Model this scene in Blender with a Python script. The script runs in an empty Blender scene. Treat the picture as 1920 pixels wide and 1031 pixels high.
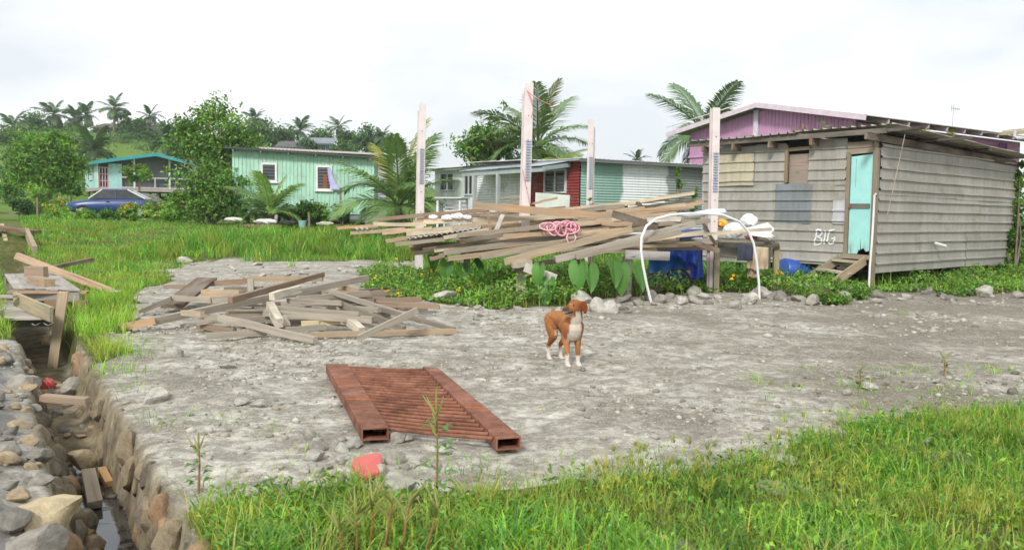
import bpy, math, random
import numpy as np
from mathutils import Vector, Matrix

random.seed(7)
RNG = np.random.default_rng(7)
SC = bpy.context.scene
COL = SC.collection
PI = math.pi

# ------------------------------------------------------------------ camera
FPX, CXP, CYP = 1650.0, 960.0, 515.5          # focal length and centre of the 1920 x 1031 photograph
CAMH, PITCH, ROLL = 1.40, math.radians(4.0), 0.014
_F = Vector((0, math.cos(PITCH), -math.sin(PITCH)))
_R0 = Vector((1, 0, 0)); _U0 = _R0.cross(_F)
_R = math.cos(ROLL) * _R0 + math.sin(ROLL) * _U0
_U = -math.sin(ROLL) * _R0 + math.cos(ROLL) * _U0
EYE = Vector((0, 0, CAMH))
cam_d = bpy.data.cameras.new('camera'); cam = bpy.data.objects.new('camera', cam_d); COL.objects.link(cam)
cam.matrix_world = Matrix(((_R.x, _U.x, -_F.x, EYE.x), (_R.y, _U.y, -_F.y, EYE.y), (_R.z, _U.z, -_F.z, EYE.z), (0, 0, 0, 1)))
cam_d.sensor_width = 36.0; cam_d.lens = FPX / 1920 * 36
cam_d.clip_start = 0.05; cam_d.clip_end = 3000
cam_d.dof.use_dof = True; cam_d.dof.focus_distance = 12.0; cam_d.dof.aperture_fstop = 5.0
SC.camera = cam

# ------------------------------------------------------------------ sky, sun, exposure (bright overcast)
SUN_EL, SUN_AZ = math.radians(38), math.radians(198)      # azimuth from +Y clockwise: behind the camera, a little to the left
world = bpy.data.worlds.new('World'); SC.world = world; world.use_nodes = True
wn, wl = world.node_tree.nodes, world.node_tree.links
wn.clear()
wo = wn.new('ShaderNodeOutputWorld'); wb = wn.new('ShaderNodeBackground'); wl.new(wb.outputs[0], wo.inputs[0])
sky = wn.new('ShaderNodeTexSky'); sky.sky_type = 'NISHITA'; sky.sun_disc = False
sky.sun_elevation = SUN_EL; sky.sun_rotation = SUN_AZ
wtc = wn.new('ShaderNodeTexCoord'); wmp = wn.new('ShaderNodeMapping'); wmp.inputs['Scale'].default_value = (1, 1, 2.6)
wl.new(wtc.outputs['Generated'], wmp.inputs[0])
wno = wn.new('ShaderNodeTexNoise'); wno.inputs['Scale'].default_value = 2.2; wno.inputs['Detail'].default_value = 5
wl.new(wmp.outputs[0], wno.inputs['Vector'])
wcr = wn.new('ShaderNodeValToRGB')
wcr.color_ramp.elements[0].position = 0.43; wcr.color_ramp.elements[0].color = (5.75, 6.05, 6.3, 1)
wcr.color_ramp.elements[1].position = 0.60; wcr.color_ramp.elements[1].color = (8.0, 8.1, 8.15, 1)
wl.new(wno.outputs[0], wcr.inputs[0])
wmx = wn.new('ShaderNodeMix'); wmx.data_type = 'RGBA'; wmx.inputs[0].default_value = 0.93
wl.new(sky.outputs[0], wmx.inputs['A']); wl.new(wcr.outputs[0], wmx.inputs['B'])
wl.new(wmx.outputs['Result'], wb.inputs[0]); wb.inputs[1].default_value = 0.082
sun_d = bpy.data.lights.new('sun', 'SUN'); sun_d.energy = 1.5; sun_d.angle = math.radians(10); sun_d.color = (1, 0.965, 0.91)
sun = bpy.data.objects.new('sun', sun_d); COL.objects.link(sun)
sd = Vector((math.sin(SUN_AZ) * math.cos(SUN_EL), math.cos(SUN_AZ) * math.cos(SUN_EL), math.sin(SUN_EL)))
sun.rotation_euler = sd.to_track_quat('Z', 'Y').to_euler()
sun.location = (0, 0, 30)
SC.view_settings.view_transform = 'Standard'; SC.view_settings.look = 'None'
SC.view_settings.exposure = 0.93; SC.view_settings.gamma = 1.0; SC.view_settings.use_curve_mapping = False
SC.render.engine = 'CYCLES'
SC.cycles.use_denoising = True
SC.cycles.max_bounces = 5; SC.cycles.diffuse_bounces = 3; SC.cycles.glossy_bounces = 2
SC.cycles.transmission_bounces = 2; SC.cycles.transparent_max_bounces = 4
SC.cycles.use_adaptive_sampling = True; SC.cycles.adaptive_threshold = 0.02
SC.cycles.caustics_reflective = False; SC.cycles.caustics_refractive = False

# ------------------------------------------------------------------ survey helpers (photo pixel -> place in the world)
def ray(px, py):
    return (_F + _R * ((px - CXP) / FPX) - _U * ((py - CYP) / FPX))
def W(px, py, Y):
    d = ray(px, py); return EYE + d * (Y / d.y)
def G(px, py, z=0.0):
    d = ray(px, py); return EYE + d * ((z - CAMH) / d.z)

# ------------------------------------------------------------------ noise
def vnoise(x, y, seed=0):
    x = np.asarray(x, float); y = np.asarray(y, float)
    xi = np.floor(x).astype(np.int64); yi = np.floor(y).astype(np.int64)
    fx = x - xi; fy = y - yi
    fx = fx * fx * (3 - 2 * fx); fy = fy * fy * (3 - 2 * fy)
    def h(a, b):
        n = (a * 374761393 + b * 668265263 + seed * 974711) & 0x7fffffff
        n = ((n ^ (n >> 13)) * 1274126177) & 0x7fffffff
        return ((n ^ (n >> 16)) & 0xffff) / 65535.0
    return (h(xi, yi) * (1 - fx) + h(xi + 1, yi) * fx) * (1 - fy) + (h(xi, yi + 1) * (1 - fx) + h(xi + 1, yi + 1) * fx) * fy
def fbm(x, y, oct=4, seed=0):
    s = 0; a = 0.5; t = 0
    for k in range(oct):
        s = s + a * vnoise(x, y, seed + k * 17); t += a; a *= 0.5; x = np.asarray(x) * 2.03 + 5.2; y = np.asarray(y) * 2.03 + 1.7
    return s / t
def sst(a, b, x):
    t = np.clip((np.asarray(x, float) - a) / (b - a), 0, 1); return t * t * (3 - 2 * t)

# ------------------------------------------------------------------ terrain
DSL = 0.59; DCO = 1 / math.sqrt(1 + DSL * DSL)
def ditch_x(y): return -1.86 - DSL * (y - 4.06)
def ditch_u(x, y): return (x - ditch_x(y)) * DCO
def tz(x, y, fine=True):
    x = np.asarray(x, float); y = np.asarray(y, float)
    left = sst(2, -6, x)
    z = 0.85 * sst(22, 40, y) * (0.35 + 0.65 * left) + np.clip(y - 45, 0, 60) * 0.05 * left
    z = z + 11.5 * np.exp(-((x + 80) / 46) ** 2) * sst(85, 165, y)
    u = ditch_u(x, y)
    wob = 0.05 * (vnoise(y * 2.3, y * 0, 3) - 0.5)
    dep = 0.33 + 0.20 * sst(6.6, 6.0, y) + 0.25 * sst(8.6, 9.6, y)
    dep = dep * sst(34, 26, y)
    wid = 0.205 + 0.13 * sst(8.5, 10.5, y)
    prof = sst(wid + 0.05, wid - 0.06, np.abs(u + wob))
    z = z - dep * prof
    lb = sst(-0.25, -0.6, u)
    z = z + 0.06 * lb * sst(30, 12, y)
    rk_ = sst(-2.1, -1.7, x) * sst(0.5, 0.1, x) * sst(4.6, 5.1, y) * sst(8.4, 8.0, y)
    if fine:
        z0_ = z
        near = sst(30, 12, y)
        z = z + near * (0.075 * (fbm(x * 0.7, y * 0.7, 3, 5) - 0.5) + 0.05 * (fbm(x * 3.1, y * 3.1, 3, 9) - 0.5))
        z = z + sst(16, 9, y) * 0.022 * (fbm(x * 11, y * 11, 2, 21) - 0.5)
        z = z + lb * near * 0.26 * (fbm(x * 2.9, y * 2.9, 4, 31) - 0.45)
        z = z * (1 - 0.8 * rk_) + z0_ * 0.8 * rk_ - 0.02 * rk_
        z = z + (1 - near) * 0.35 * (fbm(x * 0.22, y * 0.22, 3, 41) - 0.5)
    return z
def T(x, y): return float(tz(x, y))
def onT(px, py, dz=0.0):
    d = ray(px, py); Ys = np.geomspace(2.0, 400.0, 900); X = d.x / d.y * Ys; Z = CAMH + d.z / d.y * Ys
    below = Z < tz(X, Ys); i = int(np.argmax(below)) if below.any() else len(Ys) - 1
    lo, hi = Ys[max(i - 1, 0)], Ys[i]
    for k in range(12):
        m = (lo + hi) / 2
        if CAMH + d.z / d.y * m < T(d.x / d.y * m, m): hi = m
        else: lo = m
    return Vector((d.x / d.y * hi, hi, T(d.x / d.y * hi, hi) + dz))

def poly_px(pts): return np.array([(lambda p: (p.x, p.y))(G(a, b)) for a, b in pts])
def inside(poly, x, y):
    c = np.zeros(np.shape(x), bool); n = len(poly); j = n - 1
    for i in range(n):
        xi, yi = poly[i]; xj, yj = poly[j]
        hit = ((yi > y) != (yj > y)) & (x < (xj - xi) * (y - yi) / (yj - yi + 1e-12) + xi)
        c ^= hit; j = i
    return c
# patches of ground with plants (surveyed outlines)
FG = poly_px([(150, 1200), (222, 1031), (290, 985), (395, 945), (540, 920), (640, 905), (770, 918), (880, 925), (1000, 905), (1110, 890), (1210, 890), (1330, 880), (1430, 855), (1510, 825), (1600, 790), (1760, 775), (1920, 765), (2500, 740), (2500, 1300), (1900, 1900), (600, 1900)])
LG = poly_px([(95, 700), (170, 702), (235, 655), (222, 612), (262, 585), (245, 556), (310, 527), (296, 494), (380, 486), (560, 492), (700, 492), (790, 488), (800, 465), (-900, 465), (-900, 600), (-60, 640), (60, 640)])
GV = poly_px([(688, 512), (715, 560), (845, 572), (960, 578), (1090, 570), (1200, 558), (1310, 548), (1440, 552), (1540, 562), (1640, 548), (1710, 546), (1800, 555), (1925, 546), (2500, 540), (2500, 470), (790, 470)])
LB = poly_px([(-500, 700), (10, 640), (60, 690), (-100, 760)])
def inFG(x, y): return inside(FG, x + .35 * (fbm(x * 2.2, y * 2.2, 3, 61) - .5), y + .6 * (fbm(x * 2.2 + 9, y * 2.2, 3, 62) - .5)) & (np.abs(ditch_u(x, y)) > .27) & (ditch_u(x, y) > 0)
def inGV(x, y): return inside(GV, x + 1.0 * (fbm(x * 1.2, y * 1.2, 4, 61) - .5), y + .7 * (fbm(x * 1.2 + 9, y * 1.2, 4, 62) - .5)) & (y < 20.5)
def grass_mask(x, y):
    wx = x + 0.5 * (fbm(x * 1.3, y * 1.3, 3, 61) - 0.5) * np.minimum(1.5, y / 8); wy = y + (fbm(x * 1.3 + 9, y * 1.3, 3, 62) - 0.5) * (np.minimum(1.75, y / 8) + 7 * sst(16, 21, y) * sst(1, -1, x))
    m = inFG(x, y) | inside(LG, wx, wy) | inGV(x, y)
    m |= (y + 6 * (fbm(x * .8, y * .8, 3, 64) - .5) > 25.0)
    m &= ~((np.abs(ditch_u(x, y)) < 0.27) & (y < 30))
    return m

# ------------------------------------------------------------------ object helpers
def tag(o, label=None, cat=None, group=None, kind=None):
    if label: o['label'] = label
    if cat: o['category'] = cat
    if group: o['group'] = group
    if kind: o['kind'] = kind
    return o
def empty(name, loc=(0, 0, 0), rz=0.0, parent=None):
    o = bpy.data.objects.new(name, None); COL.objects.link(o); o.location = loc; o.rotation_euler = (0, 0, rz)
    o.empty_display_size = 0.1
    if parent: o.parent = parent
    return o
def link(name, me, mat=None, parent=None, color=None):
    o = bpy.data.objects.new(name, me); COL.objects.link(o)
    if mat is not None and not me.materials: me.materials.append(mat)
    if parent: o.parent = parent
    if color is not None: o.color = (color[0], color[1], color[2], 1)
    return o
def np_mesh(name, V, FA, col=None, smooth=False):
    me = bpy.data.meshes.new(name); V = np.asarray(V, np.float32)
    me.vertices.add(len(V)); me.vertices.foreach_set('co', V.ravel())
    FA = [np.asarray(f, np.int32) for f in FA if len(f)]
    idx = np.concatenate([f.ravel() for f in FA]); sz = np.concatenate([np.full(len(f), f.shape[1], np.int32) for f in FA])
    st = np.concatenate([[0], np.cumsum(sz)[:-1]]).astype(np.int32)
    me.loops.add(len(idx)); me.loops.foreach_set('vertex_index', idx)
    me.polygons.add(len(sz)); me.polygons.foreach_set('loop_start', st); me.polygons.foreach_set('loop_total', sz)
    if smooth: me.polygons.foreach_set('use_smooth', np.ones(len(sz), bool))
    if col is not None:
        a = me.attributes.new('Col', 'FLOAT_COLOR', 'POINT')
        c = np.ones((len(V), 4), np.float32); c[:, :3] = col; a.data.foreach_set('color', c.ravel())
    me.update(calc_edges=True); me.validate()
    return me

class MB:
    """collects boxes, tubes, prisms; build() links them as ONE mesh object"""
    def __init__(s): s.v = []; s.f = []; s.sm = []
    def add(s, vs, fs, smooth=False):
        b = len(s.v); s.v += [tuple(v) for v in vs]; s.f += [tuple(b + i for i in f) for f in fs]; s.sm += [smooth] * len(fs); return s
    def box(s, a, b):
        x0, y0, z0 = [min(p, q) for p, q in zip(a, b)]; x1, y1, z1 = [max(p, q) for p, q in zip(a, b)]
        return s.add([(x0, y0, z0), (x1, y0, z0), (x1, y1, z0), (x0, y1, z0), (x0, y0, z1), (x1, y0, z1), (x1, y1, z1), (x0, y1, z1)],
                     [(3, 2, 1, 0), (4, 5, 6, 7), (0, 1, 5, 4), (1, 2, 6, 5), (2, 3, 7, 6), (3, 0, 4, 7)])
    def bar(s, A, B, w, t, up=(0, 0, 1), n=1, warp=0.0):
        A = Vector(A); B = Vector(B); x = (B - A).normalized(); up = Vector(up)
        y = up.cross(x)
        if y.length < 1e-4: y = Vector((0, 1, 0)).cross(x)
        y.normalize(); z = x.cross(y)
        vs = []; fs = []
        for k in range(n + 1):
            c = A + (B - A) * (k / n)
            if 0 < k < n: c = c + z * random.uniform(-warp, warp) + y * random.uniform(-warp, warp)
            vs += [c - y * t / 2 - z * w / 2, c + y * t / 2 - z * w / 2, c + y * t / 2 + z * w / 2, c - y * t / 2 + z * w / 2]
        for k in range(n):
            b = 4 * k
            fs += [(b + i, b + 4 + i, b + 4 + (i + 1) % 4, b + (i + 1) % 4) for i in range(4)]
        fs += [(0, 1, 2, 3), (4 * n + 3, 4 * n + 2, 4 * n + 1, 4 * n)]
        return s.add(vs, fs)
    def tube(s, pts, r, n=8, cap=True, smooth=True):
        pts = [Vector(p) for p in pts]; m = len(pts)
        rr = r if isinstance(r, (list, tuple)) else [r] * m
        vs = []; fs = []; ref = None
        for k in range(m):
            d = (pts[min(k + 1, m - 1)] - pts[max(k - 1, 0)]).normalized()
            if ref is None: ref = Vector((0, 0, 1)) if abs(d.z) < 0.9 else Vector((1, 0, 0))
            a = d.cross(ref).normalized(); b = d.cross(a); ref = -b if False else ref
            for i in range(n):
                t = 2 * PI * i / n; vs.append(pts[k] + (a * math.cos(t) + b * math.sin(t)) * rr[k])
        for k in range(m - 1):
            for i in range(n): fs.append((k * n + i, k * n + (i + 1) % n, (k + 1) * n + (i + 1) % n, (k + 1) * n + i))
        s.add(vs, fs, smooth)
        if cap: s.add([vs[i] for i in range(n)], [tuple(range(n))]); s.add([vs[(m - 1) * n + i] for i in range(n)], [tuple(reversed(range(n)))])
        return s
    def prism(s, pts, off):
        n = len(pts); off = Vector(off); a = [Vector(p) for p in pts]; b = [p + off for p in a]
        return s.add(a + b, [tuple(reversed(range(n))), tuple(range(n, 2 * n))] + [(i, (i + 1) % n, n + (i + 1) % n, n + i) for i in range(n)])
    def mesh(s, name):
        me = bpy.data.meshes.new(name); me.from_pydata(s.v, [], s.f)
        me.polygons.foreach_set('use_smooth', s.sm); me.update(); return me
    def build(s, name, mat, parent=None, color=None): return link(name, s.mesh(name), mat, parent, color)

def vary(col, lo=0.9, hi=1.08, q=random):
    k = q.uniform(lo, hi); return [c * k for c in col]
def srgb(r, g, b, k=1.0):
    f = lambda c: (c / 255 / 12.92 if c / 255 <= 0.04045 else ((c / 255 + 0.055) / 1.055) ** 2.4) * k
    return (f(r), f(g), f(b))

# ------------------------------------------------------------------ materials
class NT:
    def __init__(s, name):
        s.m = bpy.data.materials.new(name); s.m.use_nodes = True; s.t = s.m.node_tree; s.t.nodes.clear()
        s.out = s.n('ShaderNodeOutputMaterial')
    def n(s, typ, **kw):
        nd = s.t.nodes.new(typ)
        for k, v in kw.items(): setattr(nd, k, v)
        return nd
    def l(s, a, b): s.t.links.new(a, b)
    def coord(s, scale=(1, 1, 1), which='Object'):
        tc = s.n('ShaderNodeTexCoord'); mp = s.n('ShaderNodeMapping'); mp.inputs['Scale'].default_value = scale
        s.l(tc.outputs[which], mp.inputs[0]); return mp.outputs[0]
    def noise(s, scale, vec, detail=4, rough=0.55, dist=0.0):
        nd = s.n('ShaderNodeTexNoise'); nd.inputs['Scale'].default_value = scale; nd.inputs['Detail'].default_value = detail
        nd.inputs['Roughness'].default_value = rough; nd.inputs['Distortion'].default_value = dist; s.l(vec, nd.inputs['Vector']); return nd.outputs[0]
    def ramp(s, fac, els):
        r = s.n('ShaderNodeValToRGB'); e = r.color_ramp.elements
        while len(e) < len(els): e.new(0.5)
        for q, (p, c) in zip(e, els): q.position = p; q.color = (c[0], c[1], c[2], 1) if not isinstance(c, (int, float)) else (c, c, c, 1)
        s.l(fac, r.inputs[0]); return r.outputs[0]
    def mix(s, fac, a, b, mode='MIX'):
        m = s.n('ShaderNodeMix', data_type='RGBA', blend_type=mode)
        for v, k in ((fac, 0), (a, 'A'), (b, 'B')):
            if isinstance(v, (int, float)) and k == 0: m.inputs[0].default_value = v
            elif isinstance(v, tuple): m.inputs[k].default_value = (v[0], v[1], v[2], 1)
            else: s.l(v, m.inputs[k])
        return m.outputs['Result']
    def math(s, op, a, b=0.0):
        m = s.n('ShaderNodeMath', operation=op)
        for i, v in enumerate((a, b)):
            if isinstance(v, (int, float)): m.inputs[i].default_value = v
            else: s.l(v, m.inputs[i])
        return m.outputs[0]
    def bump(s, h, strength=0.3, dist=0.02):
        b = s.n('ShaderNodeBump'); b.inputs['Strength'].default_value = strength; b.inputs['Distance'].default_value = dist; s.l(h, b.inputs['Height']); return b.outputs[0]
    def principled(s, color, rough=0.7, normal=None, metal=0.0, spec=0.4):
        p = s.n('ShaderNodeBsdfPrincipled'); p.inputs['Metallic'].default_value = metal; p.inputs['Specular IOR Level'].default_value = spec
        for v, k in ((color, 'Base Color'), (rough, 'Roughness')):
            if isinstance(v, tuple): p.inputs[k].default_value = (v[0], v[1], v[2], 1)
            elif isinstance(v, (int, float)): p.inputs[k].default_value = v
            else: s.l(v, p.inputs[k])
        if normal is not None: s.l(normal, p.inputs['Normal'])
        s.l(p.outputs[0], s.out.inputs[0]); return p

def m_plain(name, col, rough=0.7, var=0.25, scale=6.0, bump=0.15, metal=0.0, spec=0.35, use_obj=False):
    t = NT(name); v = t.coord()
    nz = t.noise(scale, v, 5); base = col
    if use_obj: base = t.n('ShaderNodeObjectInfo').outputs['Color']
    c = t.mix(1.0, base, t.ramp(nz, [(0.25, 1 - var), (0.75, 1 + var * 0.6)]), 'MULTIPLY')
    t.principled(c, rough, t.bump(t.noise(scale * 6, v, 3), bump, 0.01), metal, spec); return t.m
def m_wood(name, grain=1.0):
    t = NT(name); oi = t.n('ShaderNodeObjectInfo')
    tc = t.n('ShaderNodeTexCoord'); va = t.n('ShaderNodeVectorMath', operation='ADD'); t.l(tc.outputs['Object'], va.inputs[0])
    cmb = t.n('ShaderNodeCombineXYZ'); r9 = t.math('MULTIPLY', oi.outputs['Random'], 37.0); t.l(r9, cmb.inputs[0]); t.l(r9, cmb.inputs[1]); t.l(cmb.outputs[0], va.inputs[1])
    mp = t.n('ShaderNodeMapping'); mp.inputs['Scale'].default_value = (1.2, 22, 22); t.l(va.outputs[0], mp.inputs[0])
    g = t.noise(1.6, mp.outputs[0], 5, 0.65, 0.4)
    mp2 = t.n('ShaderNodeMapping'); mp2.inputs['Scale'].default_value = (1.6, 5, 5); t.l(va.outputs[0], mp2.inputs[0])
    bl = t.noise(1.0, mp2.outputs[0], 4)
    c = t.mix(1.0, oi.outputs['Color'], t.ramp(g, [(0.3, 0.62), (0.5, 1.02), (0.72, 1.25)]), 'MULTIPLY')
    grey = t.mix(0.7, c, (0.30, 0.275, 0.225))
    c = t.mix(t.ramp(bl, [(0.38, 0), (0.64, 0.8)]), c, grey)
    c = t.mix(t.ramp(t.noise(2.2, mp2.outputs[0], 3), [(0.68, 0), (0.76, 0.7)]), c, (0.05, 0.04, 0.03))
    t.principled(c, 0.85, t.bump(g, 0.35, 0.008), spec=0.2); return t.m
def m_tin(name, col, dirt=(0.20, 0.19, 0.10), streak=0.5, rough=0.55, use_obj=False):
    t = NT(name); v = t.coord(); base = t.n('ShaderNodeObjectInfo').outputs['Color'] if use_obj else col
    vs = t.coord((7, 7, 0.7))
    st = t.noise(1.4, vs, 5, 0.6)
    c = t.mix(1.0, base, t.ramp(t.noise(1.1, v, 4), [(0.3, 0.82), (0.7, 1.08)]), 'MULTIPLY')
    c = t.mix(t.ramp(st, [(0.44, 0), (0.68, streak)]), c, t.mix(1.0, base, (0.62, 0.58, 0.50), 'MULTIPLY'))
    c = t.mix(t.ramp(t.noise(1.9, v, 7, 0.75), [(0.54, 0), (0.70, 0.7)]), c, dirt)
    c = t.mix(t.ramp(t.noise(60, v, 2), [(0.70, 0), (0.76, 0.6)]), c, (0.10, 0.07, 0.05))
    t.principled(c, rough, t.bump(t.noise(3.0, v, 3), 0.12, 0.02), 0.0, 0.35); return t.m
def m_leaf(name, obj_color=False, trans=0.35, rough=0.42, gain=1.0):
    t = NT(name)
    if obj_color: c = t.n('ShaderNodeObjectInfo').outputs['Color']
    else: c = t.n('ShaderNodeAttribute', attribute_name='Col').outputs['Color']
    v = t.coord(); c = t.mix(1.0, c, t.ramp(t.noise(1.7, v, 3), [(0.3, 0.72), (0.7, 1.25)]), 'MULTIPLY')
    d = t.n('ShaderNodeBsdfPrincipled'); t.l(c, d.inputs['Base Color']); d.inputs['Roughness'].default_value = rough; d.inputs['Specular IOR Level'].default_value = 0.45
    tr = t.n('ShaderNodeBsdfTranslucent'); t.l(t.mix(1.0, c, (1.15, 1.25, 0.5), 'MULTIPLY'), tr.inputs[0])
    mx = t.n('ShaderNodeMixShader'); mx.inputs[0].default_value = trans
    t.l(d.outputs[0], mx.inputs[1]); t.l(tr.outputs[0], mx.inputs[2]); t.l(mx.outputs[0], t.out.inputs[0]); return t.m
def m_rock(name):
    t = NT(name); v = t.coord(); oi = t.n('ShaderNodeObjectInfo')
    a = t.noise(2.2, v, 6, 0.65); b = t.noise(9, v, 5, 0.7)
    c = t.mix(1.0, oi.outputs['Color'], t.ramp(a, [(0.3, 0.62), (0.62, 1.12)]), 'MULTIPLY')
    c = t.mix(t.ramp(b, [(0.55, 0), (0.72, 0.55)]), c, t.mix(1.0, c, (0.45, 0.43, 0.38), 'MULTIPLY'))
    t.principled(c, 0.9, t.bump(t.mix(0.5, a, b), 0.6, 0.05), spec=0.2); return t.m
def m_rust(name):
    t = NT(name); v = t.coord(); a = t.noise(5, v, 6, 0.65); b = t.noise(28, v, 4)
    c = t.ramp(a, [(0.28, srgb(78, 50, 40)), (0.46, srgb(122, 82, 64)), (0.60, srgb(146, 100, 80)), (0.8, srgb(164, 126, 106))])
    c = t.mix(t.ramp(b, [(0.55, 0), (0.7, 0.5)]), c, srgb(84, 46, 34))
    c = t.mix(t.ramp(t.noise(1.3, v, 2), [(0.6, 0), (0.7, 0.5)]), c, srgb(150, 88, 58))
    t.principled(c, 0.85, t.bump(b, 0.3, 0.01), spec=0.25); return t.m
def m_glass(name, col=(0.03, 0.035, 0.04)):
    t = NT(name); v = t.coord(); t.principled(t.mix(1.0, col, t.ramp(t.noise(1.5, v), [(0.3, 0.5), (0.7, 1.5)]), 'MULTIPLY'), 0.12, None, 0.0, 0.6); return t.m
def m_ground():
    t = NT('ground_soil'); v = t.coord(); at = t.n('ShaderNodeAttribute', attribute_name='Col'); sep = t.n('ShaderNodeSeparateColor'); t.l(at.outputs['Color'], sep.inputs[0])
    n0 = t.noise(0.35, v, 4); n1 = t.noise(1.3, v, 6, 0.62, 0.6); n2 = t.noise(5.5, v, 6, 0.65); n3 = t.noise(38, v, 4, 0.6)
    vst = t.coord((0.7, 1.4, 1)); n4 = t.math('ADD', t.noise(1.5, vst, 8, 0.70, 0.2), t.math('MULTIPLY', t.math('SUBTRACT', t.noise(17, v, 5, 0.7), 0.5), 0.28)); vor = t.n('ShaderNodeTexVoronoi'); vor.inputs['Scale'].default_value = 26; t.l(t.mix(0.08, v, t.n('ShaderNodeTexNoise').outputs[1]), vor.inputs['Vector'])
    n1 = t.math('ADD', n1, t.math('MULTIPLY', t.math('SUBTRACT', n3, 0.5), 0.25)); g = t.ramp(n1, [(0.32, srgb(126, 120, 109)), (0.45, srgb(156, 151, 139)), (0.60, srgb(178, 174, 162))])
    g = t.mix(t.ramp(n4, [(0.48, 0), (0.66, 0.75)]), g, srgb(200, 197, 186))
    g = t.mix(t.ramp(n2, [(0.44, 0.7), (0.56, 0)]), g, srgb(122, 117, 106))
    xs_ = t.n('ShaderNodeSeparateXYZ'); t.l(v, xs_.inputs[0]); g = t.mix(t.ramp(t.math('ADD', t.noise(0.45, v, 6, 0.62), t.math('MULTIPLY', xs_.outputs[0], 0.022)), [(0.50, 0), (0.66, 0.8)]), g, srgb(116, 109, 96))
    g = t.mix(t.ramp(n3, [(0.58, 0), (0.68, 0.55)]), g, srgb(104, 99, 90))
    g = t.mix(t.ramp(t.noise(75, v, 3), [(0.60, 0), (0.70, 0.7)]), g, srgb(226, 222, 210))
    g = t.mix(1.0, g, t.ramp(t.noise(15, v, 6, 0.72), [(0.34, 0.82), (0.5, 1.08), (0.66, 1.22)]), 'MULTIPLY')
    vsep = t.n('ShaderNodeSeparateColor'); t.l(vor.outputs['Color'], vsep.inputs[0]); g = t.mix(1.0, g, t.ramp(vsep.outputs[0], [(0.1, 0.88), (0.9, 1.10)]), 'MULTIPLY')
    gr = t.ramp(n2, [(0.3, srgb(70, 74, 38)), (0.55, srgb(92, 98, 50)), (0.75, srgb(116, 110, 72))])
    gr = t.mix(t.ramp(n1, [(0.60, 0), (0.74, 0.6)]), gr, srgb(150, 132, 92))
    gr = t.mix(t.ramp(t.math('MULTIPLY', xs_.outputs[1], 0.01), [(0.26, 0), (0.5, 0.8)]), gr, srgb(100, 134, 54))
    dk = t.ramp(n2, [(0.35, srgb(92, 83, 67)), (0.6, srgb(140, 129, 106)), (0.72, srgb(162, 150, 126))])
    edge = t.math('ADD', sep.outputs[0], t.math('MULTIPLY', t.math('SUBTRACT', n2, 0.5), 0.9))
    c = t.mix(t.ramp(edge, [(0.42, 0), (0.62, 1)]), g, gr)
    c = t.mix(sep.outputs[1], c, dk)
    c = t.mix(sep.outputs[2], c, t.ramp(n2, [(0.3, srgb(96, 94, 92)), (0.7, srgb(132, 130, 128))]))
    t.principled(c, 0.95, t.bump(t.mix(0.35, t.mix(0.5, n2, n3), t.math('SUBTRACT', 1.0, vor.outputs['Distance'])), 0.5, 0.025), spec=0.15); return t.m

M = {}
M['wood'] = m_wood('weathered_wood'); M['rock'] = m_rock('rough_stone'); M['rust'] = m_rust('rusted_steel')
M['leaf'] = m_leaf('leaf'); M['palm'] = m_leaf('palm_leaf', True, 0.25); M['grass'] = m_leaf('grass_blade', False, 0.4, 0.6)
M['bark'] = m_plain('bark', srgb(122, 110, 96), 0.9, 0.4, 9, 0.5)
M['stem'] = m_plain('green_stem', srgb(110, 120, 60), 0.7, 0.3, 9, 0.2)
M['obj'] = m_plain('painted', (1, 1, 1), 0.6, 0.18, 3.0, 0.08, use_obj=True)
M['objgloss'] = m_plain('smooth_plastic', (1, 1, 1), 0.32, 0.12, 3.0, 0.05, spec=0.5, use_obj=True)
M['cloth'] = m_plain('cloth', (1, 1, 1), 0.95, 0.22, 8.0, 0.25, use_obj=True, spec=0.1)
M['glass'] = m_glass('dark_glass')
M['tin'] = m_tin('wall_sheet_metal', (1, 1, 1), use_obj=True)
M['paint_tin'] = m_tin('painted_sheet_metal', (1, 1, 1), dirt=(0.3, 0.3, 0.26), streak=0.25, use_obj=True)
M['roof_tin'] = m_tin('roof_sheet_metal', (1, 1, 1), dirt=(0.16, 0.14, 0.12), streak=0.55, rough=0.45, use_obj=True)
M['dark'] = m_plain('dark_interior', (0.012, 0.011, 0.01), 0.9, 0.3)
M['asphalt'] = m_plain('asphalt', srgb(98, 98, 100), 0.9, 0.25, 5, 0.3)
# ------------------------------------------------------------------ ground sheet
def axis(lo, hi, step, far_lo, far_hi, grow=1.09):
    a = list(np.arange(lo, hi + step * 0.5, step)); s = step; p = a[-1]
    while p < far_hi: s *= grow; p += s; a.append(p)
    s = step; p = a[0]; b = []
    while p > far_lo: s *= grow; p -= s; b.append(p)
    return np.array(b[::-1] + a)
gx = axis(-7.5, 8.0, 0.042, -620, 620); gy = axis(2.6, 14.0, 0.042, -30, 900)
GX, GY = np.meshgrid(gx, gy)
GZ = tz(GX, GY)
nx, ny = len(gx), len(gy)
gi = np.arange(nx * ny).reshape(ny, nx)
quads = np.stack([gi[:-1, :-1], gi[:-1, 1:], gi[1:, 1:], gi[1:, :-1]], -1).reshape(-1, 4)
gm = grass_mask(GX, GY).astype(np.float32)
for k in range(1):
    q = gm.copy(); q[1:-1, 1:-1] = (gm[1:-1, 1:-1] * 2 + gm[:-2, 1:-1] + gm[2:, 1:-1] + gm[1:-1, :-2] + gm[1:-1, 2:]) / 6; gm = q
U = ditch_u(GX, GY)
dk = (sst(0.32, 0.22, np.abs(U)) * sst(32, 28, GY)).astype(np.float32)
lb = (sst(-0.24, -0.5, U) * sst(9.6, 8.4, GY) * sst(-6, -2, U)).astype(np.float32) * (0.35 + 0.65 * (fbm(GX * 1.7, GY * 1.7, 3, 71) > 0.5))
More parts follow.
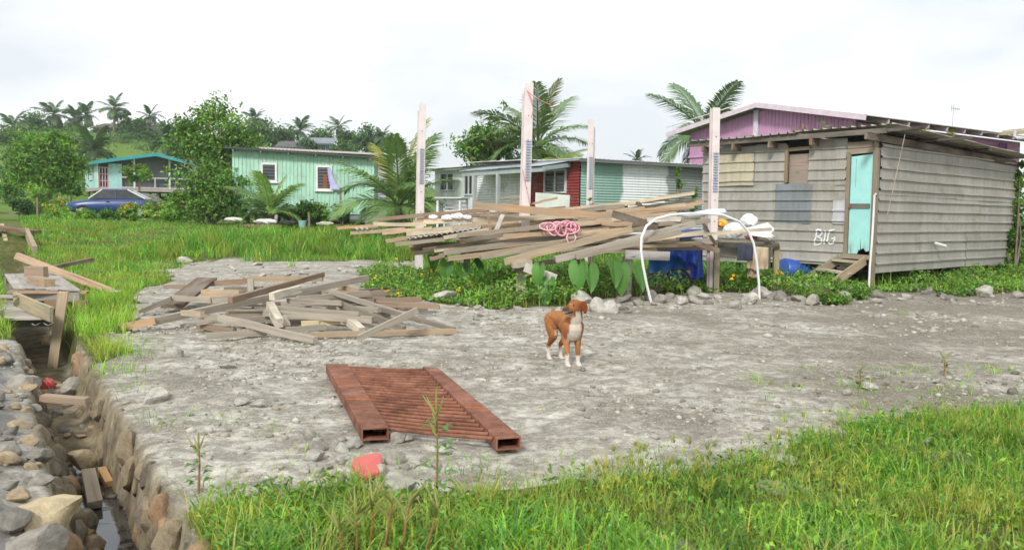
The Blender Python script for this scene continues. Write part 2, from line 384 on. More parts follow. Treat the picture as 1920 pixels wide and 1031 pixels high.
gc = np.stack([gm * (1 - lb), dk, lb * 0.9], -1).reshape(-1, 3)
ground = link('ground', np_mesh('ground', np.stack([GX, GY, GZ], -1).reshape(-1, 3), [quads], gc, True), m_ground())
tag(ground, 'pale gravel yard with grassy edges and a ditch', 'ground', kind='structure')

# water standing in the near end of the ditch
t = NT('ditch_water'); v = t.coord(); t.principled(t.ramp(t.noise(6, v, 4), [(0.3, (0.02, 0.02, 0.018)), (0.7, (0.07, 0.065, 0.05))]), t.ramp(t.noise(4.5, v, 4), [(0.52, 0.03), (0.6, 0.3)]), t.bump(t.noise(30, v, 2), 0.03, 0.01), 0.0, 0.9)
wm = MB(); ys = np.linspace(2.6, 6.25, 22); vs = []
for y in ys:
    c = ditch_x(y); vs += [(c - 0.33, y, -0.435), (c + 0.33, y, -0.435)]
wm.add(vs, [(2 * i, 2 * i + 1, 2 * i + 3, 2 * i + 2) for i in range(len(ys) - 1)])
tag(wm.build('water', t.m), 'shallow still water in the bottom of the ditch', 'water', kind='structure')

# asphalt road far left
rm = MB(); vs = []
rpts = [(-46, 40), (-40, 46), (-37, 53), (-38, 62), (-44, 72), (-60, 84)]
for (x, y) in rpts: vs += [(x - 5, y - 1, 0), (x + 1.2, y + 1, 0)]
vs = [(a, b, T(a, b) + 0.12) for a, b, c in vs]
rm.add(vs, [(2 * i, 2 * i + 1, 2 * i + 3, 2 * i + 2) for i in range(len(rpts) - 1)])
tag(rm.build('road', M['asphalt']), 'grey asphalt road passing behind the round tree', 'road', kind='structure')

# ------------------------------------------------------------------ building helpers
class Bld:
    """a building: Empty at the base, local x along the front wall, y inwards, z up"""
    def __init__(s, name, ox, oy, dx, dy, label, cat='house', z=0.0):
        s.rz = math.atan2(dy, dx); s.root = empty(name, (ox, oy, z), s.rz); tag(s.root, label, cat)
        s.O = Vector((ox, oy, z)); s.X = Vector((math.cos(s.rz), math.sin(s.rz), 0)); s.Y = Vector((-s.X.y, s.X.x, 0))
    def front(s, px, py, y=0.0):           # photo pixel -> (x, z) on the local plane y = const
        d = ray(px, py); k = ((s.O + s.Y * y - EYE).dot(s.Y)) / d.dot(s.Y); p = EYE + d * k - s.O
        return p.dot(s.X), p.z
    def side(s, px, py, x=0.0):            # photo pixel -> (y, z) on the local plane x = const
        d = ray(px, py); k = ((s.O + s.X * x - EYE).dot(s.X)) / d.dot(s.X); p = EYE + d * k - s.O
        return p.dot(s.Y), p.z
    def box(s, name, a, b, mat, color=None, parent=None):
        return MB().box(a, b).build(name, mat, parent or s.root, color)

def rib_profile(L, pitch, kind, depth, phase=0.0):
    if kind == 'sine':
        n = max(4, int(L / pitch * 5)); q = np.linspace(0, L, n + 1); return q, depth * 0.5 * (1 + np.sin(2 * PI * (q + phase) / pitch))
    q = [0.0]; h = [0.0]; k = math.ceil(-phase / pitch) if phase else 0
    p0 = (pitch * 0.5 - phase) % pitch
    r = pitch * 0.07; r2 = pitch * 0.12
    while p0 < L:
        for o, hh in ((-r2, 0), (-r, depth), (r, depth), (r2, 0)):
            if 0 < p0 + o < L: q.append(p0 + o); h.append(hh)
        p0 += pitch
    q.append(L); h.append(0.0); return np.array(q), np.array(h)
def sheet(name, O, A, B, N, la, lb, mat, color, parent, pitch=0.2, kind='rib', depth=0.028, phase=0.0, warp=0.0, jag=0.0, nseg=None, thick=0.0):
    """ribbed metal sheet: extends la along A, lb across the ribs along B, ribs standing out along N"""
    O, A, B, N = Vector(O), Vector(A), Vector(B), Vector(N)
    q, h = rib_profile(lb, pitch, kind, depth, phase); n = nseg or max(1, int(la / 0.6)); m = len(q); vs = []
    sd = random.random() * 99
    j0 = [random.uniform(-jag, jag) for _ in range(m)]; j1 = [random.uniform(-jag, jag) for _ in range(m)]
    for i in range(n + 1):
        s = la * i / n
        for k in range(m):
            ss = s + (j0[k] if i == 0 else 0) + (j1[k] if i == n else 0)
            w = warp * (math.sin(sd + s * 2.3 + q[k] * 3.1) + 0.6 * math.sin(sd * 2 + s * 5.1 - q[k] * 2.2))
            vs.append(O + A * ss + B * (float(q[k]) + w * 0.6) + N * (float(h[k]) + w))
    fs = [(i * m + k, (i + 1) * m + k, (i + 1) * m + k + 1, i * m + k + 1) for i in range(n) for k in range(m - 1)]
    b = MB().add(vs, fs)
    o = b.build(name, mat, parent, color)
    return o
def window(b, x0, x1, z0, z1, y=0.0, frame=(0.8, 0.8, 0.8), fw=0.07, parent=None, mullions=1, louvres=0, axis='x', out=-1, glass=None, name='window'):
    """window on local plane: axis 'x' lies in a plane y = const (out = -1 faces -y), axis 'y' in a plane x = const"""
    def P(u, v, w): return (u, y + out * w, v) if axis == 'x' else (y + out * w, u, v)
    pr = parent or b.root
    m = MB()
    for (a0, a1, c0, c1) in ((x0 - fw, x1 + fw, z1, z1 + fw), (x0 - fw, x1 + fw, z0 - fw, z0), (x0 - fw, x0, z0, z1), (x1, x1 + fw, z0, z1)):
        m.box(P(a0, c0, -0.02), P(a1, c1, 0.05))
    w = m.build(name, M['obj'], pr, frame)
    MB().box(P(x0, z0, -0.015), P(x1, z1, 0.006)).build('pane', glass or M['glass'], w)
    for k in range(mullions):
        u = x0 + (x1 - x0) * (k + 1) / (mullions + 1); MB().box(P(u - 0.025, z0, 0.0), P(u + 0.025, z1, 0.04)).build('mullion', M['obj'], w, frame)
    for k in range(louvres):
        zz = z0 + (z1 - z0) * (k + 0.5) / louvres
        MB().box(P(x0, zz - 0.008, 0.008), P(x1, zz + 0.008, 0.03)).build('louvre_blade', M['objgloss'], w, (0.25, 0.28, 0.3))
    return w

WOOD_TAN = srgb(184, 162, 134); WOOD_ORANGE = srgb(182, 148, 114); WOOD_GREY = srgb(150, 138, 122); WOOD_PALE = srgb(206, 190, 162)
WOOD_DARK = srgb(92, 76, 62); WOOD_BROWN = srgb(138, 114, 92); WOOD_WHITE = srgb(205, 200, 192); WOOD_BLACK = srgb(50, 46, 42); WOOD_PINK = srgb(214, 196, 190)
def board(name, A, B, w, t, color, label=None, cat=None, group=None, parent=None, up=(0, 0, 1), n=2, warp=0.004, mat=None):
    """a plank as its own object: local x along the grain"""
    A = Vector(A); B = Vector(B); L = (B - A).length; x = (B - A).normalized(); up = Vector(up)
    y = up.cross(x); y = y.normalized() if y.length > 1e-4 else Vector((0, 1, 0)); z = x.cross(y)
    m = MB().bar((-L / 2, 0, 0), (L / 2, 0, 0), w, t, n=n, warp=warp)
    e = 0.012
    m.v = [(v[0] + random.uniform(-e, e) * (1 if abs(v[0]) > L * 0.49 else 0), v[1] * random.uniform(0.95, 1.03), v[2] * random.uniform(0.95, 1.03)) for v in m.v]
    o = m.build(name, mat or M['wood'], parent, color); c = (A + B) / 2
    o.matrix_world = Matrix(((x.x, y.x, z.x, c.x), (x.y, y.y, z.y, c.y), (x.z, y.z, z.z, c.z), (0, 0, 0, 1)))
    if label: tag(o, label, cat, group)
    return o
def lboard(b, name, A, B, w, t, color, up=(0, 0, 1), parent=None, mat=None):
    """plank that is a part of building b, given in local coordinates"""
    o = board(name, A, B, w, t, color, up=up, mat=mat); mw = o.matrix_world.copy(); o.parent = parent or b.root
    o.matrix_parent_inverse = Matrix.Identity(4); o.matrix_local = mw; return o
# ------------------------------------------------------------------ tin shed on the right
TIN = srgb(174, 171, 163)
sx, sy = 0.671, -0.741
cpt = onT(1637, 545)
LX, LY = 3.9, 7.5
shed = Bld('tin_shed', cpt.x - LX * sx, cpt.y - LX * sy, sx, sy, 'weathered grey ribbed tin shed with a turquoise door', 'shed', 0.0)
S = shed.root
def rz_of(x, y): return 3.06 + 0.05 * x / LX - 0.028 * y
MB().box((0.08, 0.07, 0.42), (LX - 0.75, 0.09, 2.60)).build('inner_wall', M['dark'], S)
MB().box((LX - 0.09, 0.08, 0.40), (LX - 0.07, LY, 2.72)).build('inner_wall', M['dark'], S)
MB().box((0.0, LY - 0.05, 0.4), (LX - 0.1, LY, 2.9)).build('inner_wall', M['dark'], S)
MB().box((-0.0, 0.1, 0.4), (0.03, LY - 0.1, 2.9)).build('inner_wall', M['tin'], S, TIN)
MB().box((0.03, 0.03, 0.50), (LX - 0.03, LY - 0.06, 0.58)).build('floor_deck', M['wood'], S, WOOD_DARK)
for xx in (0.12, 1.3, 2.5):
    for yy in (0.2, 2.6, 5.0, 7.2): lboard(shed, 'stilt', (xx, yy, -0.15), (xx, yy, 0.5), 0.11, 0.11, WOOD_DARK, up=(1, 0, 0))
for yy in (2.6, 5.0, 7.2): lboard(shed, 'stilt', (LX - 0.1, yy, -0.15), (LX - 0.1, yy, 0.5), 0.11, 0.11, WOOD_DARK, up=(1, 0, 0))
P0 = 0.207
def fsheet(p, off=0.0, col=TIN, jag=0.008, warp=0.004):
    x0, z1 = shed.front(p[0], p[1]); x1, _ = shed.front(p[2], p[1]); _, z0 = shed.front((p[0] + p[2]) / 2, p[3])
    _, z1 = shed.front((p[0] + p[2]) / 2, p[1])
    k = random.uniform(0.92, 1.06)
    return sheet('wall_sheet', (x0, -off, z0), (1, 0, 0), (0, 0, 1), (0, -1, 0), x1 - x0, z1 - z0, M['tin'], [c * k for c in col], S, P0, 'rib', 0.03, z0 % P0, warp, jag, 4)
for p, off in (((1319, 276, 1420, 349), 0.0), ((1418, 270, 1476, 347), 0.012), ((1319, 347, 1421, 420), 0.004), ((1419, 345, 1462, 420), 0.016),
               ((1520, 345, 1589, 420), 0.004), ((1319, 418, 1424, 491), 0.014), ((1422, 418, 1504, 492), 0.022), ((1502, 418, 1588, 496), 0.012),
               ((1519, 261, 1573, 347), 0.004), ((1568, 260, 1590, 347), 0.02)): fsheet(p, off)
fsheet((1342, 290, 1417, 349), 0.045, srgb(188, 180, 158), 0.03, 0.012)
fsheet((1564, 376, 1588, 420), 0.035, srgb(190, 190, 192))
fsheet((1456, 345, 1524, 419), 0.03, srgb(136, 142, 146), 0.006)
rr = random.Random(3)
def ssheet(y0, y1, za, zb, off=0.0, col=TIN, jag=0.012):
    k = rr.uniform(0.93, 1.06)
    return sheet('wall_sheet', (LX + off, y0, za), (0, 1, 0), (0, 0, 1), (1, 0, 0), y1 - y0, zb - za, M['tin'], [c * k for c in col], S, P0, 'rib', 0.034, za % P0, 0.005, jag, 8)
ssheet(0.03, 3.9, 1.86, 2.84, 0.024); ssheet(3.7, 7.35, 1.84, 2.84, 0.03)
ssheet(0.0, 0.75, 0.98, 1.90, 0.006); ssheet(0.62, 7.40, 1.00, 1.90, 0.014)
ssheet(-0.02, 4.6, 0.34, 1.03, 0.02); ssheet(4.4, 6.9, 0.33, 1.03, 0.028)
ssheet(6.6, 7.45, 0.95, 2.4, 0.0, srgb(206, 206, 204))
# roof
_rs = (rz_of(LX, 0) - rz_of(0, 0)) / LX
ro = sheet('roof_sheet', (-0.38, -0.34, rz_of(-0.38, -0.34)), (0, 1, -0.028), (1, 0, _rs), (0, 0, 1), 7.9, 2.7, M['roof_tin'], srgb(176, 172, 164), S, 0.2, 'rib', 0.035, 0, 0.006, 0.01, 10)
ro = sheet('roof_sheet', (2.2, -0.30, rz_of(2.2, -0.30) + 0.04), (0, 1, -0.028), (1, 0, _rs), (0, 0, 1), 7.85, 2.15, M['roof_tin'], srgb(190, 186, 172), S, 0.2, 'rib', 0.035, 0.05, 0.006, 0.01, 10)
lboard(shed, 'fascia', (-0.45, -0.25, rz_of(-0.4, -0.2) - 0.06), (LX + 0.25, -0.25, rz_of(LX, -0.2) - 0.06), 0.10, 0.04, srgb(96, 90, 82))
for xx in (0.0, 0.78, 1.68, 2.62):
    zz = rz_of(xx, 0) - 0.17; lboard(shed, 'rafter_end', (xx, -0.30, zz), (xx, 1.2, zz - 0.02), 0.13, 0.06, srgb(120, 104, 84))
lboard(shed, 'wall_plate', (LX + 0.03, -0.62, 2.95), (LX + 0.03, 7.2, 2.80), 0.14, 0.06, srgb(88, 74, 62))
for (tpx, tpy, tz_) in ((1728, 240, 3.07), (1822, 258, 3.02), (1858, 280, 2.97)):
    q = G(tpx, tpy, tz_) - shed.O; lx, ly = q.dot(shed.X), q.dot(shed.Y)
    lboard(shed, 'purlin', (2.4, ly, rz_of(2.4, ly) - 0.05), (lx, ly, tz_), 0.06, 0.07, srgb(46, 43, 40))
# door, frame, window
dx0, _ = shed.front(1596, 380); dx1, _ = shed.front(1636, 380); _, dz0 = shed.front(1612, 476); _, dz1 = shed.front(1615, 290)
TURQ = srgb(164, 222, 216)
m = MB(); y0, y1 = -0.055, -0.025
pts = [(dx0, dz0), (dx0 + (dx1 - dx0) * .42, dz0 + 0.0), (dx0 + (dx1 - dx0) * .5, dz0 + .09), (dx0 + (dx1 - dx0) * .55, dz0 + .07), (dx0 + (dx1 - dx0) * .58, dz0 + .34), (dx0 + (dx1 - dx0) * .61, dz0 + .09), (dx0 + (dx1 - dx0) * .72, dz0 + .12), (dx0 + (dx1 - dx0) * .84, dz0 + .05), (dx1, dz0 + .07), (dx1, dz1), (dx0, dz1 - 0.04)]
m.prism([(a, y0, c) for a, c in pts], (0, y1 - y0, 0))
t = NT('turquoise_paint'); v = t.coord(); vz = t.n('ShaderNodeSeparateXYZ'); t.l(v, vz.inputs[0])
low = t.math('MULTIPLY', t.ramp(t.math('MULTIPLY', vz.outputs[2], 1.0), [(0.70, 1.0), (0.98, 0.0)]), t.ramp(t.noise(9, t.coord((1, 1, 0.25)), 4), [(0.42, 0), (0.6, 1)]))
c = t.mix(1.0, TURQ, t.ramp(t.noise(3, v, 4), [(0.3, 0.88), (0.7, 1.05)]), 'MULTIPLY'); c = t.mix(low, c, srgb(120, 116, 92)); t.principled(c, 0.6, t.bump(t.noise(20, v), 0.1, 0.005))
door = m.build('door', t.m, S)
MB().box((dx0 - 0.01, -0.085, dz0 + 0.90), (dx1 - 0.02, -0.056, dz0 + 0.985)).build('latch_bar', M['wood'], door, srgb(112, 108, 100))
MB().box((dx0 + 0.0, -0.105, dz0 + 0.90), (dx0 + 0.05, -0.086, dz0 + 0.97)).build('padlock', M['rust'], door)
MB().box((dx0 + 0.1, -0.0565, dz0 + 1.3), (dx0 + 0.104, -0.0555, dz1 - 0.08)).build('crack', M['dark'], door)
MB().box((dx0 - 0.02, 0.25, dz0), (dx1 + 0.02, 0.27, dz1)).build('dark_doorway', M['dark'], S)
lboard(shed, 'door_jamb', (dx0 - 0.05, -0.03, dz0 - 0.12), (dx0 - 0.05, -0.03, dz1 + 0.05), 0.08, 0.10, srgb(128, 116, 98), up=(1, 0, 0))
lboard(shed, 'door_jamb', (dx1 + 0.045, -0.03, dz0 - 0.10), (dx1 + 0.045, -0.03, dz1 + 0.30), 0.06, 0.10, srgb(142, 134, 124), up=(1, 0, 0))
lboard(shed, 'lintel', (dx0 - 0.1, -0.045, dz1 + 0.055), (dx1 + 0.0, -0.045, dz1 + 0.075), 0.10, 0.04, srgb(170, 150, 126))
lboard(shed, 'lintel', (dx0 - 0.1, -0.045, dz1 + 0.175), (dx1 + 0.0, -0.045, dz1 + 0.195), 0.12, 0.04, srgb(140, 126, 112))
lboard(shed, 'door_sill', (dx0 - 0.12, -0.06, dz0 - 0.05), (dx1 + 0.04, -0.06, dz0 - 0.06), 0.09, 0.12, srgb(146, 134, 112))
lboard(shed, 'corner_post', (LX - 0.02, -0.05, -0.05), (LX - 0.02, -0.05, 2.75), 0.10, 0.09, srgb(132, 118, 98), up=(1, 0, 0))
wx0, wz1 = shed.front(1481, 285); wx1, _ = shed.front(1519, 285); _, wz0 = shed.front(1500, 341)
m = MB().box((wx0 - 0.02, 0.03, wz0 - 0.05), (wx1 + 0.05, 0.05, wz1 - 0.05)); pw = m.build('window_board', M['wood'], S, srgb(158, 140, 128))
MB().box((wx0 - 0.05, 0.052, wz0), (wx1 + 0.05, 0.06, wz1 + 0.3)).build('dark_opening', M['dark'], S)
lboard(shed, 'window_jamb', (wx0 - 0.045, -0.04, wz0 - 0.02), (wx0 - 0.045, -0.04, wz1 + 0.14), 0.07, 0.05, srgb(140, 120, 92), up=(1, 0, 0))
lboard(shed, 'window_head', (wx0 - 0.01, -0.035, wz1 + 0.04), (wx1 + 0.02, -0.035, wz1 + 0.06), 0.07, 0.05, srgb(140, 124, 98))
# painted letters B I G on the lower wall sheet
def hoff(z): 
    q = ((z + P0 * 0.5) % P0) - 0.0; d = abs(((z % P0) - P0 * 0.5)); return 0.03 * float(sst(P0 * 0.13, P0 * 0.06, d))
lm = MB()
def stroke(pp, w=0.030):
    pts = []
    for (a, b), (c, d) in zip(pp[:-1], pp[1:]):
        n = 14
        for k in range(n): pts.append((a + (c - a) * k / n, b + (d - b) * k / n))
    pts.append(pp[-1]); vs = []
    for i, (a, b) in enumerate(pts):
        q = pts[min(i + 1, len(pts) - 1)]; p = pts[max(i - 1, 0)]; dx, dz = q[0] - p[0], q[1] - p[1]; L = math.hypot(dx, dz) or 1
        for s in (-1, 1): 
            x, z = a - s * dz / L * w / 2, b + s * dx / L * w / 2; vs.append((x, -0.022 - hoff(z) - 0.006, z))
    lm.add(vs, [(2 * i, 2 * i + 1, 2 * i + 3, 2 * i + 2) for i in range(len(pts) - 1)])
def L(*pp): stroke([shed.front(1180 + a / 2.343, 120 + b / 2.343) for a, b in pp])
L((828, 727), (822, 760), (815, 796)); L((828, 727), (846, 730), (850, 742), (842, 754), (824, 758)); L((824, 758), (846, 766), (852, 780), (840, 792), (815, 796))
L((866, 730), (862, 760), (858, 794))
L((906, 728), (886, 732), (876, 752), (874, 778), (884, 792), (900, 788), (906, 768), (904, 758)); L((890, 768), (908, 764))
lm.build('painted_lettering', M['obj'], S, (0.82, 0.82, 0.82))
tag(bpy.data.objects['painted_lettering'], 'white hand-painted letters BIG')
# blue paint smear
# white pipe at the corner, stub pipe, string, leaves and sticks on the roof
q = [shed.front(px, py, -0.14) for px, py in ((1643, 363), (1640, 366), (1638, 400), (1635, 450), (1631, 500), (1629, 541))]
pp = MB().tube([(a, -0.14, z) for a, z in q], 0.022, 8).build('white_pipe', M['objgloss'], None, (0.8, 0.8, 0.8))
def free(o, b): o.matrix_world = Matrix.Translation(b.O) @ Matrix.Rotation(b.rz, 4, 'Z'); return o
tag(free(pp, shed), 'thin white plastic pipe standing against the shed corner', 'pipe')
yy, zz = shed.side(1750, 453, LX)
MB().tube([(LX - 0.1, yy, zz), (LX + 0.28, yy - 0.02, zz - 0.09)], 0.035, 10).build('pipe_stub', M['objgloss'], S, (0.75, 0.74, 0.7))
a = shed.side(1697, 252, LX + 0.4); c = shed.side(1664, 402, LX + 0.12)
MB().tube([(LX + 0.4, a[0], a[1]), (LX + 0.12, c[0], c[1])], 0.007, 5).build('string', M['cloth'], S, srgb(200, 190, 170))
for px, py, r in ((1403, 253, 0.07), (1432, 254, 0.08), (1540, 229, 0.09), (1551, 234, 0.08), (1583, 238, 0.09)):
    p = W(px, py, cpt.y + (1640 - px) / 92 * 0.741 - 0.2 + 0.8); sp = bpy.data.objects.new('x', None)
    pl = empty('leafy_sprig', p - Vector((0, 0, 0.25)))
    bpy.data.objects.remove(sp)
    MB().tube([(0, 0, -0.12), (0, 0, 0.22)], 0.006, 5).build('stem', M['stem'], pl)
    for k in range(3):
        an = k * 2.1 + px; d = Vector((math.cos(an), math.sin(an) * 0.4, 0.3)).normalized() * r * 1.3; n = Vector((0, 0, 1)).cross(d).normalized() * r * 0.6
        b0 = Vector((0, 0, 0.2)); MB().add([b0, b0 + d * .5 + n, b0 + d, b0 + d * .5 - n + Vector((0, 0, .02))], [(0, 1, 2, 3)]).build('leaf', M['palm'], pl, srgb(120, 180, 90, 0.8))
    tag(pl, 'small green leafy sprig poking up over the shed roof edge', 'plant', 'sprigs over the shed roof')
for px, y0p, y1p in ((1486, 240, 253), (1494, 237, 251), (1505, 232, 250), (1513, 236, 249)):
    Yd = cpt.y + (1640 - px) / 92 * 0.741 + 0.9
    board('wooden_stake', W(px, y1p + 3, Yd), W(px, y0p, Yd), 0.035, 0.035, srgb(130, 92, 72), 'short brown wooden stake in a row showing above the shed roof', 'stake', 'stakes above the shed roof', up=(1, 0, 0))

# wooden steps up to the shed door
st = empty('wooden_steps', G(1575, 520, 0.1), 0); tag(st, 'weathered wooden steps leading up to the turquoise shed door', 'steps')
def wpt(b, x, y, z): return b.O + b.X * x + b.Y * y + Vector((0, 0, z))
fR, fL = onT(1541, 549, 0.03), onT(1496, 538, 0.05)
tR, tL = wpt(shed, dx1 - 0.05, -0.10, dz0 - 0.12), wpt(shed, dx0 - 0.13, -0.10, dz0 - 0.10)
def sboard(name, A, B, w, t, col, up=(0, 0, 1)):
    o = board(name, A, B, w, t, col, up=up); mw = o.matrix_world.copy(); o.parent = st; o.matrix_parent_inverse = Matrix.Translation(-st.location); o.matrix_world = mw; return o
def sb(name, A, B, w, t, col, up=(0, 0, 1)):
    o = board(name, A - st.location, B - st.location, w, t, col, up=up); o.parent = st; return o
sb('stringer', tR, fR, 0.17, 0.045, srgb(178, 152, 118)); sb('stringer', tL, fL, 0.17, 0.045, srgb(140, 128, 108))
for k in (0.10, 0.46, 0.93): sb('tread', tL.lerp(fL, k) + Vector((0, 0, 0.02)), tR.lerp(fR, k) + Vector((0, 0, 0.02)), 0.04, 0.24, srgb(186, 174, 152))

# ------------------------------------------------------------------ purple house behind the shed
ph = Bld('purple_house', 6.9, 36.0, 4.7, -6.5, 'purple house with white gable trim standing behind the tin shed'); S = ph.root
PW, PL_ = 8.02, 11.5
zr = lambda x: 4.78 + (0.72 * (1 - abs(x - PW / 2) / (PW / 2)))
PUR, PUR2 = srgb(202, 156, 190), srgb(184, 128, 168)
def gable_sheet(x0, x1, z0, y=0.0):
    q, h = rib_profile(x1 - x0, 0.16, 'rib', 0.022); vs = []
    for a, d in zip(q, h): vs += [(x0 + a, y - d, z0), (x0 + a, y - d, zr(x0 + a) - 0.14)]
    return MB().add(vs, [(2 * i, 2 * i + 2, 2 * i + 3, 2 * i + 1) for i in range(len(q) - 1)]).build('wall_sheet', M['paint_tin'], S, PUR)
for k in range(8): gable_sheet(0.35 + k * 0.925, 0.35 + (k + 1) * 0.925, 2.55, -0.003 * (k % 2))
MB().box((0.3, 0.02, 0.4), (7.75, 0.06, 4.6)).build('inner_wall', M['paint_tin'], S, PUR2)
MB().box((0.3, -0.06, 3.72), (7.78, -0.03, 3.80)).build('trim_strip', M['obj'], S, PUR)
MB().box((3.55, -0.10, 2.5), (3.75, -0.03, zr(3.65) - 0.1)).build('gable_post', M['obj'], S, (0.72, 0.70, 0.74))
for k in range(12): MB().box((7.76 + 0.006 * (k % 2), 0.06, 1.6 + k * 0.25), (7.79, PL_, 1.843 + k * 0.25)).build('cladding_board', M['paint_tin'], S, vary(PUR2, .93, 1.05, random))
MB().box((0.3, PL_ - .1, 0.5), (7.7, PL_, 4.6)).build('inner_wall', M['paint_tin'], S, PUR2)
for side in (0, 1):
    xs = (-0.45, PW / 2) if side == 0 else (PW / 2, PW + 0.45)
    z0 = zr(PW / 2) if side else 4.70; dz = (4.70 - zr(PW / 2)) if side else (zr(PW / 2) - 4.70); dxr = xs[1] - xs[0]
    v = Vector((dxr, 0, dz)); L_ = v.length; v.normalize()
    sheet('roof_sheet', (xs[0], -0.55, z0 + 0.02), (0, 1, 0), v, Vector((-v.z, 0, v.x)), PL_ + 1.1, L_, M['roof_tin'], srgb(196, 190, 186), S, 0.2, 'rib', 0.03, 0, 0, 0, 6)
    A, B = Vector((xs[0], -0.57, z0 - 0.05)), Vector((xs[1], -0.57, z0 + dz - 0.05))
    lboard(ph, 'barge_board', A, B, 0.17, 0.04, srgb(214, 200, 208), mat=M['obj'])
for k in range(9): 
    yk = 0.8 + k * 1.25; lboard(ph, 'rafter_end', (7.7, yk, 4.74), (8.44, yk, 4.62), 0.14, 0.06, srgb(190, 178, 182), mat=M['obj'])
MB().box((8.0, 0, 4.60), (8.02, PL_, 4.66)).build('soffit_strip', M['obj'], S, srgb(120, 106, 112))
(ya, za), (yb, zb) = ph.side(1873, 268, 7.8), ph.side(1884, 285, 7.8)
w = MB().box((7.80, ya, zb - 0.4), (7.83, yb, za)).build('window', M['obj'], S, srgb(140, 50, 140)); MB().box((7.831, yb - 0.02, zb - 0.4), (7.85, yb + 0.06, za)).build('frame', M['obj'], w, srgb(80, 50, 70))
for xx in (0.5, 4.0, 7.5):
    for yk in (0.3, 5.5, 11): lboard(ph, 'stilt', (xx, yk, -0.1), (xx, yk, 2.5), 0.15, 0.15, WOOD_GREY, up=(1, 0, 0))
MB().box((0.3, 0, 2.40), (7.75, PL_, 2.55)).build('floor_deck', M['wood'], S, WOOD_DARK)
# conduit rail along the left barge
m = MB(); a = Vector((-0.4, -0.62, 4.95)); bq = Vector((3.4, -0.62, 5.55)); m.tube([a, bq], 0.02, 5)
for k in (0.1, 0.5, 0.9): c = a.lerp(bq, k); m.tube([c, c - Vector((0, 0, 0.22))], 0.015, 5)
m.build('conduit', M['obj'], S, srgb(226, 214, 212))
# television aerial on that roof
q = W(1786, 236, 38.5); an = empty('television_aerial', q); tag(an, 'small television aerial on a mast above the purple house roof', 'aerial')
MB().tube([(0, 0, -0.6), (0, 0, 0.85)], 0.012, 5).build('mast', M['obj'], an, srgb(150, 150, 150))
MB().tube([(-0.1, 0, 0.75), (0.3, 0, 0.7)], 0.012, 5).build('boom', M['obj'], an, srgb(120, 120, 120))
for k in range(5): MB().tube([(-0.08 + k * 0.09, 0, 0.58 + 0.02 * k), (-0.08 + k * 0.09, 0, 0.90 - 0.04 * k)], 0.01, 4).build('element', M['obj'], an, srgb(110, 110, 110))

# ------------------------------------------------------------------ house at the right edge (eave and gutter only in view)
eh = Bld('edge_house', 18.6, 31.0, 0.45, -0.89, 'cream house at the far right whose eave and gutter show', 'house'); S = eh.root
(ex, ez) = eh.front(1876, 250, -0.5)
MB().box((ex + 1.0, 0.3, 0), (ex + 8, 6, ez - 0.15)).build('wall', M['paint_tin'], S, srgb(196, 186, 176))
sheet('roof_sheet', (ex, -0.5, ez + 0.06), (0, 1, 0.12), (1, 0, 0.0), (0, 0, 1), 7, 9, M['roof_tin'], srgb(170, 164, 130), S, 0.2, 'rib', 0.03)
MB().box((ex, -0.5, ez - 0.08), (ex + 9, -0.42, ez + 0.05)).build('fascia', M['obj'], S, srgb(176, 168, 130))
MB().tube([(ex + 0.6, -0.58, ez + 0.02), (ex + 0.6, -0.62, ez - 0.15), (ex + 0.75, -0.62, ez - 0.25), (ex + 2.4, -0.62, ez - 0.32)], 0.06, 8).build('gutter_pipe', M['obj'], S, srgb(196, 194, 196))

# ------------------------------------------------------------------ white, red and green tin house in the middle
mh = Bld('corrugated_house', 1.93, 25.5, 0.857, 0.516, 'low corrugated iron house with red, green, white and grey painted walls'); S = mh.root
ML, MD = 4.95, 9.5
t = NT('banded_paint'); v = t.coord(); sp = t.n('ShaderNodeSeparateXYZ'); t.l(v, sp.inputs[0])
xx = t.math('ADD', sp.outputs[0], t.math('MULTIPLY', t.math('SUBTRACT', t.noise(1.5, v, 3), 0.5), 0.6))
xn = t.math('DIVIDE', xx, 5.0)
c = t.ramp(xn, [(0.0, srgb(156, 190, 178)), (0.30, srgb(140, 174, 162)), (0.315, srgb(232, 238, 238)), (0.645, srgb(228, 234, 232)), (0.66, srgb(150, 160, 154)), (1.0, srgb(128, 136, 132))])
zlo = t.math('ADD', sp.outputs[2], t.math('MULTIPLY', t.math('SUBTRACT', t.noise(1.3, v, 3), 0.5), 0.5))
c = t.mix(t.ramp(t.math('MULTIPLY', zlo, 0.5), [(0.62, 0.85), (0.645, 0.0)]), c, srgb(226, 232, 230))
c = t.mix(t.ramp(t.noise(3, t.coord((6, 6, 0.6)), 5), [(0.5, 0), (0.75, 0.5)]), c, t.mix(1.0, c, (0.6, 0.62, 0.6), 'MULTIPLY'))
t.principled(c, 0.5)
sheet('wall_sheet', (0, 0, 0.35), (1, 0, 0), (0, 0, 1), (0, -1, 0), ML - 0.25, 1.05, t.m, None, S, 0.078, 'sine', 0.022, 0, 0, 0, 3)
sheet('wall_sheet', (0, -0.01, 1.38), (1, 0, 0), (0, 0, 1), (0, -1, 0), ML - 0.25, 1.60, t.m, None, S, 0.078, 'sine', 0.022, 0, 0, 0, 3)
sheet('wall_sheet', (ML - 0.25, 0.01, 0.35), (1, 0, 0), (0, 0, 1), (0, -1, 0), 0.5, 2.6, M['paint_tin'], srgb(232, 236, 236), S, 0.078, 'sine', 0.022, 0, 0, 0, 1)
def lw(y0, y1, z0, z1, col, off=0.0): sheet('wall_sheet', (-off, y1, z0), (0, -1, 0), (0, 0, 1), (-1, 0, 0), y1 - y0, z1 - z0, M['paint_tin'], col, S, 0.085, 'sine', 0.024, 0, 0, 0, 2)
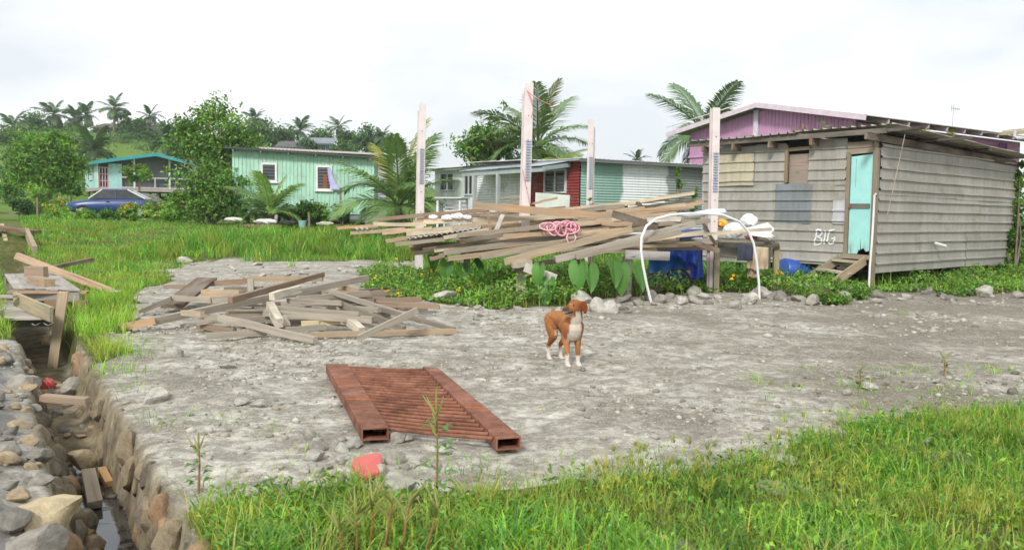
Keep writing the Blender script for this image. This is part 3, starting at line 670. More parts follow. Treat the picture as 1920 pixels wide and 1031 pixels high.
lw(0.02, 2.75, 0.35, 2.96, srgb(150, 66, 66)); lw(2.7, 2.98, 0.4, 2.9, srgb(96, 140, 124)); lw(3.0, 6.1, 0.4, 2.95, srgb(242, 244, 246), 0.01)
MB().box((-0.02, 6.1, 0.3), (0.1, MD, 2.95)).build('wall', M['obj'], S, srgb(236, 241, 244))
MB().box((0.12, 0.05, 0.3), (ML, MD, 2.8)).build('inner_wall', M['dark'], S)
# windows
(ya, za), (yb, zb) = mh.side(1062, 320), mh.side(1024, 360)
window(mh, ya, yb, zb, za, -0.02, (0.72, 0.75, 0.75), 0.05, axis='y', mullions=1, louvres=6)
for (p0, p1, q0, q1) in ((852, 829, 326, 356), (888, 873, 324, 364)):
    (ya, za), (yb, zb) = mh.side(p0, q0), mh.side(p1, q1); window(mh, ya, yb, zb, za, -0.02, (0.70, 0.74, 0.76), 0.05, axis='y', mullions=1)
# main roof
sheet('roof_sheet', (-0.28, -0.35, 2.98), (0, 1, 0.004), (1, 0, 0.0), (0, 0, 1), MD + 1, ML + 0.7, M['roof_tin'], srgb(206, 206, 204), S, 0.16, 'rib', 0.025, 0, 0, 0, 5)
for z_, yq in ((3.03, 2.0), (3.08, 4.2)): sheet('roof_sheet', (-0.45, yq, z_), (0, 1, 0.02), (1, 0, 0), (0, 0, 1), 2.6, 3.2, M['roof_tin'], srgb(220, 220, 218), S, 0.16, 'rib', 0.025, 0, 0.01, 0, 4)
MB().box((-0.25, -0.33, 2.89), (ML + 0.4, -0.29, 2.97)).build('fascia', M['obj'], S, srgb(110, 116, 116)); MB().box((-0.28, -0.3, 2.92), (-0.25, MD, 2.97)).build('fascia', M['obj'], S, srgb(150, 156, 156))
# veranda roof on posts
vy0, vy1, vo = 0.35, 5.4, 0.95
v = Vector((-vo, 0, -0.17)); L_ = v.length; v.normalize()
for k in range(4):
    yk = vy0 + (vy1 - vy0) * k / 4
    sheet('veranda_sheet', (-0.15, yk, 2.93 + 0.006 * (k % 2)), v, (0, 1, 0), (0.2, 0, 1), L_, (vy1 - vy0) / 4 + 0.03, M['roof_tin'], vary(srgb(164, 174, 180), .85, 1.1, random), S, 0.085, 'sine', 0.025, 0, 0, 0.01, 2)
zf = 2.93 - 0.17 - 0.09
lboard(mh, 'veranda_beam', (-vo - 0.05, vy0, zf), (-vo - 0.05, vy1, zf), 0.13, 0.05, srgb(170, 180, 182), mat=M['obj'])
lboard(mh, 'veranda_beam', (-0.1, vy0 + 0.02, 2.83), (-vo - 0.1, vy0 + 0.02, zf + 0.02), 0.12, 0.05, srgb(150, 164, 166), mat=M['obj'])
for px in (934, 890):
    yk, _ = mh.side(px, 350, -vo - 0.05); lboard(mh, 'veranda_post', (-vo - 0.05, yk, 0.1), (-vo - 0.05, yk, zf), 0.11, 0.11, srgb(176, 182, 182), up=(1, 0, 0), mat=M['obj'])
# creeper on the grey end
# white slatted bench by its wall
p = W(848, 392, 28.0); bn = empty('garden_bench', (p.x, p.y, T(p.x, p.y)), -0.5); tag(bn, 'white slatted garden seat in front of the pale house wall', 'bench')
hz = W(848, 372, 28.0).z - bn.location.z
for xx in (-0.42, 0.42):
    for yk in (-0.2, 0.2): MB().box((xx - .03, yk - .03, 0), (xx + .03, yk + .03, hz if yk > 0 else hz - 0.08)).build('leg', M['obj'], bn, (0.75, 0.76, 0.76))
for k in range(4): MB().box((-0.45, 0.17, hz - 0.45 + k * 0.13), (0.45, 0.2, hz - 0.37 + k * 0.13)).build('back_slat', M['obj'], bn, (0.75, 0.76, 0.76))
for k in range(4): MB().box((-0.45, -0.22 + k * 0.1, hz - 0.5), (0.45, -0.14 + k * 0.1, hz - 0.47)).build('seat_slat', M['obj'], bn, (0.75, 0.76, 0.76))
MB().box((-0.5, -0.26, hz), (0.5, 0.26, hz + 0.03)).build('top_rail', M['obj'], bn, (0.75, 0.76, 0.76))
# pale board leaning against the red wall
a, c = W(1003, 368, 24.6), W(1067, 384, 23.8)
m = MB().prism([W(1004, 361, 24.6), W(1068, 366, 23.9), W(1067, 398, 23.8), W(1003, 396, 24.5)], (0.02, 0.04, 0.0)); tag(m.build('leaning_panel', M['obj'], None, srgb(196, 202, 192)), 'pale grey-green flat panel leaning before the red house wall', 'panel')

# ------------------------------------------------------------------ mint green house
gh = Bld('green_house', W(436, 340, 38).x, 38.0, 0.992, 0.12, 'mint green ribbed metal house with two white framed windows', 'house'); S = gh.root
MINT = srgb(178, 220, 198); GLn = 6.9
zt = lambda x: 3.92 - 0.0 * x
for k in range(6):
    x0 = k * 1.0
    sheet('wall_sheet', (x0, -0.004 * (k % 2), 1.25), (0, 0, 1), (1, 0, 0), (0, -1, 0), 2.72 - 0.045 * x0, 1.015, M['paint_tin'], vary(MINT, .95, 1.03, random), S, 0.16, 'rib', 0.03, 0, 0, 0, 2)
sheet('wall_sheet', (0, 5.0, 1.25), (0, 0, 1), (0, -1, 0), (-1, 0, 0), 2.7, 5.0, M['paint_tin'], MINT, S, 0.16, 'rib', 0.03, 0, 0, 0, 2)
sheet('wall_sheet', (6.0, 0, 1.25), (0, 0, 1), (0, 1, 0), (1, 0, 0), 2.42, 5.0, M['paint_tin'], MINT, S, 0.16, 'rib', 0.03, 0, 0, 0, 2)
MB().box((0.05, 0.05, 1.2), (5.95, 4.95, 1.3)).build('floor_deck', M['wood'], S, WOOD_DARK)
for k in range(6):
    for yk in (0.25, 2.5, 4.7): lboard(gh, 'stilt', (0.2 + k * 1.1, yk, 0.3), (0.2 + k * 1.1, yk, 1.25), 0.14, 0.14, srgb(110, 100, 90), up=(1, 0, 0))
sheet('roof_sheet', (-0.3, -0.45, 4.06), (0, 1, 0.0), (1, 0, -0.045), (0, 0, 1), 5.9, 6.7, M['roof_tin'], srgb(128, 132, 130), S, 0.16, 'rib', 0.03, 0, 0, 0, 3)
lboard(gh, 'fascia', (-0.3, -0.42, 4.02), (6.4, -0.42, 3.72), 0.08, 0.03, srgb(70, 78, 74), mat=M['obj'])
for k in range(6): lboard(gh, 'rafter_end', (0.1 + k * 1.15, -0.4, 3.93 - 0.05 * k), (0.1 + k * 1.15, 0.3, 3.94 - 0.05 * k), 0.09, 0.05, srgb(150, 160, 156), mat=M['obj'])
for (p0, p1, q0, q1, lv) in ((493, 516, 309, 338, 5), (596, 619, 314, 354, 7)):
    (xa, za), (xb, zb) = gh.front(p0, q0), gh.front(p1, q1); w = window(gh, xa, xb, zb, za, -0.03, (0.82, 0.80, 0.78), 0.08, mullions=0, louvres=lv)
    MB().box((xa - 0.14, -0.12, zb - 0.13), (xb + 0.14, -0.03, zb - 0.08)).build('sill', M['obj'], w, (0.8, 0.8, 0.78))
MB().box((xa + 0.22, -0.06, zb), (xb - 0.12, -0.045, zb + 0.62)).build('brown_curtain', M['cloth'], w, srgb(150, 96, 70))
vs = []; nn = 12
for i in range(nn + 1):
    for k in range(5):
        f = i / nn; vs.append((xb - 0.10 + k * 0.06 * (0.5 + f) + 0.18 * f * f, -0.09 - 0.05 * math.sin(k * 2.3 + f * 3) - 0.10 * f, za - 0.02 - f * (za - zb + 0.02)))
cu = MB().add(vs, [(i * 5 + k, i * 5 + k + 1, (i + 1) * 5 + k + 1, (i + 1) * 5 + k) for i in range(nn) for k in range(4)], True).build('blowing_curtain', M['cloth'], w, srgb(190, 190, 226))
tag(cu, 'lavender curtain blowing out of the window')

# grey house behind the green one
q = W(600, 300, 47); hh = Bld('grey_house', W(505, 300, 46).x, 46, 0.985, 0.17, 'grey house with a flat pale roof edge behind the mint house', 'house'); S = hh.root
wd = 6.0; zt_ = hh.front(520, 281)[1]
MB().box((0, 0.4, 0.8), (wd, 5, zt_)).build('wall', M['paint_tin'], S, srgb(186, 190, 200))
sheet('roof_sheet', (-0.5, -0.4, zt_ + 0.10), (0, 1, 0.04), (1, 0, -0.03), (0, 0, 1), 6, wd + 1.0, M['roof_tin'], srgb(176, 168, 166), S, 0.16, 'rib', 0.03)
lboard(hh, 'fascia', (-0.5, -0.38, zt_ + 0.04), (wd + 0.5, -0.38, zt_ - 0.14), 0.10, 0.04, srgb(206, 196, 192), mat=M['obj'])
window(hh, 2.4, 3.4, zt_ - 1.4, zt_ - 0.5, 0.4, (0.7, 0.7, 0.7))

# ------------------------------------------------------------------ pale blue house with a turquoise fascia
bx = W(183, 350, 66).x
bh = Bld('blue_house', bx, 66, 0.848, 0.53, 'pale blue stilt house with turquoise fascia and screened veranda', 'house'); S = bh.root
BW, BD = 7.2, 7.5; fz = bh.front(215, 353)[1]; ez = bh.front(190, 305)[1]; az = ez + 0.75
PALE = srgb(178, 222, 222); TQ = srgb(70, 160, 166)
zr2 = lambda x: ez + (az - ez) * (1 - abs(x - BW * 0.56) / (BW * 0.56 if x < BW * .56 else BW * .44))
MB().box((0.0, 0.0, fz - 0.2), (BW, BD, fz)).build('floor_deck', M['obj'], S, srgb(180, 166, 164))
for xx in np.linspace(0.2, BW - 0.2, 6):
    for yk in (0.3, 3.5, 7.0): lboard(bh, 'stilt', (xx, yk, T(bx, 66) - 0.5), (xx, yk, fz - 0.2), 0.16, 0.16, srgb(96, 90, 86), up=(1, 0, 0))
MB().prism([(0.06, 0.3, fz), (BW - 0.06, 0.3, fz), (BW - 0.06, 0.3, ez - 0.02), (BW * .56, 0.3, az - 0.06), (0.06, 0.3, ez - 0.02)], (0, 0.06, 0)).build('veranda_screen', m_plain('insect_screen', srgb(92, 98, 102), 0.7, 0.35, 1.2), S)
MB().box((-0.02, 0.05, fz), (0.04, BD, ez)).build('wall', M['paint_tin'], S, PALE)
MB().box((0.05, BD - 0.05, fz), (BW, BD, ez)).build('wall', M['paint_tin'], S, PALE)
x0, x1 = bh.front(204, 330)[0], bh.front(229, 330)[0]
MB().box((x0, 0.1, fz), (x1, 0.2, ez - 0.05)).build('wall_panel', M['paint_tin'], S, PALE)
xd = bh.front(186, 330)[0]
d = MB().box((xd, 0.16, fz), (x0, 0.2, fz + 1.55)).build('door', M['dark'], S)
for k in range(4): MB().box((xd + (x0 - xd - 0.08) * k / 3, 0.10, fz), (xd + (x0 - xd - 0.08) * k / 3 + 0.08, 0.159, fz + 1.55)).build('lattice_bar', M['obj'], d, srgb(206, 170, 180))
for k in range(4): MB().box((xd, 0.08, fz + k * 0.5), (x0, 0.099, fz + k * 0.5 + 0.07)).build('lattice_bar', M['obj'], d, srgb(206, 170, 180))
for px in (183, 252, 318): xx = bh.front(px, 330)[0]; MB().box((xx - 0.06, -0.02, fz), (xx + 0.06, 0.09, zr2(max(0, min(BW, xx))))).build('veranda_post', M['obj'], S, srgb(220, 222, 222))
MB().box((x1, 0.02, fz + 0.80), (BW, 0.10, fz + 0.90)).build('handrail', M['obj'], S, srgb(190, 186, 184)); MB().box((x1, 0.02, fz + 0.02), (BW, 0.10, fz + 0.14)).build('base_rail', M['obj'], S, srgb(196, 184, 184))
for px in (291, 330): xx = bh.front(px, 345)[0]; MB().box((xx - 0.05, 0.03, fz + .14), (xx + 0.05, 0.09, fz + 0.8)).build('baluster', M['obj'], S, srgb(196, 184, 184))
for yy in (1.6, 4.5): window(bh, yy, yy + 0.9, fz + 0.7, fz + 1.7, -0.02, (0.6, 0.66, 0.66), 0.06, axis='y', mullions=0)
for k, (xa, xb, za, zb) in enumerate(((-0.5, BW * .56, ez - 0.07, az), (BW * .56, BW + 0.5, az, ez - 0.08))):
    v = Vector((xb - xa, 0, zb - za)); L_ = v.length; v.normalize()
    sheet('roof_sheet', (xa, -0.6, za + 0.1), (0, 1, 0), v, Vector((-v.z, 0, v.x)), BD + 1, L_, M['roof_tin'], srgb(206, 212, 212), S, 0.2, 'rib', 0.03)
    lboard(bh, 'barge_board', (xa, -0.6, za), (xb, -0.6, zb), 0.24, 0.05, TQ, mat=M['obj'])
lboard(bh, 'fascia', (-0.5, -0.6, ez - 0.08), (-0.5, BD + 0.3, ez - 0.08), 0.22, 0.05, TQ, mat=M['obj'])
for k in range(4): MB().box((xd, -0.25 - 0.28 * k, fz - 0.28 - 0.22 * k), (x0 + 0.1, 0.02 - 0.28 * k, fz - 0.22 - 0.22 * k)).build('step', M['wood'], S, srgb(150, 126, 108))

# houses high on the ridge
def far_house(px, py, Y, w, h, wall, roof, label):
    p = W(px, py, Y); b = Bld('hill_house', p.x, p.y, 1, 0.1, label, 'house', p.z); S = b.root
    MB().box((0, 0, -1.2), (w, 5, h)).build('wall', M['paint_tin'], S, wall)
    sheet('roof_sheet', (-0.6, -0.7, h), (0, 1, 0.2), (1, 0, 0), (0, 0, 1), 6.4, w + 1.2, M['roof_tin'], roof, S, 0.3, 'rib', 0.05)
    lboard(b, 'fascia', (-0.6, -0.72, h - 0.05), (w + 0.6, -0.72, h - 0.05), 0.22, 0.06, [c * 0.5 for c in roof], mat=M['obj'])
    for k in range(3): window(b, w * (0.12 + 0.3 * k), w * (0.12 + 0.3 * k) + w * 0.14, h * 0.35, h * 0.8, 0, (0.6, 0.6, 0.6))
far_house(180, 262, 152, 10, 2.0, srgb(120, 112, 104), srgb(120, 108, 100), 'dark brown roofed house on the ridge behind the blue house')
far_house(562, 287, 122, 4.0, 1.3, srgb(110, 160, 196), srgb(140, 150, 160), 'bright blue house on the ridge above the grey roof')
far_house(522, 290, 116, 3.0, 0.9, srgb(90, 84, 82), srgb(96, 92, 90), 'dark roofed house on the ridge left of the blue hill house')
# ------------------------------------------------------------------ four pale pink posts with louvre clip strips
def post(px, ytop, px2, Y, wpx, strip, split, label):
    k = Y / FPX
    top = W(px, ytop, Y); z0 = T(top.x, Y) - 0.15
    base = W(px2, 500, Y); sl = (top.x - base.x) / max(0.1, top.z - base.z)
    r = empty('timber_post', (top.x - sl * (top.z - z0), Y, z0)); tag(r, label, 'post', 'posts around the timber stack')
    h = top.z - z0; w = wpx * k; off = sl * h
    def pl(x, w_, y, h_, col):
        A = Vector((x, y, 0)); B = Vector((x + sl * h_, y, h_)); o = board('plank', A, B, w_, 0.05, col, up=(1, 0, 0), n=3, warp=0.003, mat=M['postpaint']); o.parent = r
    PK = srgb(222, 211, 209)
    if split > 0: pl(w * 0.12, w * 0.80, 0.0, h, PK); pl(-w * 0.14, w * 0.72, 0.052, h - split * k, srgb(206, 193, 191))
    else: pl(-w * 0.10, w * 0.80, 0.0, h, PK); pl(w * 0.18, w * 0.66, 0.052, h + split * k, srgb(206, 193, 191))
    s0, s1 = W(px, strip[0], Y).z - z0, W(px, strip[1], Y).z - z0
    m = MB(); n = 15
    for i in range(n):
        zz = s1 + (s0 - s1) * (i + 0.5) / n; c = sl * zz + w * strip[2]
        m.box((c - 0.045, -0.05, zz - 0.010), (c + 0.045, -0.026, zz + 0.010))
    m.box((sl * s1 + w * strip[2] - 0.014 , -0.030, s1), (sl * s1 + w * strip[2] + 0.014, -0.0255, s0))
    m.build('louvre_strip', M['objgloss'], r, srgb(160, 172, 186))
    for i in range(6):
        zz = h * (0.3 + 0.11 * i); MB().box((sl * zz + w * 0.1, -0.031, zz), (sl * zz + w * 0.1 + 0.016, -0.0255, zz + 0.016)).build('nail_hole', M['dark'], r)
    return r
M['postpaint'] = m_plain('peeling_pink_paint', (1, 1, 1), 0.8, 0.22, 2.5, 0.3, use_obj=True)
post(791, 195, 785, 18.3, 16, (278, 345, 0.15), 12, 'pale pink timber post at the left end of the timber stack')
post(990, 156, 981, 15.75, 20, (262, 340, 0.20), 18, 'tallest pale pink timber post in the middle of the timber stack')
post(1110, 224, 1103, 20.0, 14, (294, 355, 0.0), -14, 'shorter pale pink timber post before the green striped wall')
post(1341, 203, 1335, 16.3, 17, (285, 361, 0.15), 1, 'pale pink timber post before the shed beside the white hoop')

# ------------------------------------------------------------------ stack of salvaged timber on low bearers
GS = 'boards in the raised timber stack'
def SB(x1, y1, x2, y2, h, Y1, Y2, col, label, t=0.09, up=(0, 0, 1), name='timber_board', n=3):
    k = (Y1 + Y2) / 2 / FPX; c = vary(col, 0.92, 1.06, random)
    return board(name, W(x1, y1, Y1), W(x2, y2, Y2), h * k, t, c, label, 'board', GS, up=up, n=4, warp=0.011)
ST = [
 (888, 385, 1147, 407, 14, 15.25, 15.2, WOOD_ORANGE, 'thick orange-brown beam lying on top across the middle post', .06),
 (1148, 401, 1245, 431, 14, 15.0, 14.9, WOOD_DARK, 'dark weathered beam sloping down towards the white hoop', .08),
 (705, 412, 915, 393, 7, 16.6, 16.0, WOOD_BROWN, 'brown board rising behind the left post on the stack', .10),
 (794, 416, 1140, 402, 9, 15.4, 15.7, WOOD_PALE, 'long cream board just beneath the top beam', .12),
 (701, 420, 800, 421, 7, 15.5, 15.4, WOOD_PALE, 'short cream board at the left end of the stack', .12),
 (634, 428, 712, 423, 6, 15.9, 15.7, WOOD_ORANGE, 'tan board tip reaching farthest out over the grass', .10),
 (659, 437, 761, 429, 6, 15.6, 15.4, WOOD_TAN, 'tan board reaching left just under the farthest tip', .10),
 (718, 437, 810, 428, 7, 15.4, 15.3, WOOD_TAN, 'tan board above the corrugated offcut at the left', .09),
 (763, 438, 850, 430, 9, 15.3, 15.3, WOOD_PALE, 'stubby pale board right behind the left post', .09),
 (725, 452, 770, 446, 7, 15.2, 15.1, WOOD_ORANGE, 'short orange board tip under the left end', .09),
 (741, 458, 866, 445, 7, 15.0, 15.0, WOOD_GREY, 'grey board along the lower left edge of the stack', .09),
 (832, 446, 918, 430, 7, 14.95, 15.1, WOOD_PALE, 'pale thin board beside the corrugated offcut', .07),
 (859, 441, 1110, 415, 9, 14.9, 15.1, WOOD_GREY, 'long grey board passing under the pink rope', .09),
 (862, 452, 942, 440, 8, 14.85, 14.9, WOOD_DARK, 'short dark board in the left middle of the stack', .09),
 (943, 443, 1164, 431, 8, 14.5, 14.6, WOOD_ORANGE, 'tan board right under the pink rope', .07),
 (832, 474, 1060, 443, 9, 14.5, 14.7, WOOD_GREY, 'grey board second lowest at the front left of the stack', .09),
 (807, 485, 836, 479, 8, 14.6, 14.5, WOOD_BROWN, 'small brown board end lowest at the front left', .08),
 (840, 485, 1105, 451, 9, 14.3, 14.4, srgb(160, 136, 108), 'long brown-grey board at the lower front of the stack', .09),
 (902, 483, 1120, 445, 8, 14.25, 14.45, WOOD_GREY, 'grey board just above the lowest front timber', .09),
 (946, 491, 1185, 430, 13, 14.15, 14.35, WOOD_TAN, 'broad tan plank at the front bottom of the stack', .09),
 (1040, 487, 1302, 420, 12, 13.95, 14.2, srgb(176, 168, 156), 'long flaky white-grey plank running up to the right', .13),
 (1080, 482, 1276, 435, 9, 13.85, 14.05, WOOD_GREY, 'grey split plank below the flaky white plank', .10),
 (1137, 398, 1209, 391, 9, 15.4, 15.3, WOOD_TAN, 'short tan board on top at the right half', .10),
 (1170, 401, 1301, 388, 6, 15.3, 15.2, WOOD_ORANGE, 'tan board pointing at the shed on top of the stack', .12),
 (1207, 395, 1284, 384, 7, 15.6, 15.5, WOOD_PALE, 'pale flat board lying at the top right', .14),
 (1186, 405, 1268, 400, 7, 15.1, 15.0, WOOD_TAN, 'tan board under the pointed one at the right', .09),
 (1213, 412, 1277, 411, 9, 14.9, 14.8, WOOD_WHITE, 'short whitish board behind the top of the hoop', .08),
 (1235, 420, 1331, 414, 8, 14.8, 14.9, WOOD_GREY, 'grey board reaching the right post at mid height', .08),
 (1080, 420, 1147, 413, 9, 14.9, 14.9, WOOD_TAN, 'tan board right of the pink rope', .09),
 (1129, 419, 1186, 421, 8, 14.75, 14.7, WOOD_ORANGE, 'small orange board beneath the dark sloping beam', .09),
 (1080, 439, 1168, 431, 8, 14.45, 14.5, WOOD_TAN, 'tan board left of the hoop below the orange one', .08),
 (1060, 454, 1210, 428, 7, 14.4, 14.5, WOOD_BROWN, 'brown board above the broad tan plank', .08),
 (1267, 443, 1446, 430, 6, 15.0, 15.3, WOOD_PALE, 'long thin pale batten reaching over the junk table', .06),
 (1276, 447, 1347, 470, 10, 15.6, 15.7, WOOD_BROWN, 'brown brace sloping down to the right post', .06),
 (1314, 412, 1342, 458, 6, 15.5, 15.8, WOOD_GREY, 'thin grey brace standing aslant by the right post', .05),
 (962, 504, 1044, 489, 9, 14.2, 14.6, WOOD_GREY, 'grey bearer end sticking out under the stack', .10),
 (960, 497, 997, 492, 11, 14.05, 14.1, WOOD_PALE, 'short pale block resting under the front of the stack', .12),
 (983, 500, 1043, 523, 17, 13.9, 13.85, srgb(196, 190, 184), 'wide whitish board hanging aslant below the stack', .05),
 (915, 396, 920, 432, 6, 15.1, 15.05, WOOD_BROWN, 'thin brown stick standing up among the boards', .04),
 (943, 403, 930, 433, 8, 15.05, 15.0, WOOD_WHITE, 'splintered whitish stick leaning among the boards', .04),
 (996, 382, 1046, 371, 4, 15.9, 15.8, WOOD_ORANGE, 'thin orange splinter sticking up behind the middle post', .05),
 (940, 372, 986, 368, 4, 16.3, 16.2, WOOD_GREY, 'thin grey offcut on top left of the middle post', .12),
 (925, 392, 990, 374, 7, 16.2, 16.1, WOOD_GREY, 'grey plank propped behind the middle post', .08),
 (1194, 381, 1204, 388, 6, 15.5, 15.4, WOOD_DARK, 'small dark block lying on the very top', .07)]
for s in ST:
    SB(*s[:9], t=s[9], up=(1, 0, 0) if s[8].find('stand') >= 0 or s[8].find('leaning among') >= 0 else (0, 0, 1))
rr = random.Random(11)
for i in range(90):
    x1 = rr.uniform(760, 1110); y1 = rr.uniform(410, 476)
    if i > 75: x1 = rr.uniform(880, 1120); y1 = rr.uniform(399, 412)
    ln = rr.uniform(110, 300); sl = rr.uniform(-0.17, -0.02); Y = 15.2 + (470 - y1) / 52 * 1.1 + rr.uniform(-.15, .4)
    x2 = min(x1 + ln, 1320); col = rr.choice([WOOD_GREY, WOOD_TAN, WOOD_BROWN, WOOD_PALE, WOOD_PALE])
    SB(x1, y1, x2, y1 + sl * (x2 - x1), rr.uniform(6, 9), Y, Y + rr.uniform(-.2, .3), col, {WOOD_GREY: 'grey', WOOD_TAN: 'tan', WOOD_BROWN: 'brown', WOOD_PALE: 'cream'}[col] + ' board packed ' + ('high' if y1 < 430 else ('midway' if y1 < 453 else 'low')) + ' inside the stack ' + ('at its left end' if x1 < 860 else ('left of the middle post' if x1 < 960 else ('around the middle post' if x1 < 1040 else 'right of the middle post'))), .10)
# bearers and stub legs of the platform
pf = empty('timber_platform', (0.8, 15.2, 0)); tag(pf, 'low platform of bearers and stub legs carrying the timber stack', 'platform')
def pfb(name, A, B, w, t, col, up=(0, 0, 1)): o = board(name, A - pf.location, B - pf.location, w, t, col, up=up); o.parent = pf
pfb('bearer', W(1174, 477, 14.6), W(1256, 480, 14.8), 0.15, 0.05, srgb(196, 192, 190)); pfb('bearer', W(1238, 454, 15.9), W(1336, 452, 16.2), 0.11, 0.06, srgb(176, 160, 152))
pfb('bearer', W(985, 462, 15.8), W(1340, 462, 16.3), 0.14, 0.06, srgb(150, 134, 124)); pfb('bearer', W(790, 470, 18.2), W(985, 470, 15.9), 0.14, 0.06, srgb(150, 134, 124))
pfb('bearer', W(1350, 474, 16.3), W(1450, 474, 16.6), 0.16, 0.04, srgb(190, 186, 182))
pfb('bearer', W(985, 475, 15.7), W(962, 490, 14.2), 0.12, 0.06, WOOD_GREY); pfb('bearer', W(1175, 475, 15.9), W(1176, 482, 14.6), 0.12, 0.06, WOOD_GREY); pfb('bearer', W(870, 470, 17), W(866, 486, 15.2), 0.12, 0.06, WOOD_GREY)
for px, y, Y in ((873, 484, 15.6), (977, 500, 14.4), (1176, 480, 15.0), (1080, 470, 16.0)):
    a = W(px, y, Y); pfb('stub_leg', Vector((a.x, a.y, T(a.x, a.y) - 0.1)), a, 0.15, 0.12, srgb(206, 190, 182), up=(1, 0, 0))

# corrugated offcuts, pink rope, white scraps on the stack
def offcut(c4, col, label, pitch=0.09):
    a, b, c, d = [Vector(p) for p in c4]; n = 40; vs = []
    for i in range(n + 1):
        f = i / n; h = Vector((0, 0, 0.018 * math.sin(f * 2 * PI * ((b - a).length / pitch)))); vs += [a.lerp(b, f) + h, d.lerp(c, f) + h]
    tag(MB().add(vs, [(2 * i, 2 * i + 2, 2 * i + 3, 2 * i + 1) for i in range(n)], True).build('corrugated_offcut', M['roof_tin'], None, col), label, 'metal sheet')
offcut([W(762, 448, 14.95), W(902, 428, 15.1), W(902, 422, 15.9), W(768, 440, 15.8)], srgb(190, 188, 184), 'curved corrugated metal offcut at the lower left of the stack')
offcut([W(663, 430, 15.5), W(690, 429, 15.45), W(700, 426, 15.9), W(668, 427, 15.9)], srgb(200, 200, 200), 'tiny corrugated metal offcut under the farthest tan tip')
offcut([W(812, 452, 15.0), W(860, 446, 15.0), W(858, 440, 15.6), W(812, 447, 15.6)], srgb(44, 42, 42), 'black bent metal sheet under the corrugated offcut', 0.3)
rr = random.Random(5); pts = []
for i in range(260):
    t_ = i / 259; lp = t_ * 2 * PI * 13; cx = 1050 + 24 * math.sin(t_ * 9.0) ; 
    pts.append(W(cx + (11 + 4 * math.sin(i * .11)) * math.cos(lp), 427 + 3 * math.sin(t_ * 21) + (10 + 4 * math.cos(i * .07)) * math.sin(lp), 14.33 - 0.10 * math.sin(i * .37)))
pts += [W(1076, 436, 14.25), W(1080, 446, 14.22), W(1076, 455, 14.22), W(1066, 456, 14.22), W(1062, 446, 14.22), W(1066, 437, 14.25)]
tag(MB().tube(pts, 0.013, 5).build('pink_rope', M['cloth'], None, srgb(238, 176, 190)), 'tangled coil of pink rope lying on the timber stack', 'rope')
a = [W(989, 172, 15.68), W(996, 186, 15.6), W(1000, 206, 15.62), W(996, 222, 15.66)]; b = [W(988, 170, 15.7), W(996, 178, 15.6), W(1012, 188, 15.7), W(1036, 199, 16.2)]
tag(MB().tube(a, 0.009, 5).tube(b, 0.009, 5).build('rope_end', M['cloth'], None, srgb(214, 150, 148)), 'loose pink rope tied round the top of the middle post', 'rope')
tag(MB().tube([W(980, 318, 15.70), W(984, 340, 15.69), W(990, 366, 15.69), W(993, 384, 15.68)], 0.006, 5).build('rope_strand', M['cloth'], None, srgb(226, 140, 160)), 'thin pink strand hanging down the middle post', 'rope')
rr = random.Random(8)
def crumple(name, c, r, col, label, cat, sq=(1, 1, 1), mat='objgloss', seed=1, group=None, amp=0.35):
    import bmesh
    bm = bmesh.new(); bmesh.ops.create_icosphere(bm, subdivisions=3, radius=1); q = random.Random(seed)
    ph = [q.uniform(0, 9) for _ in range(9)]
    for v in bm.verts:
        d = v.co.copy(); n = sum(abs(math.sin(ph[k] + d.x * (2 + k) * 1.3 + d.y * (3 + k * .7) + d.z * (2.2 + k))) / (k + 2) for k in range(6)) - 0.9
        v.co = Vector((d.x * sq[0], d.y * sq[1], d.z * sq[2])) * r * (1 + amp * n)
    me = bpy.data.meshes.new(name); bm.to_mesh(me); bm.free()
    o = link(name, me, M[mat], None, col); o.location = c; tag(o, label, cat, group); return o
for i, (x, y, s) in enumerate(((812, 407, 9), (838, 408, 11), (858, 405, 12), (876, 407, 9))):
    crumple('plastic_scrap', W(x, y, 15.35), s * 15.4 / FPX * 0.62, srgb(238, 238, 244), 'white plastic scrap on the cream board, %s from the left post' % ['first', 'second', 'third', 'fourth'][i], 'plastic scrap', (1.3, 0.6, 0.6), amp=0.9, seed=i + 3, group='white scraps on the stack')

# ------------------------------------------------------------------ white hoop
hp = [(1223, 575), (1213, 535), (1206, 500), (1202, 470), (1203, 445), (1212, 424), (1230, 410), (1258, 403), (1290, 400.5), (1325, 400.5), (1355, 403), (1385, 415), (1402, 432), (1413, 456), (1419, 490), (1423, 530), (1424, 562)]
gA, gB = onT(1223, 572), onT(1424, 560)
pts = []
for i, (x, y) in enumerate(hp): pts.append(W(x, y, gA.y + (gB.y - gA.y) * (x - 1200) / 224))
tag(MB().tube(pts, 0.021, 10).build('white_hoop', M['objgloss'], None, (0.82, 0.82, 0.82)), 'tall white plastic pipe bent into a hoop over the rocks', 'hoop')
# pale sheet behind the hoop top
tag(MB().prism([W(1268, 404, 15.2), W(1330, 392, 15.2), W(1358, 391, 15.4), W(1362, 397, 15.3), W(1335, 402, 15.0), W(1290, 405, 15.0)], (0.02, 0.02, -0.012)).build('tarpaulin_scrap', M['obj'], None, srgb(206, 212, 220)), 'pale bluish plastic sheet lying over the right end of the stack', 'sheet')

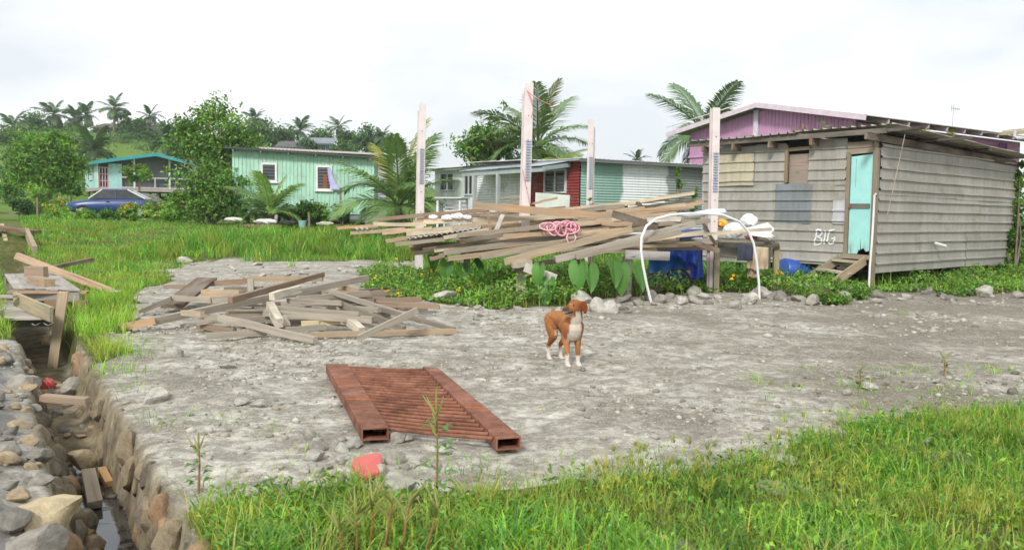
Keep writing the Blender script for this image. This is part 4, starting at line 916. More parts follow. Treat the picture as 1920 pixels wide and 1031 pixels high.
# ------------------------------------------------------------------ junk table with its load
tb = empty('junk_table', W(1400, 520, 16.6) * 1.0); tb.location.z = T(tb.location.x, tb.location.y); tag(tb, 'rough wooden table loaded with plastic bags beside the right post', 'table')
TZ = W(1400, 452, 16.4).z
def tbb(name, A, B, w, t, col, up=(0, 0, 1)): o = board(name, Vector(A) - tb.location, Vector(B) - tb.location, w, t, col, up=up); o.parent = tb; return o
A, B = W(1345, 450, 16.2), W(1456, 452, 16.4); A.z = B.z = TZ
for k in range(4): tbb('top_board', A + Vector((0, 0.18 * k, 0)), B + Vector((0, 0.18 * k, 0)), 0.03, 0.17, WOOD_GREY)
tbb('apron', A + Vector((0, -0.08, -0.07)), B + Vector((0.03, -0.08, -0.07)), 0.10, 0.04, WOOD_BLACK)
for (q, dy) in ((A, 0), (B, 0), (A, .55), (B, .55)): tbb('leg', (q.x, q.y + dy, T(q.x, q.y) - 0.05), (q.x, q.y + dy, TZ - 0.02), 0.10, 0.09, srgb(150, 140, 110), up=(1, 0, 0))
k = 16.4 / FPX
crumple('plastic_bag', W(1375, 432, 16.3), 15 * k, srgb(232, 234, 240), 'white plastic bag at the post end of the junk table', 'plastic bag', (1.2, 1, 0.9), seed=21)
crumple('plastic_bag', W(1404, 414, 16.5), 14 * k, srgb(240, 240, 242), 'tallest white crumpled plastic bag on the junk table', 'plastic bag', (1.05, 1, .9), seed=24)
crumple('yellow_bundle', W(1354, 419, 16.45), 10 * k, srgb(236, 176, 62), 'yellow bundle on the junk table beside the pink post', 'bundle', (1, 1, .8), seed=26)
crumple('dark_red_bundle', W(1409, 445, 16.25), 9 * k, srgb(150, 60, 60), 'dark red bowl-like bundle on the junk table', 'bundle', (1.3, 1, .45), seed=27)
crumple('paper_heap', W(1432, 444, 16.3), 15 * k, srgb(232, 224, 220), 'heap of white and pink paper at the right table end', 'paper', (1.2, 1, .5), seed=28, amp=0.6)
tag(MB().prism([W(1400, 430, 16.3), W(1440, 420, 16.6), W(1452, 432, 16.4), W(1440, 446, 16.1), W(1404, 441, 16.1)], (0.0, 0.01, 0.03)).build('white_carton', M['obj'], None, (0.78, 0.76, 0.74)), 'flattened white carton leaning on the table load', 'carton')
def drape(name, c4, col, label, cat, fold=0.03, nf=5, n=12, mat='cloth', seed=0, ragged=0.0):
    a, b, c, d = [Vector(p) for p in c4]; q = random.Random(seed); vs = []; ph = q.uniform(0, 6)
    nrm = (b - a).cross(d - a).normalized()
    for i in range(n + 1):
        f = i / n
        for j in range(n + 1):
            g = j / n; p = a.lerp(b, g).lerp(d.lerp(c, g), f)
            p = p + nrm * fold * (0.3 + f) * (math.sin(ph + g * nf * 2 * PI + f * 2) + 0.5 * math.sin(ph * 2 + g * nf * 3.7 - f * 5))
            if i == n: p = p + (d - a).normalized() * q.uniform(-ragged, ragged)
            vs.append(p)
    m = n + 1
    o = MB().add(vs, [(i * m + j, i * m + j + 1, (i + 1) * m + j + 1, (i + 1) * m + j) for i in range(n) for j in range(n)], True).build(name, M[mat], None, col)
    sm = o.modifiers.new('thick', 'SOLIDIFY'); sm.thickness = 0.008
    tag(o, label, cat); return o
drape('black_cloth', [W(1382, 459, 15.95), W(1412, 459, 16.0), W(1411, 489, 15.95), W(1382, 488, 15.9)], srgb(66, 72, 84), 'dark grey cloth hung on the front of the junk table', 'cloth', 0.015, 2)
drape('beige_shirt', [W(1406, 462, 16.05), W(1442, 464, 16.1), W(1440, 507, 16.0), W(1398, 505, 15.98)], srgb(188, 170, 142), 'beige shirt hanging from the right end of the junk table', 'shirt', 0.03, 3, ragged=0.03, seed=4)
drape('beige_rag', [W(1402, 503, 16.1), W(1420, 503, 16.1), W(1421, 521, 16.05), W(1401, 520, 16.05)], srgb(170, 152, 126), 'torn beige rag hanging below the shirt', 'cloth', 0.02, 2, ragged=0.03, seed=6)

# ------------------------------------------------------------------ blue barrels, tarpaulin, tyres under the stack
def barrel(base, h, r, col, label, axis_=(0, 0, 1), name='plastic_drum'):
    o = empty(name, base); ax = Vector(axis_).normalized(); q = ax.to_track_quat('Z', 'Y'); o.rotation_euler = q.to_euler()
    prof = [(0, r * .92), (.02, r), (h * .3, r * 1.0), (h * .32, r * 1.05), (h * .35, r * 1.0), (h * .65, r * 1.0), (h * .67, r * 1.05), (h * .70, r), (h - .03, r), (h, r * .94)]
    MB().tube([(0, 0, z) for z, _ in prof], [x for _, x in prof], 20).build('body', M['objgloss'], o, col)
    MB().tube([(0, 0, h + .001), (0, 0, h + .02)], r * 0.85, 20).build('lid', M['objgloss'], o, [c * .9 for c in col])
    MB().tube([(r * .5, 0, h + .02), (r * .5, 0, h + .05)], 0.04, 10).build('bung', M['objgloss'], o, [c * .7 for c in col]); tag(o, label, 'drum'); return o
BLUE = srgb(46, 124, 208)
for px, lab in ((1242, 'bright blue plastic drum standing under the stack at the left'), (1272, 'bright blue plastic drum standing under the stack beside the tarpaulin')):
    a = W(px, 520, 17.0); barrel(Vector((a.x, a.y, T(a.x, a.y))), 0.88, 0.27, BLUE, lab)
drape('blue_tarpaulin', [W(1216, 442, 16.5), W(1316, 448, 16.5), W(1308, 500, 16.35), W(1240, 470, 16.4)], srgb(44, 92, 206), 'wrinkled dark blue tarpaulin hung under the stack', 'tarpaulin', 0.05, 3, 16, mat='objgloss', seed=2)
drape('blue_tarpaulin_flap', [W(1284, 450, 16.55), W(1318, 450, 16.6), W(1319, 524, 16.5), W(1290, 524, 16.45)], srgb(46, 84, 190), 'dark blue tarpaulin flap hanging to the grass by the post', 'tarpaulin', 0.04, 2, 12, mat='objgloss', seed=3)
drape('blue_sheet', [W(1215, 434, 15.6), W(1320, 430, 15.7), W(1318, 446, 15.5), W(1222, 446, 15.5)], srgb(44, 96, 200), 'strip of blue sheet between the boards at the right', 'tarpaulin', 0.02, 2, 8, mat='objgloss', seed=5)
def tyre(c, r, th, yaw, label, col):
    o = empty('bicycle_tyre', c, yaw); m = MB(); n = 28
    m.tube([(r * math.cos(2 * PI * i / n), 0, r * math.sin(2 * PI * i / n)) for i in range(n + 1)], th, 7, cap=False).build('tread', M['obj'], o, col)
    MB().tube([((r - th) * math.cos(2 * PI * i / n), 0, (r - th) * math.sin(2 * PI * i / n)) for i in range(n + 1)], th * .45, 6, cap=False).build('rim', M['obj'], o, srgb(140, 110, 80)); tag(o, label, 'tyre')
tyre(W(1270, 531, 16.0), 26 * 16 / FPX, 0.022, 0.1, 'black bicycle tyre half sunk in the grass before the drums', srgb(36, 34, 34))
tyre(W(1232, 534, 16.2), 22 * 16.2 / FPX, 0.022, -0.2, 'brownish bicycle tyre left of the black one', srgb(120, 92, 70))
a = onT(1466, 531, 0.17); barrel(a + Vector((0, 0, 0.1)), 0.75, 0.26, srgb(52, 88, 172), 'blue drum lying in the greenery by the shed steps', (0.95, 0.3, -0.12))
p = onT(1224, 552, .06); q = onT(1276, 538, .16)
board('grey_log', p, q, 0.10, 0.09, WOOD_DARK, 'dark weathered post lying in greenery at the hoop foot', 'log')

# ------------------------------------------------------------------ heap of planks on the gravel
GP = 'planks in the ground heap'
def HP(x1, y1, z1, x2, y2, z2, h, col, label, t=None, up=(0, 0, 1)):
    A, B = G(x1, y1, z1), G(x2, y2, z2); dm = (A.y + B.y) / 2 / FPX; w = h * dm * 1.12
    c = vary([min(.8, v * 1.12) for v in col], 0.9, 1.1, random)
    board('loose_plank', A, B, w, t or max(0.045, w * 0.9), c, label, 'plank', GP, up=up, n=3, warp=0.008)
PG, PGD, PT, PP = srgb(156, 146, 132), srgb(112, 102, 90), srgb(172, 148, 120), srgb(196, 186, 168)
HEAP = [
 (285, 603, .10, 688, 521, .42, 11, PG, 'longest grey plank spanning the ground heap diagonally'),
 (226, 613, .05, 290, 601, .12, 12, WOOD_ORANGE, 'orange-ended plank tip at the far left of the ground heap'),
 (431, 563, .34, 605, 514, .48, 9, WOOD_BROWN, 'brown plank rising highest at the back of the heap'),
 (510, 556, .37, 561, 542, .42, 12, PP, 'short pale block sitting on the longest grey plank'),
 (468, 523, .38, 606, 523, .40, 8, PT, 'tan plank lying level along the top of the heap'),
 (308, 538, .2, 362, 538, .22, 7, WOOD_BROWN, 'brown plank end at the back left of the heap'),
 (262, 585, .05, 322, 560, .22, 8, PGD, 'dark plank sloping into the grass at the heap left'),
 (322, 558, .22, 398, 563, .25, 9, PG, 'grey plank crossing in front of the leaning dark sheet'),
 (399, 563, .25, 456, 559, .28, 12, PG, 'thick grey block at the left middle of the heap'),
 (382, 549, .28, 453, 551, .3, 12, PT, 'short tan block behind the thick grey one'),
 (386, 532, .3, 467, 527, .34, 9, WOOD_BROWN, 'brown plank at the back left top of the heap'),
 (422, 543, .3, 493, 541, .33, 8, PGD, 'dark short plank under the rising brown one'),
 (371, 603, .12, 416, 594, .18, 11, PG, 'short grey plank butting the front diagonal plank'),
 (411, 596, .18, 592, 638, .05, 11, PG, 'grey plank sloping to the front towards the rusty frame'),
 (386, 630, .05, 500, 623, .05, 10, PG, 'grey plank flat on the gravel at the front left'),
 (535, 619, .09, 612, 613, .1, 10, PG, 'grey plank end behind the front diagonal'),
 (586, 628, .05, 854, 621, .05, 9, PT, 'long tan plank flat on the gravel at the front right'),
 (671, 634, .06, 783, 581, .33, 10, PG, 'grey plank leaning up across the right front of the heap'),
 (628, 566, .28, 758, 617, .07, 10, PGD, 'dark grey plank sloping forward at the right'),
 (619, 546, .34, 790, 601, .1, 8, PG, 'grey plank sloping forward from the heap top to the right'),
 (703, 576, .2, 852, 618, .05, 7, PGD, 'thin plank running to the right tip of the heap'),
 (678, 562, .12, 816, 573, .1, 9, PG, 'grey plank reaching out at the back right'),
 (701, 574, .1, 802, 579, .08, 6, PGD, 'thin dark plank below the back right one'),
 (495, 586, .2, 700, 600, .15, 11, PG, 'broad grey plank lying level in the middle'),
 (517, 577, .25, 675, 588, .22, 7, PG, 'thin grey plank above the broad middle one'),
 (506, 573, .26, 524, 606, .14, 15, PP, 'short pale stub tilted forward in the middle'),
 (531, 596, .16, 538, 616, .06, 12, PG, 'small grey stub beside the pale tilted one'),
 (565, 606, .1, 638, 604, .1, 8, srgb(206, 190, 150), 'yellowish plank low in the heap middle'),
 (648, 596, .15, 678, 621, .05, 13, PP, 'whitish short board in the lower right of the heap'),
 (539, 564, .29, 642, 569, .28, 8, PG, 'grey plank just under the longest plank'),
 (557, 560, .27, 693, 549, .3, 8, PG, 'grey plank at the upper right of the heap'),
 (637, 538, .3, 676, 545, .28, 7, PT, 'short tan end at the back right top'),
 (371, 611, .06, 440, 619, .05, 9, WOOD_BROWN, 'brown plank low under the left of the heap'),
 (342, 586, .2, 379, 588, .22, 9, WOOD_TAN, 'short tan offcut lying on the longest plank')]
for h in HEAP: HP(*h)
A, B = G(322, 574, .10), G(388, 523, .36); board('loose_board', A, B, 0.05, 0.30, srgb(96, 78, 62), 'wide dark board leaning up at the left of the heap', 'plank', GP)
A, B = G(470, 551, .27), G(470, 524, .27 + .18); board('loose_plank', A, B, 0.08, 0.06, PG, 'short grey post standing upright in the heap', 'plank', GP, up=(1, 0, 0))
rr = random.Random(4)
for i in range(46):
    x1 = rr.uniform(380, 670); y1 = rr.uniform(545, 606); z = rr.uniform(.03, .2) * (1 if y1 < 590 else 0.5); cl_, lab_ = rr.choice([(PG, 'grey'), (PGD, 'dark grey'), (WOOD_BROWN, 'brown')])
    HP(x1, y1, z, x1 + rr.uniform(60, 170), y1 + rr.uniform(-16, 14), z + rr.uniform(-.02, .05), rr.uniform(7, 10), cl_, lab_ + ' plank buried in the ground heap ' + ('at its left' if x1 < 470 else ('in its middle' if x1 < 570 else 'at its right')) + (' back' if y1 < 575 else ' front'))

# ------------------------------------------------------------------ rusty steel frame on the gravel
fr = empty('steel_rack', G(800, 760, 0)); tag(fr, 'rusty steel rack of two box rails joined by thin bars', 'steel rack')
RH = 0.075
def tp(px, py): return G(px, py, RH + 0.01) - fr.location
Lo, Li = (tp(611, 682), tp(678, 803)), (tp(651, 682), tp(729, 801)); Ri, Ro = (tp(793, 687), tp(931, 821)), (tp(822, 690), tp(977, 818))
def rail(o0, o1, i0, i1):
    # hollow rectangular section with open ends
    th = 0.008; m = MB()
    def ring(o, i):
        x = (i - o).normalized(); dn = Vector((0, 0, -RH)); up = Vector((0, 0, -th))
        outer = [o, i, i + dn, o + dn]; inner = [o + x * th + up, i - x * th + up, i - x * th + dn - up, o + x * th + dn - up]; return outer + inner
    a, b = ring(o0, i0), ring(o1, i1); vs = a + b; fs = []
    for k in range(4):
        j = (k + 1) % 4
        fs += [(k, j, 8 + j, 8 + k), (4 + j, 4 + k, 12 + k, 12 + j), (8 + k, 8 + j, 12 + j, 12 + k), (k, 4 + k, 4 + j, j)]
    return m.add(vs, fs).build('box_rail', M['rust'], fr)
rail(Lo[0], Lo[1], Li[0], Li[1]); rail(Ri[0], Ri[1], Ro[0], Ro[1])
for o0, o1, i0, i1, f in ((Lo[0], Lo[1], Li[0], Li[1], .64), (Ri[0], Ri[1], Ro[0], Ro[1], .66)):
    a_, b_ = o0.lerp(o1, f), i0.lerp(i1, f); MB().bar(a_ + Vector((0, 0, .001)), b_ + Vector((0, 0, .001)), 0.006, 0.022).build('weld_seam', m_plain('orange_rust', srgb(176, 104, 62), .9, .4, 30), fr)
NB = 22
for k in range(NB):
    f = (k + 0.3) / (NB - 0.3); f = f ** 1.0
    a = Li[0].lerp(Li[1], f * 0.985); b = Ri[0].lerp(Ri[1], f * 0.985); dz = Vector((0, 0, -0.024))
    mid = a.lerp(b, 0.5) + Vector((0, random.uniform(-.006, .006), -0.006))
    MB().tube([a + dz, mid + dz, b + dz], 0.0125, 8).build('bar', M['rust'], fr)
for o, i in ((Lo[0], Li[0]), (Ri[0], Ro[0])): pass

# red cloth-like plastic piece before the frame
c = onT(692, 872)
m = MB(); P = [G(659, 869, .05), G(664, 857, .06), G(708, 846, .07), G(715, 851, .065), G(717, 872, .03), G(725, 878, .02), G(681, 894, .015), G(673, 889, .025)]
cen = sum(P, Vector()) / len(P) + Vector((0, 0, .012)); lo = [p - Vector((0, -0.01, .03)) for p in P]; n = len(P)
m.add([cen] + P + lo, [(0, 1 + i, 1 + (i + 1) % n) for i in range(n)] + [(1 + i, 1 + n + i, 1 + n + (i + 1) % n, 1 + (i + 1) % n) for i in range(n)])
o = m.build('red_plastic_piece', M['obj'], None, srgb(206, 108, 98)); sb_ = o.modifiers.new('s', 'BEVEL'); sb_.width = 0.008; sb_.segments = 2
tag(o, 'faded red plastic can fragment lying among stones before the rack', 'plastic piece')

# ------------------------------------------------------------------ pallets and planks bridging the ditch at the left
def pb(par, name, A, B, w, t, col, up=(0, 0, 1)): o = board(name, Vector(A) - par.location, Vector(B) - par.location, w, t, col, up=up); o.parent = par; return o
GRY = srgb(172, 166, 158)
pal = empty('pallet', G(80, 560, 0)); tag(pal, 'grey wooden pallet lying across the ditch under timber blocks', 'pallet')
z1 = 0.30
c00, c10, c01, c11 = G(27, 541, z1), G(150, 545, z1), G(10, 515, z1), G(100, 511, z1)
for k in range(6):
    f = (k + .5) / 6; a = c00.lerp(c10, f); b = c01.lerp(c11, f); pb(pal, 'deck_board', a, b, 0.022, (c10 - c00).length / 6 * 0.86, vary(GRY, .85, 1.1, random))
dn = Vector((0, 0, -0.085))
for f in (0, .5, 1): pb(pal, 'stringer', c00.lerp(c01, f) + dn, c10.lerp(c11, f) + dn, 0.12, 0.04, [q * .7 for q in GRY])
pb(pal, 'edge_board', G(16, 547, z1 - .03), G(165, 548, z1 - .03), 0.035, 0.10, srgb(170, 140, 116))
for f in (.08, .5, .92): 
    a = c00.lerp(c10, f) + Vector((0, 0, -.19)); pb(pal, 'block', a, a + Vector((0.16, 0, 0)), 0.12, 0.12, srgb(140, 110, 86))
pb(pal, 'base_board', G(0, 566, .1), G(145, 568, .1), 0.03, 0.12, srgb(160, 150, 140))
p2 = empty('pallet', G(40, 600, 0)); tag(p2, 'low grey pallet nearer the camera at the left edge, over the dark ditch', 'pallet')
z2 = 0.08
d00, d10, d01, d11 = G(-90, 602, z2), G(100, 597, z2), G(-90, 572, z2), G(45, 570, z2)
for k in range(5):
    f = (k + .5) / 5; pb(p2, 'deck_board', d00.lerp(d01, f), d10.lerp(d11, f), 0.025, (d01 - d00).length / 5 * 0.92, vary(srgb(184, 176, 166), .88, 1.08, random))
pb(p2, 'side_board', G(28, 560, .25), G(97, 590, .16), 0.17, 0.04, srgb(172, 158, 128)); pb(p2, 'side_board', G(-60, 553, .3), G(28, 556, .3), 0.03, 0.1, GRY)
pb(p2, 'end_block', G(-8, 592, .14), G(3, 592, .14), 0.14, 0.1, GRY)
for f in (.1, .9): pb(p2, 'stringer', d00.lerp(d01, f) - Vector((0, 0, .07)), d10.lerp(d11, f) - Vector((0, 0, .07)), 0.09, 0.05, srgb(70, 62, 56))
A, B = G(119, 548, .36), onT(98, 690, -.02); board('propped_plank', A, B, 0.035, 0.115, srgb(196, 172, 140), 'pale plank propped up against the pallets over the ditch', 'plank', up=(0.2, -1, 0.4))
A, B = G(30, 479, .62), onT(214, 551, .03); board('long_plank', A, B, 0.10, 0.10, srgb(206, 172, 142), 'long pinkish plank slanting over the upper pallet into the grass', 'plank')
A, B = G(98, 502, .38), G(172, 486, .42); board('brown_plank', A, B, 0.06, 0.07, srgb(120, 92, 74), 'thin brown plank sticking out behind the upper pallet', 'plank')
A, B = G(51, 509, .44), G(86, 510, .44); board('timber_block', A, B, 0.16, 0.12, srgb(160, 128, 104), 'upper brown timber block on the pallet', 'block')
A, B = G(60, 524, .36), G(93, 531, .36); board('timber_block', A, B, 0.11, 0.14, srgb(166, 142, 114), 'lower timber block lying on the pallet deck', 'block')
A, B = onT(150, 548, .1), onT(225, 552, .05); board('grass_plank', A, B, 0.07, 0.06, srgb(130, 104, 84), 'brown plank end lying in the grass right of the pallets', 'plank')
m = MB(); m.tube([G(60 + i * 5, 607 + 3 * math.sin(i * 1.3), .02) for i in range(9)], 0.006, 5); tag(m.build('bent_wire', M['obj'], None, srgb(170, 166, 160)), 'bent wire hanging beneath the low pallet', 'wire')
# planks over the far ditch
A, B = onT(-30, 436, .25), onT(66, 446, .2); board('bridge_plank', A, B, 0.09, 0.5, srgb(116, 80, 66), 'dark red-brown board bridging the far ditch', 'plank')
A, B = onT(-30, 412, .3), onT(36, 414, .3); board('bridge_plank', A, B, 0.08, 0.5, srgb(110, 80, 68), 'dark board bridging the ditch farthest back', 'plank')
A, B = onT(4, 432, .1), onT(16, 486, .1); board('bank_plank', A, B, 0.30, 0.12, srgb(196, 178, 144), 'pale sloping slab along the left bank of the far ditch', 'slab')
A, B = onT(50, 440, .1), onT(66, 478, .1); board('bank_plank', A, B, 0.28, 0.12, srgb(170, 150, 120), 'brown slab along the right bank of the far ditch', 'slab')
# bits in the near ditch
A, B = G(165, 884, -.36), G(178, 946, -.40); board('sunken_plank', A, B, 0.05, 0.085, srgb(160, 142, 120), 'short plank lying in the ditch water', 'plank')
A, B = G(190, 880, -.38), G(205, 908, -.42); board('orange_stick', A, B, 0.05, 0.05, srgb(196, 150, 96), 'yellowish broken stick beside the ditch water', 'stick')
A, B = G(78, 745, -.04), G(165, 752, -.06); board('ditch_plank', A, B, 0.05, 0.09, srgb(168, 140, 112), 'thin plank bridging the ditch under the pale boulders', 'plank')
crumple('red_packet', onT(90, 727, .03), 0.065, srgb(214, 96, 90), 'red plastic packet wedged between boulders at the ditch', 'packet', (0.9, 0.8, 1.0), seed=31)
# ------------------------------------------------------------------ the dog
def dog():
    import bmesh
    bm = bmesh.new()
    def blob(c, r, rot=None):
        mt = Matrix.Translation(c) @ (rot or Matrix.Identity(4)) @ Matrix.Diagonal((r[0], r[1], r[2], 1))
        bmesh.ops.create_uvsphere(bm, u_segments=16, v_segments=10, radius=1, matrix=mt)
    def limb(pts, n=6):
        for (a, ra), (b, rb) in zip(pts[:-1], pts[1:]):
            a = Vector(a); b = Vector(b)
            k = max(3, int((b - a).length / 0.012))
            for i in range(k + 1):
                f = i / k; r = ra + (rb - ra) * f
                bmesh.ops.create_uvsphere(bm, u_segments=10, v_segments=7, radius=r, matrix=Matrix.Translation(a.lerp(b, f)))
    # local axes: x forward, y to the dog's left, z up
    limb([((-.23, 0, .405), .072), ((-.12, 0, .41), .076), ((0, 0, .39), .085), ((.10, 0, .375), .098), ((.17, 0, .37), .094)])
    blob((.13, 0, .345), (.105, .095, .12)); blob((.19, 0, .365), (.06, .088, .10))
    blob((-.21, 0, .395), (.075, .085, .085))
    limb([((.165, 0, .41), .088), ((.21, -.003, .47), .074), ((.24, -.010, .53), .060)])
    hd = Vector((.30, -1.0, -.10)).normalized()
    H = Vector((.25, -.02, .572))
    blob(H, (.062, .068, .060)); blob(H + Vector((0, .028, -.005)), (.058, .056, .056))
    blob(H + hd * .045 + Vector((0, 0, -.012)), (.042, .046, .040))
    limb([(H + hd * .055 + Vector((0, 0, -.010)), .038), (H + hd * .125 + Vector((0, 0, -.020)), .028)])
    limb([(H + hd * .045 + Vector((0, 0, -.042)), .020), (H + hd * .108 + Vector((0, 0, -.060)), .013)])
    for s in (-1, 1):
        limb([((.16, s * .055, .37), .058), ((.135, s * .062, .27), .040), ((.155, s * .058, .20), .030), ((.165, s * .055, .115), .0235), ((.168, s * .055, .05), .021), ((.18, s * .055, .024), .024)])
        limb([((.175, s * .062, .018), .017), ((.212, s * .066, .014), .014)]); limb([((.175, s * .050, .018), .017), ((.214, s * .047, .014), .014)]); limb([((.18, s * .056, .02), .018), ((.22, s * .056, .015), .014)])
        limb([((-.215, s * .055, .39), .078), ((-.17, s * .070, .31), .062), ((-.135, s * .072, .25), .044), ((-.20, s * .068, .19), .030), ((-.265, s * .064, .145), .021), ((-.262, s * .064, .07), .018), ((-.25, s * .064, .024), .022)])
        limb([((-.25, s * .070, .018), .016), ((-.21, s * .072, .014), .014)]); limb([((-.25, s * .058, .018), .016), ((-.21, s * .056, .014), .014)])
    limb([((-.285, 0, .43), .026), ((-.335, .01, .445), .021), ((-.375, .02, .46), .017), ((-.40, .03, .45), .011)])
    me = bpy.data.meshes.new('dog_raw'); bm.to_mesh(me); bm.free()
    tmp = bpy.data.objects.new('dog_raw', me); COL.objects.link(tmp)
    rm_ = tmp.modifiers.new('r', 'REMESH'); rm_.mode = 'VOXEL'; rm_.voxel_size = 0.0055
    sm_ = tmp.modifiers.new('s', 'SMOOTH'); sm_.factor = 0.5; sm_.iterations = 5
    dg = bpy.context.evaluated_depsgraph_get(); me2 = bpy.data.meshes.new_from_object(tmp.evaluated_get(dg)); me2.name = 'dog_body'
    bpy.data.objects.remove(tmp); bpy.data.meshes.remove(me)
    n = len(me2.vertices); co = np.zeros(n * 3, np.float32); me2.vertices.foreach_get('co', co); co = co.reshape(-1, 3)
    x, y, z = co.T
    nz = fbm(x * 22 + 3, z * 18 + y * 26, 4, 81) - 0.5
    RED = np.array(srgb(182, 126, 80)); RD = np.array(srgb(144, 90, 54)); WHT = np.array(srgb(214, 204, 190)); DKM = np.array(srgb(52, 42, 40))
    k = np.clip(0.5 + nz * 2.0, 0, 1)[:, None]; col = RED * (1 - k) + RD * k
    hp = co - np.array(H); al = hp @ np.array(hd); hz = hp[:, 2]
    chest = sst(0.064, 0.050, np.abs(y + 0.004) + 0.028 * sst(.43, .50, z) + nz * 0.03 - sst(.42, .28, z) * 0.012) * sst(.155, .205, x + nz * .02) * sst(.52, .48, z - 0.2 * (x - .2)) * sst(.215, .255, z) * (al < 0.06)
    belly = sst(.325, .30, z + nz * .03) * (np.abs(x + .02) < .14) * (np.abs(y) < .07) * (z > .26)
    sock = np.where(x > 0, sst(.125, .10, z + nz * .04), sst(.135, .10, z + nz * .05))
    w = np.clip(chest + belly * 0.7 + sock, 0, 1)[:, None]; col = col * (1 - w) + WHT * w
    hd_ = (np.linalg.norm(hp, axis=1) < .19) & (z > .47); muz = sst(.085, .115, al) * (hz < 0.02) * hd_; col = col * (1 - muz[:, None] * .75) + DKM * muz[:, None] * .75
    blaze = sst(.05, .07, al) * sst(.014, .024, hz) * 0.8 * hd_; col = col * (1 - blaze[:, None]) + WHT * blaze[:, None]
    jaw = sst(.035, .055, al) * sst(-.036, -.044, hz) * 0.8 * hd_; col = col * (1 - jaw[:, None]) + np.array(srgb(200, 180, 166)) * jaw[:, None]
    a = me2.attributes.new('Col', 'FLOAT_COLOR', 'POINT'); c4 = np.ones((n, 4), np.float32); c4[:, :3] = col; a.data.foreach_set('color', c4.ravel())
    me2.polygons.foreach_set('use_smooth', np.ones(len(me2.polygons), bool))
    t = NT('dog_fur'); at = t.n('ShaderNodeAttribute', attribute_name='Col'); v = t.coord(); f = t.noise(160, v, 3)
    t.principled(t.mix(1.0, at.outputs['Color'], t.ramp(f, [(0.3, 0.78), (0.7, 1.12)]), 'MULTIPLY'), 0.85, t.bump(f, 0.5, 0.004), spec=0.2)
    o = link('dog', me2, t.m); me2.materials.clear(); me2.materials.append(t.m)
    nr_ = np.zeros(n * 3, np.float32); me2.vertices.foreach_get('normal', nr_); nr_ = nr_.reshape(-1, 3)
    gf = np.random.default_rng(6); ix = gf.integers(0, n, 16000); p0 = co[ix] + gf.normal(0, .0015, (len(ix), 3)); nn_ = nr_[ix]
    fl = np.array([-.75, 0, -.6]) + gf.normal(0, .35, (len(ix), 3)); fl -= nn_ * (fl * nn_).sum(1, keepdims=True); fl /= np.linalg.norm(fl, axis=1, keepdims=True) + 1e-6
    dr = fl * .85 + nn_ * .42; ln = (gf.uniform(.008, .017, len(ix)) * np.where(co[ix, 2] < .2, .55, 1.0))[:, None]; sdv = np.cross(fl, nn_) * .0011
    FV = np.stack([p0 - sdv - nn_ * .001, p0 + sdv - nn_ * .001, p0 + dr * ln], 1).reshape(-1, 3); fcol = np.repeat(col[ix] * gf.uniform(.72, 1.25, (len(ix), 1)), 3, 0)
    fur = link('fur', np_mesh('fur', FV, [np.arange(len(ix) * 3).reshape(-1, 3)], fcol), t.m, o); tag(fur, kind='stuff')
    # ears, eyes, nose, mouth
    up = Vector((0, 0, 1)); sd_ = hd.cross(up).normalized()      # to the right of the muzzle direction
    for s, nm in ((1, 'near'), (-1, 'far')):
        base = H + sd_ * (-s) * .046 + hd * -.012 + up * .030
        if s == 1: base = H + Vector((.050, .040, .040))
        else: base = H + Vector((-.046, .030, .040))
        out = Vector((.45, .6, 0)) if s == 1 else Vector((-.5, .2, 0)); out.normalize()
        e = MB(); P = [base + up * .016 - hd * .042, base + up * .018 + hd * .040, base + out * .034 + hd * .044 - up * .06, base + out * .030 + hd * .004 - up * .135, base + out * .032 - hd * .048 - up * .065]
        th = out * .012; e.prism(P, th); ear = e.build('ear', M['cloth'], o, srgb(132, 70, 38) if s == 1 else srgb(120, 66, 40))
        ss = ear.modifiers.new('s', 'SUBSURF'); ss.levels = ss.render_levels = 2
    for s in (1, -1):
        p = H + hd * .052 + up * .014 + (Vector((.034, .012, 0)) if s == 1 else Vector((-.032, -.008, 0)))
        bmx = MB(); bmx.tube([p + Vector((-.006 * s, 0, 0)), p, p + Vector((.004 * s, 0, 0))], [.005, .0085, .003], 8).build('eye', M['dark'], o)
    p = H + hd * .146 + up * -.014; MB().tube([p - hd * .018, p - hd * .008, p + hd * .004], [.012, .0165, .008], 8).build('nose', M['dark'], o)
    p = H + up * -.037; MB().add([p + hd * .05 + Vector((.030, .008, 0)), p + hd * .128 + Vector((.012, 0, -.012)), p + hd * .128 - Vector((.012, 0, .012)), p + hd * .05 - Vector((.03, .008, 0)), p + hd * .05 + Vector((.026, .008, -.014)), p + hd * .110 + Vector((.012, 0, -.020))], [(0, 1, 2, 3), (0, 4, 5, 1)]).build('mouth', M['dark'], o)
    return o
d_ = dog()
fA = (onT(1058, 686) + onT(1079, 688)) / 2; rA = (onT(1034, 674) + onT(1053, 673)) / 2
fw = (fA - rA); fw.z = 0; yaw = math.atan2(fw.y, fw.x)
ctr = (fA + rA) / 2
d_.location = (ctr.x + 0.02, ctr.y, (T(fA.x, fA.y) + T(rA.x, rA.y)) / 2 - 0.004); d_.rotation_euler = (0, 0, yaw); d_.scale = (1.0, 0.97, 1.0)
tag(d_, 'rust-brown dog with white chest and paws standing on the gravel looking left', 'dog')

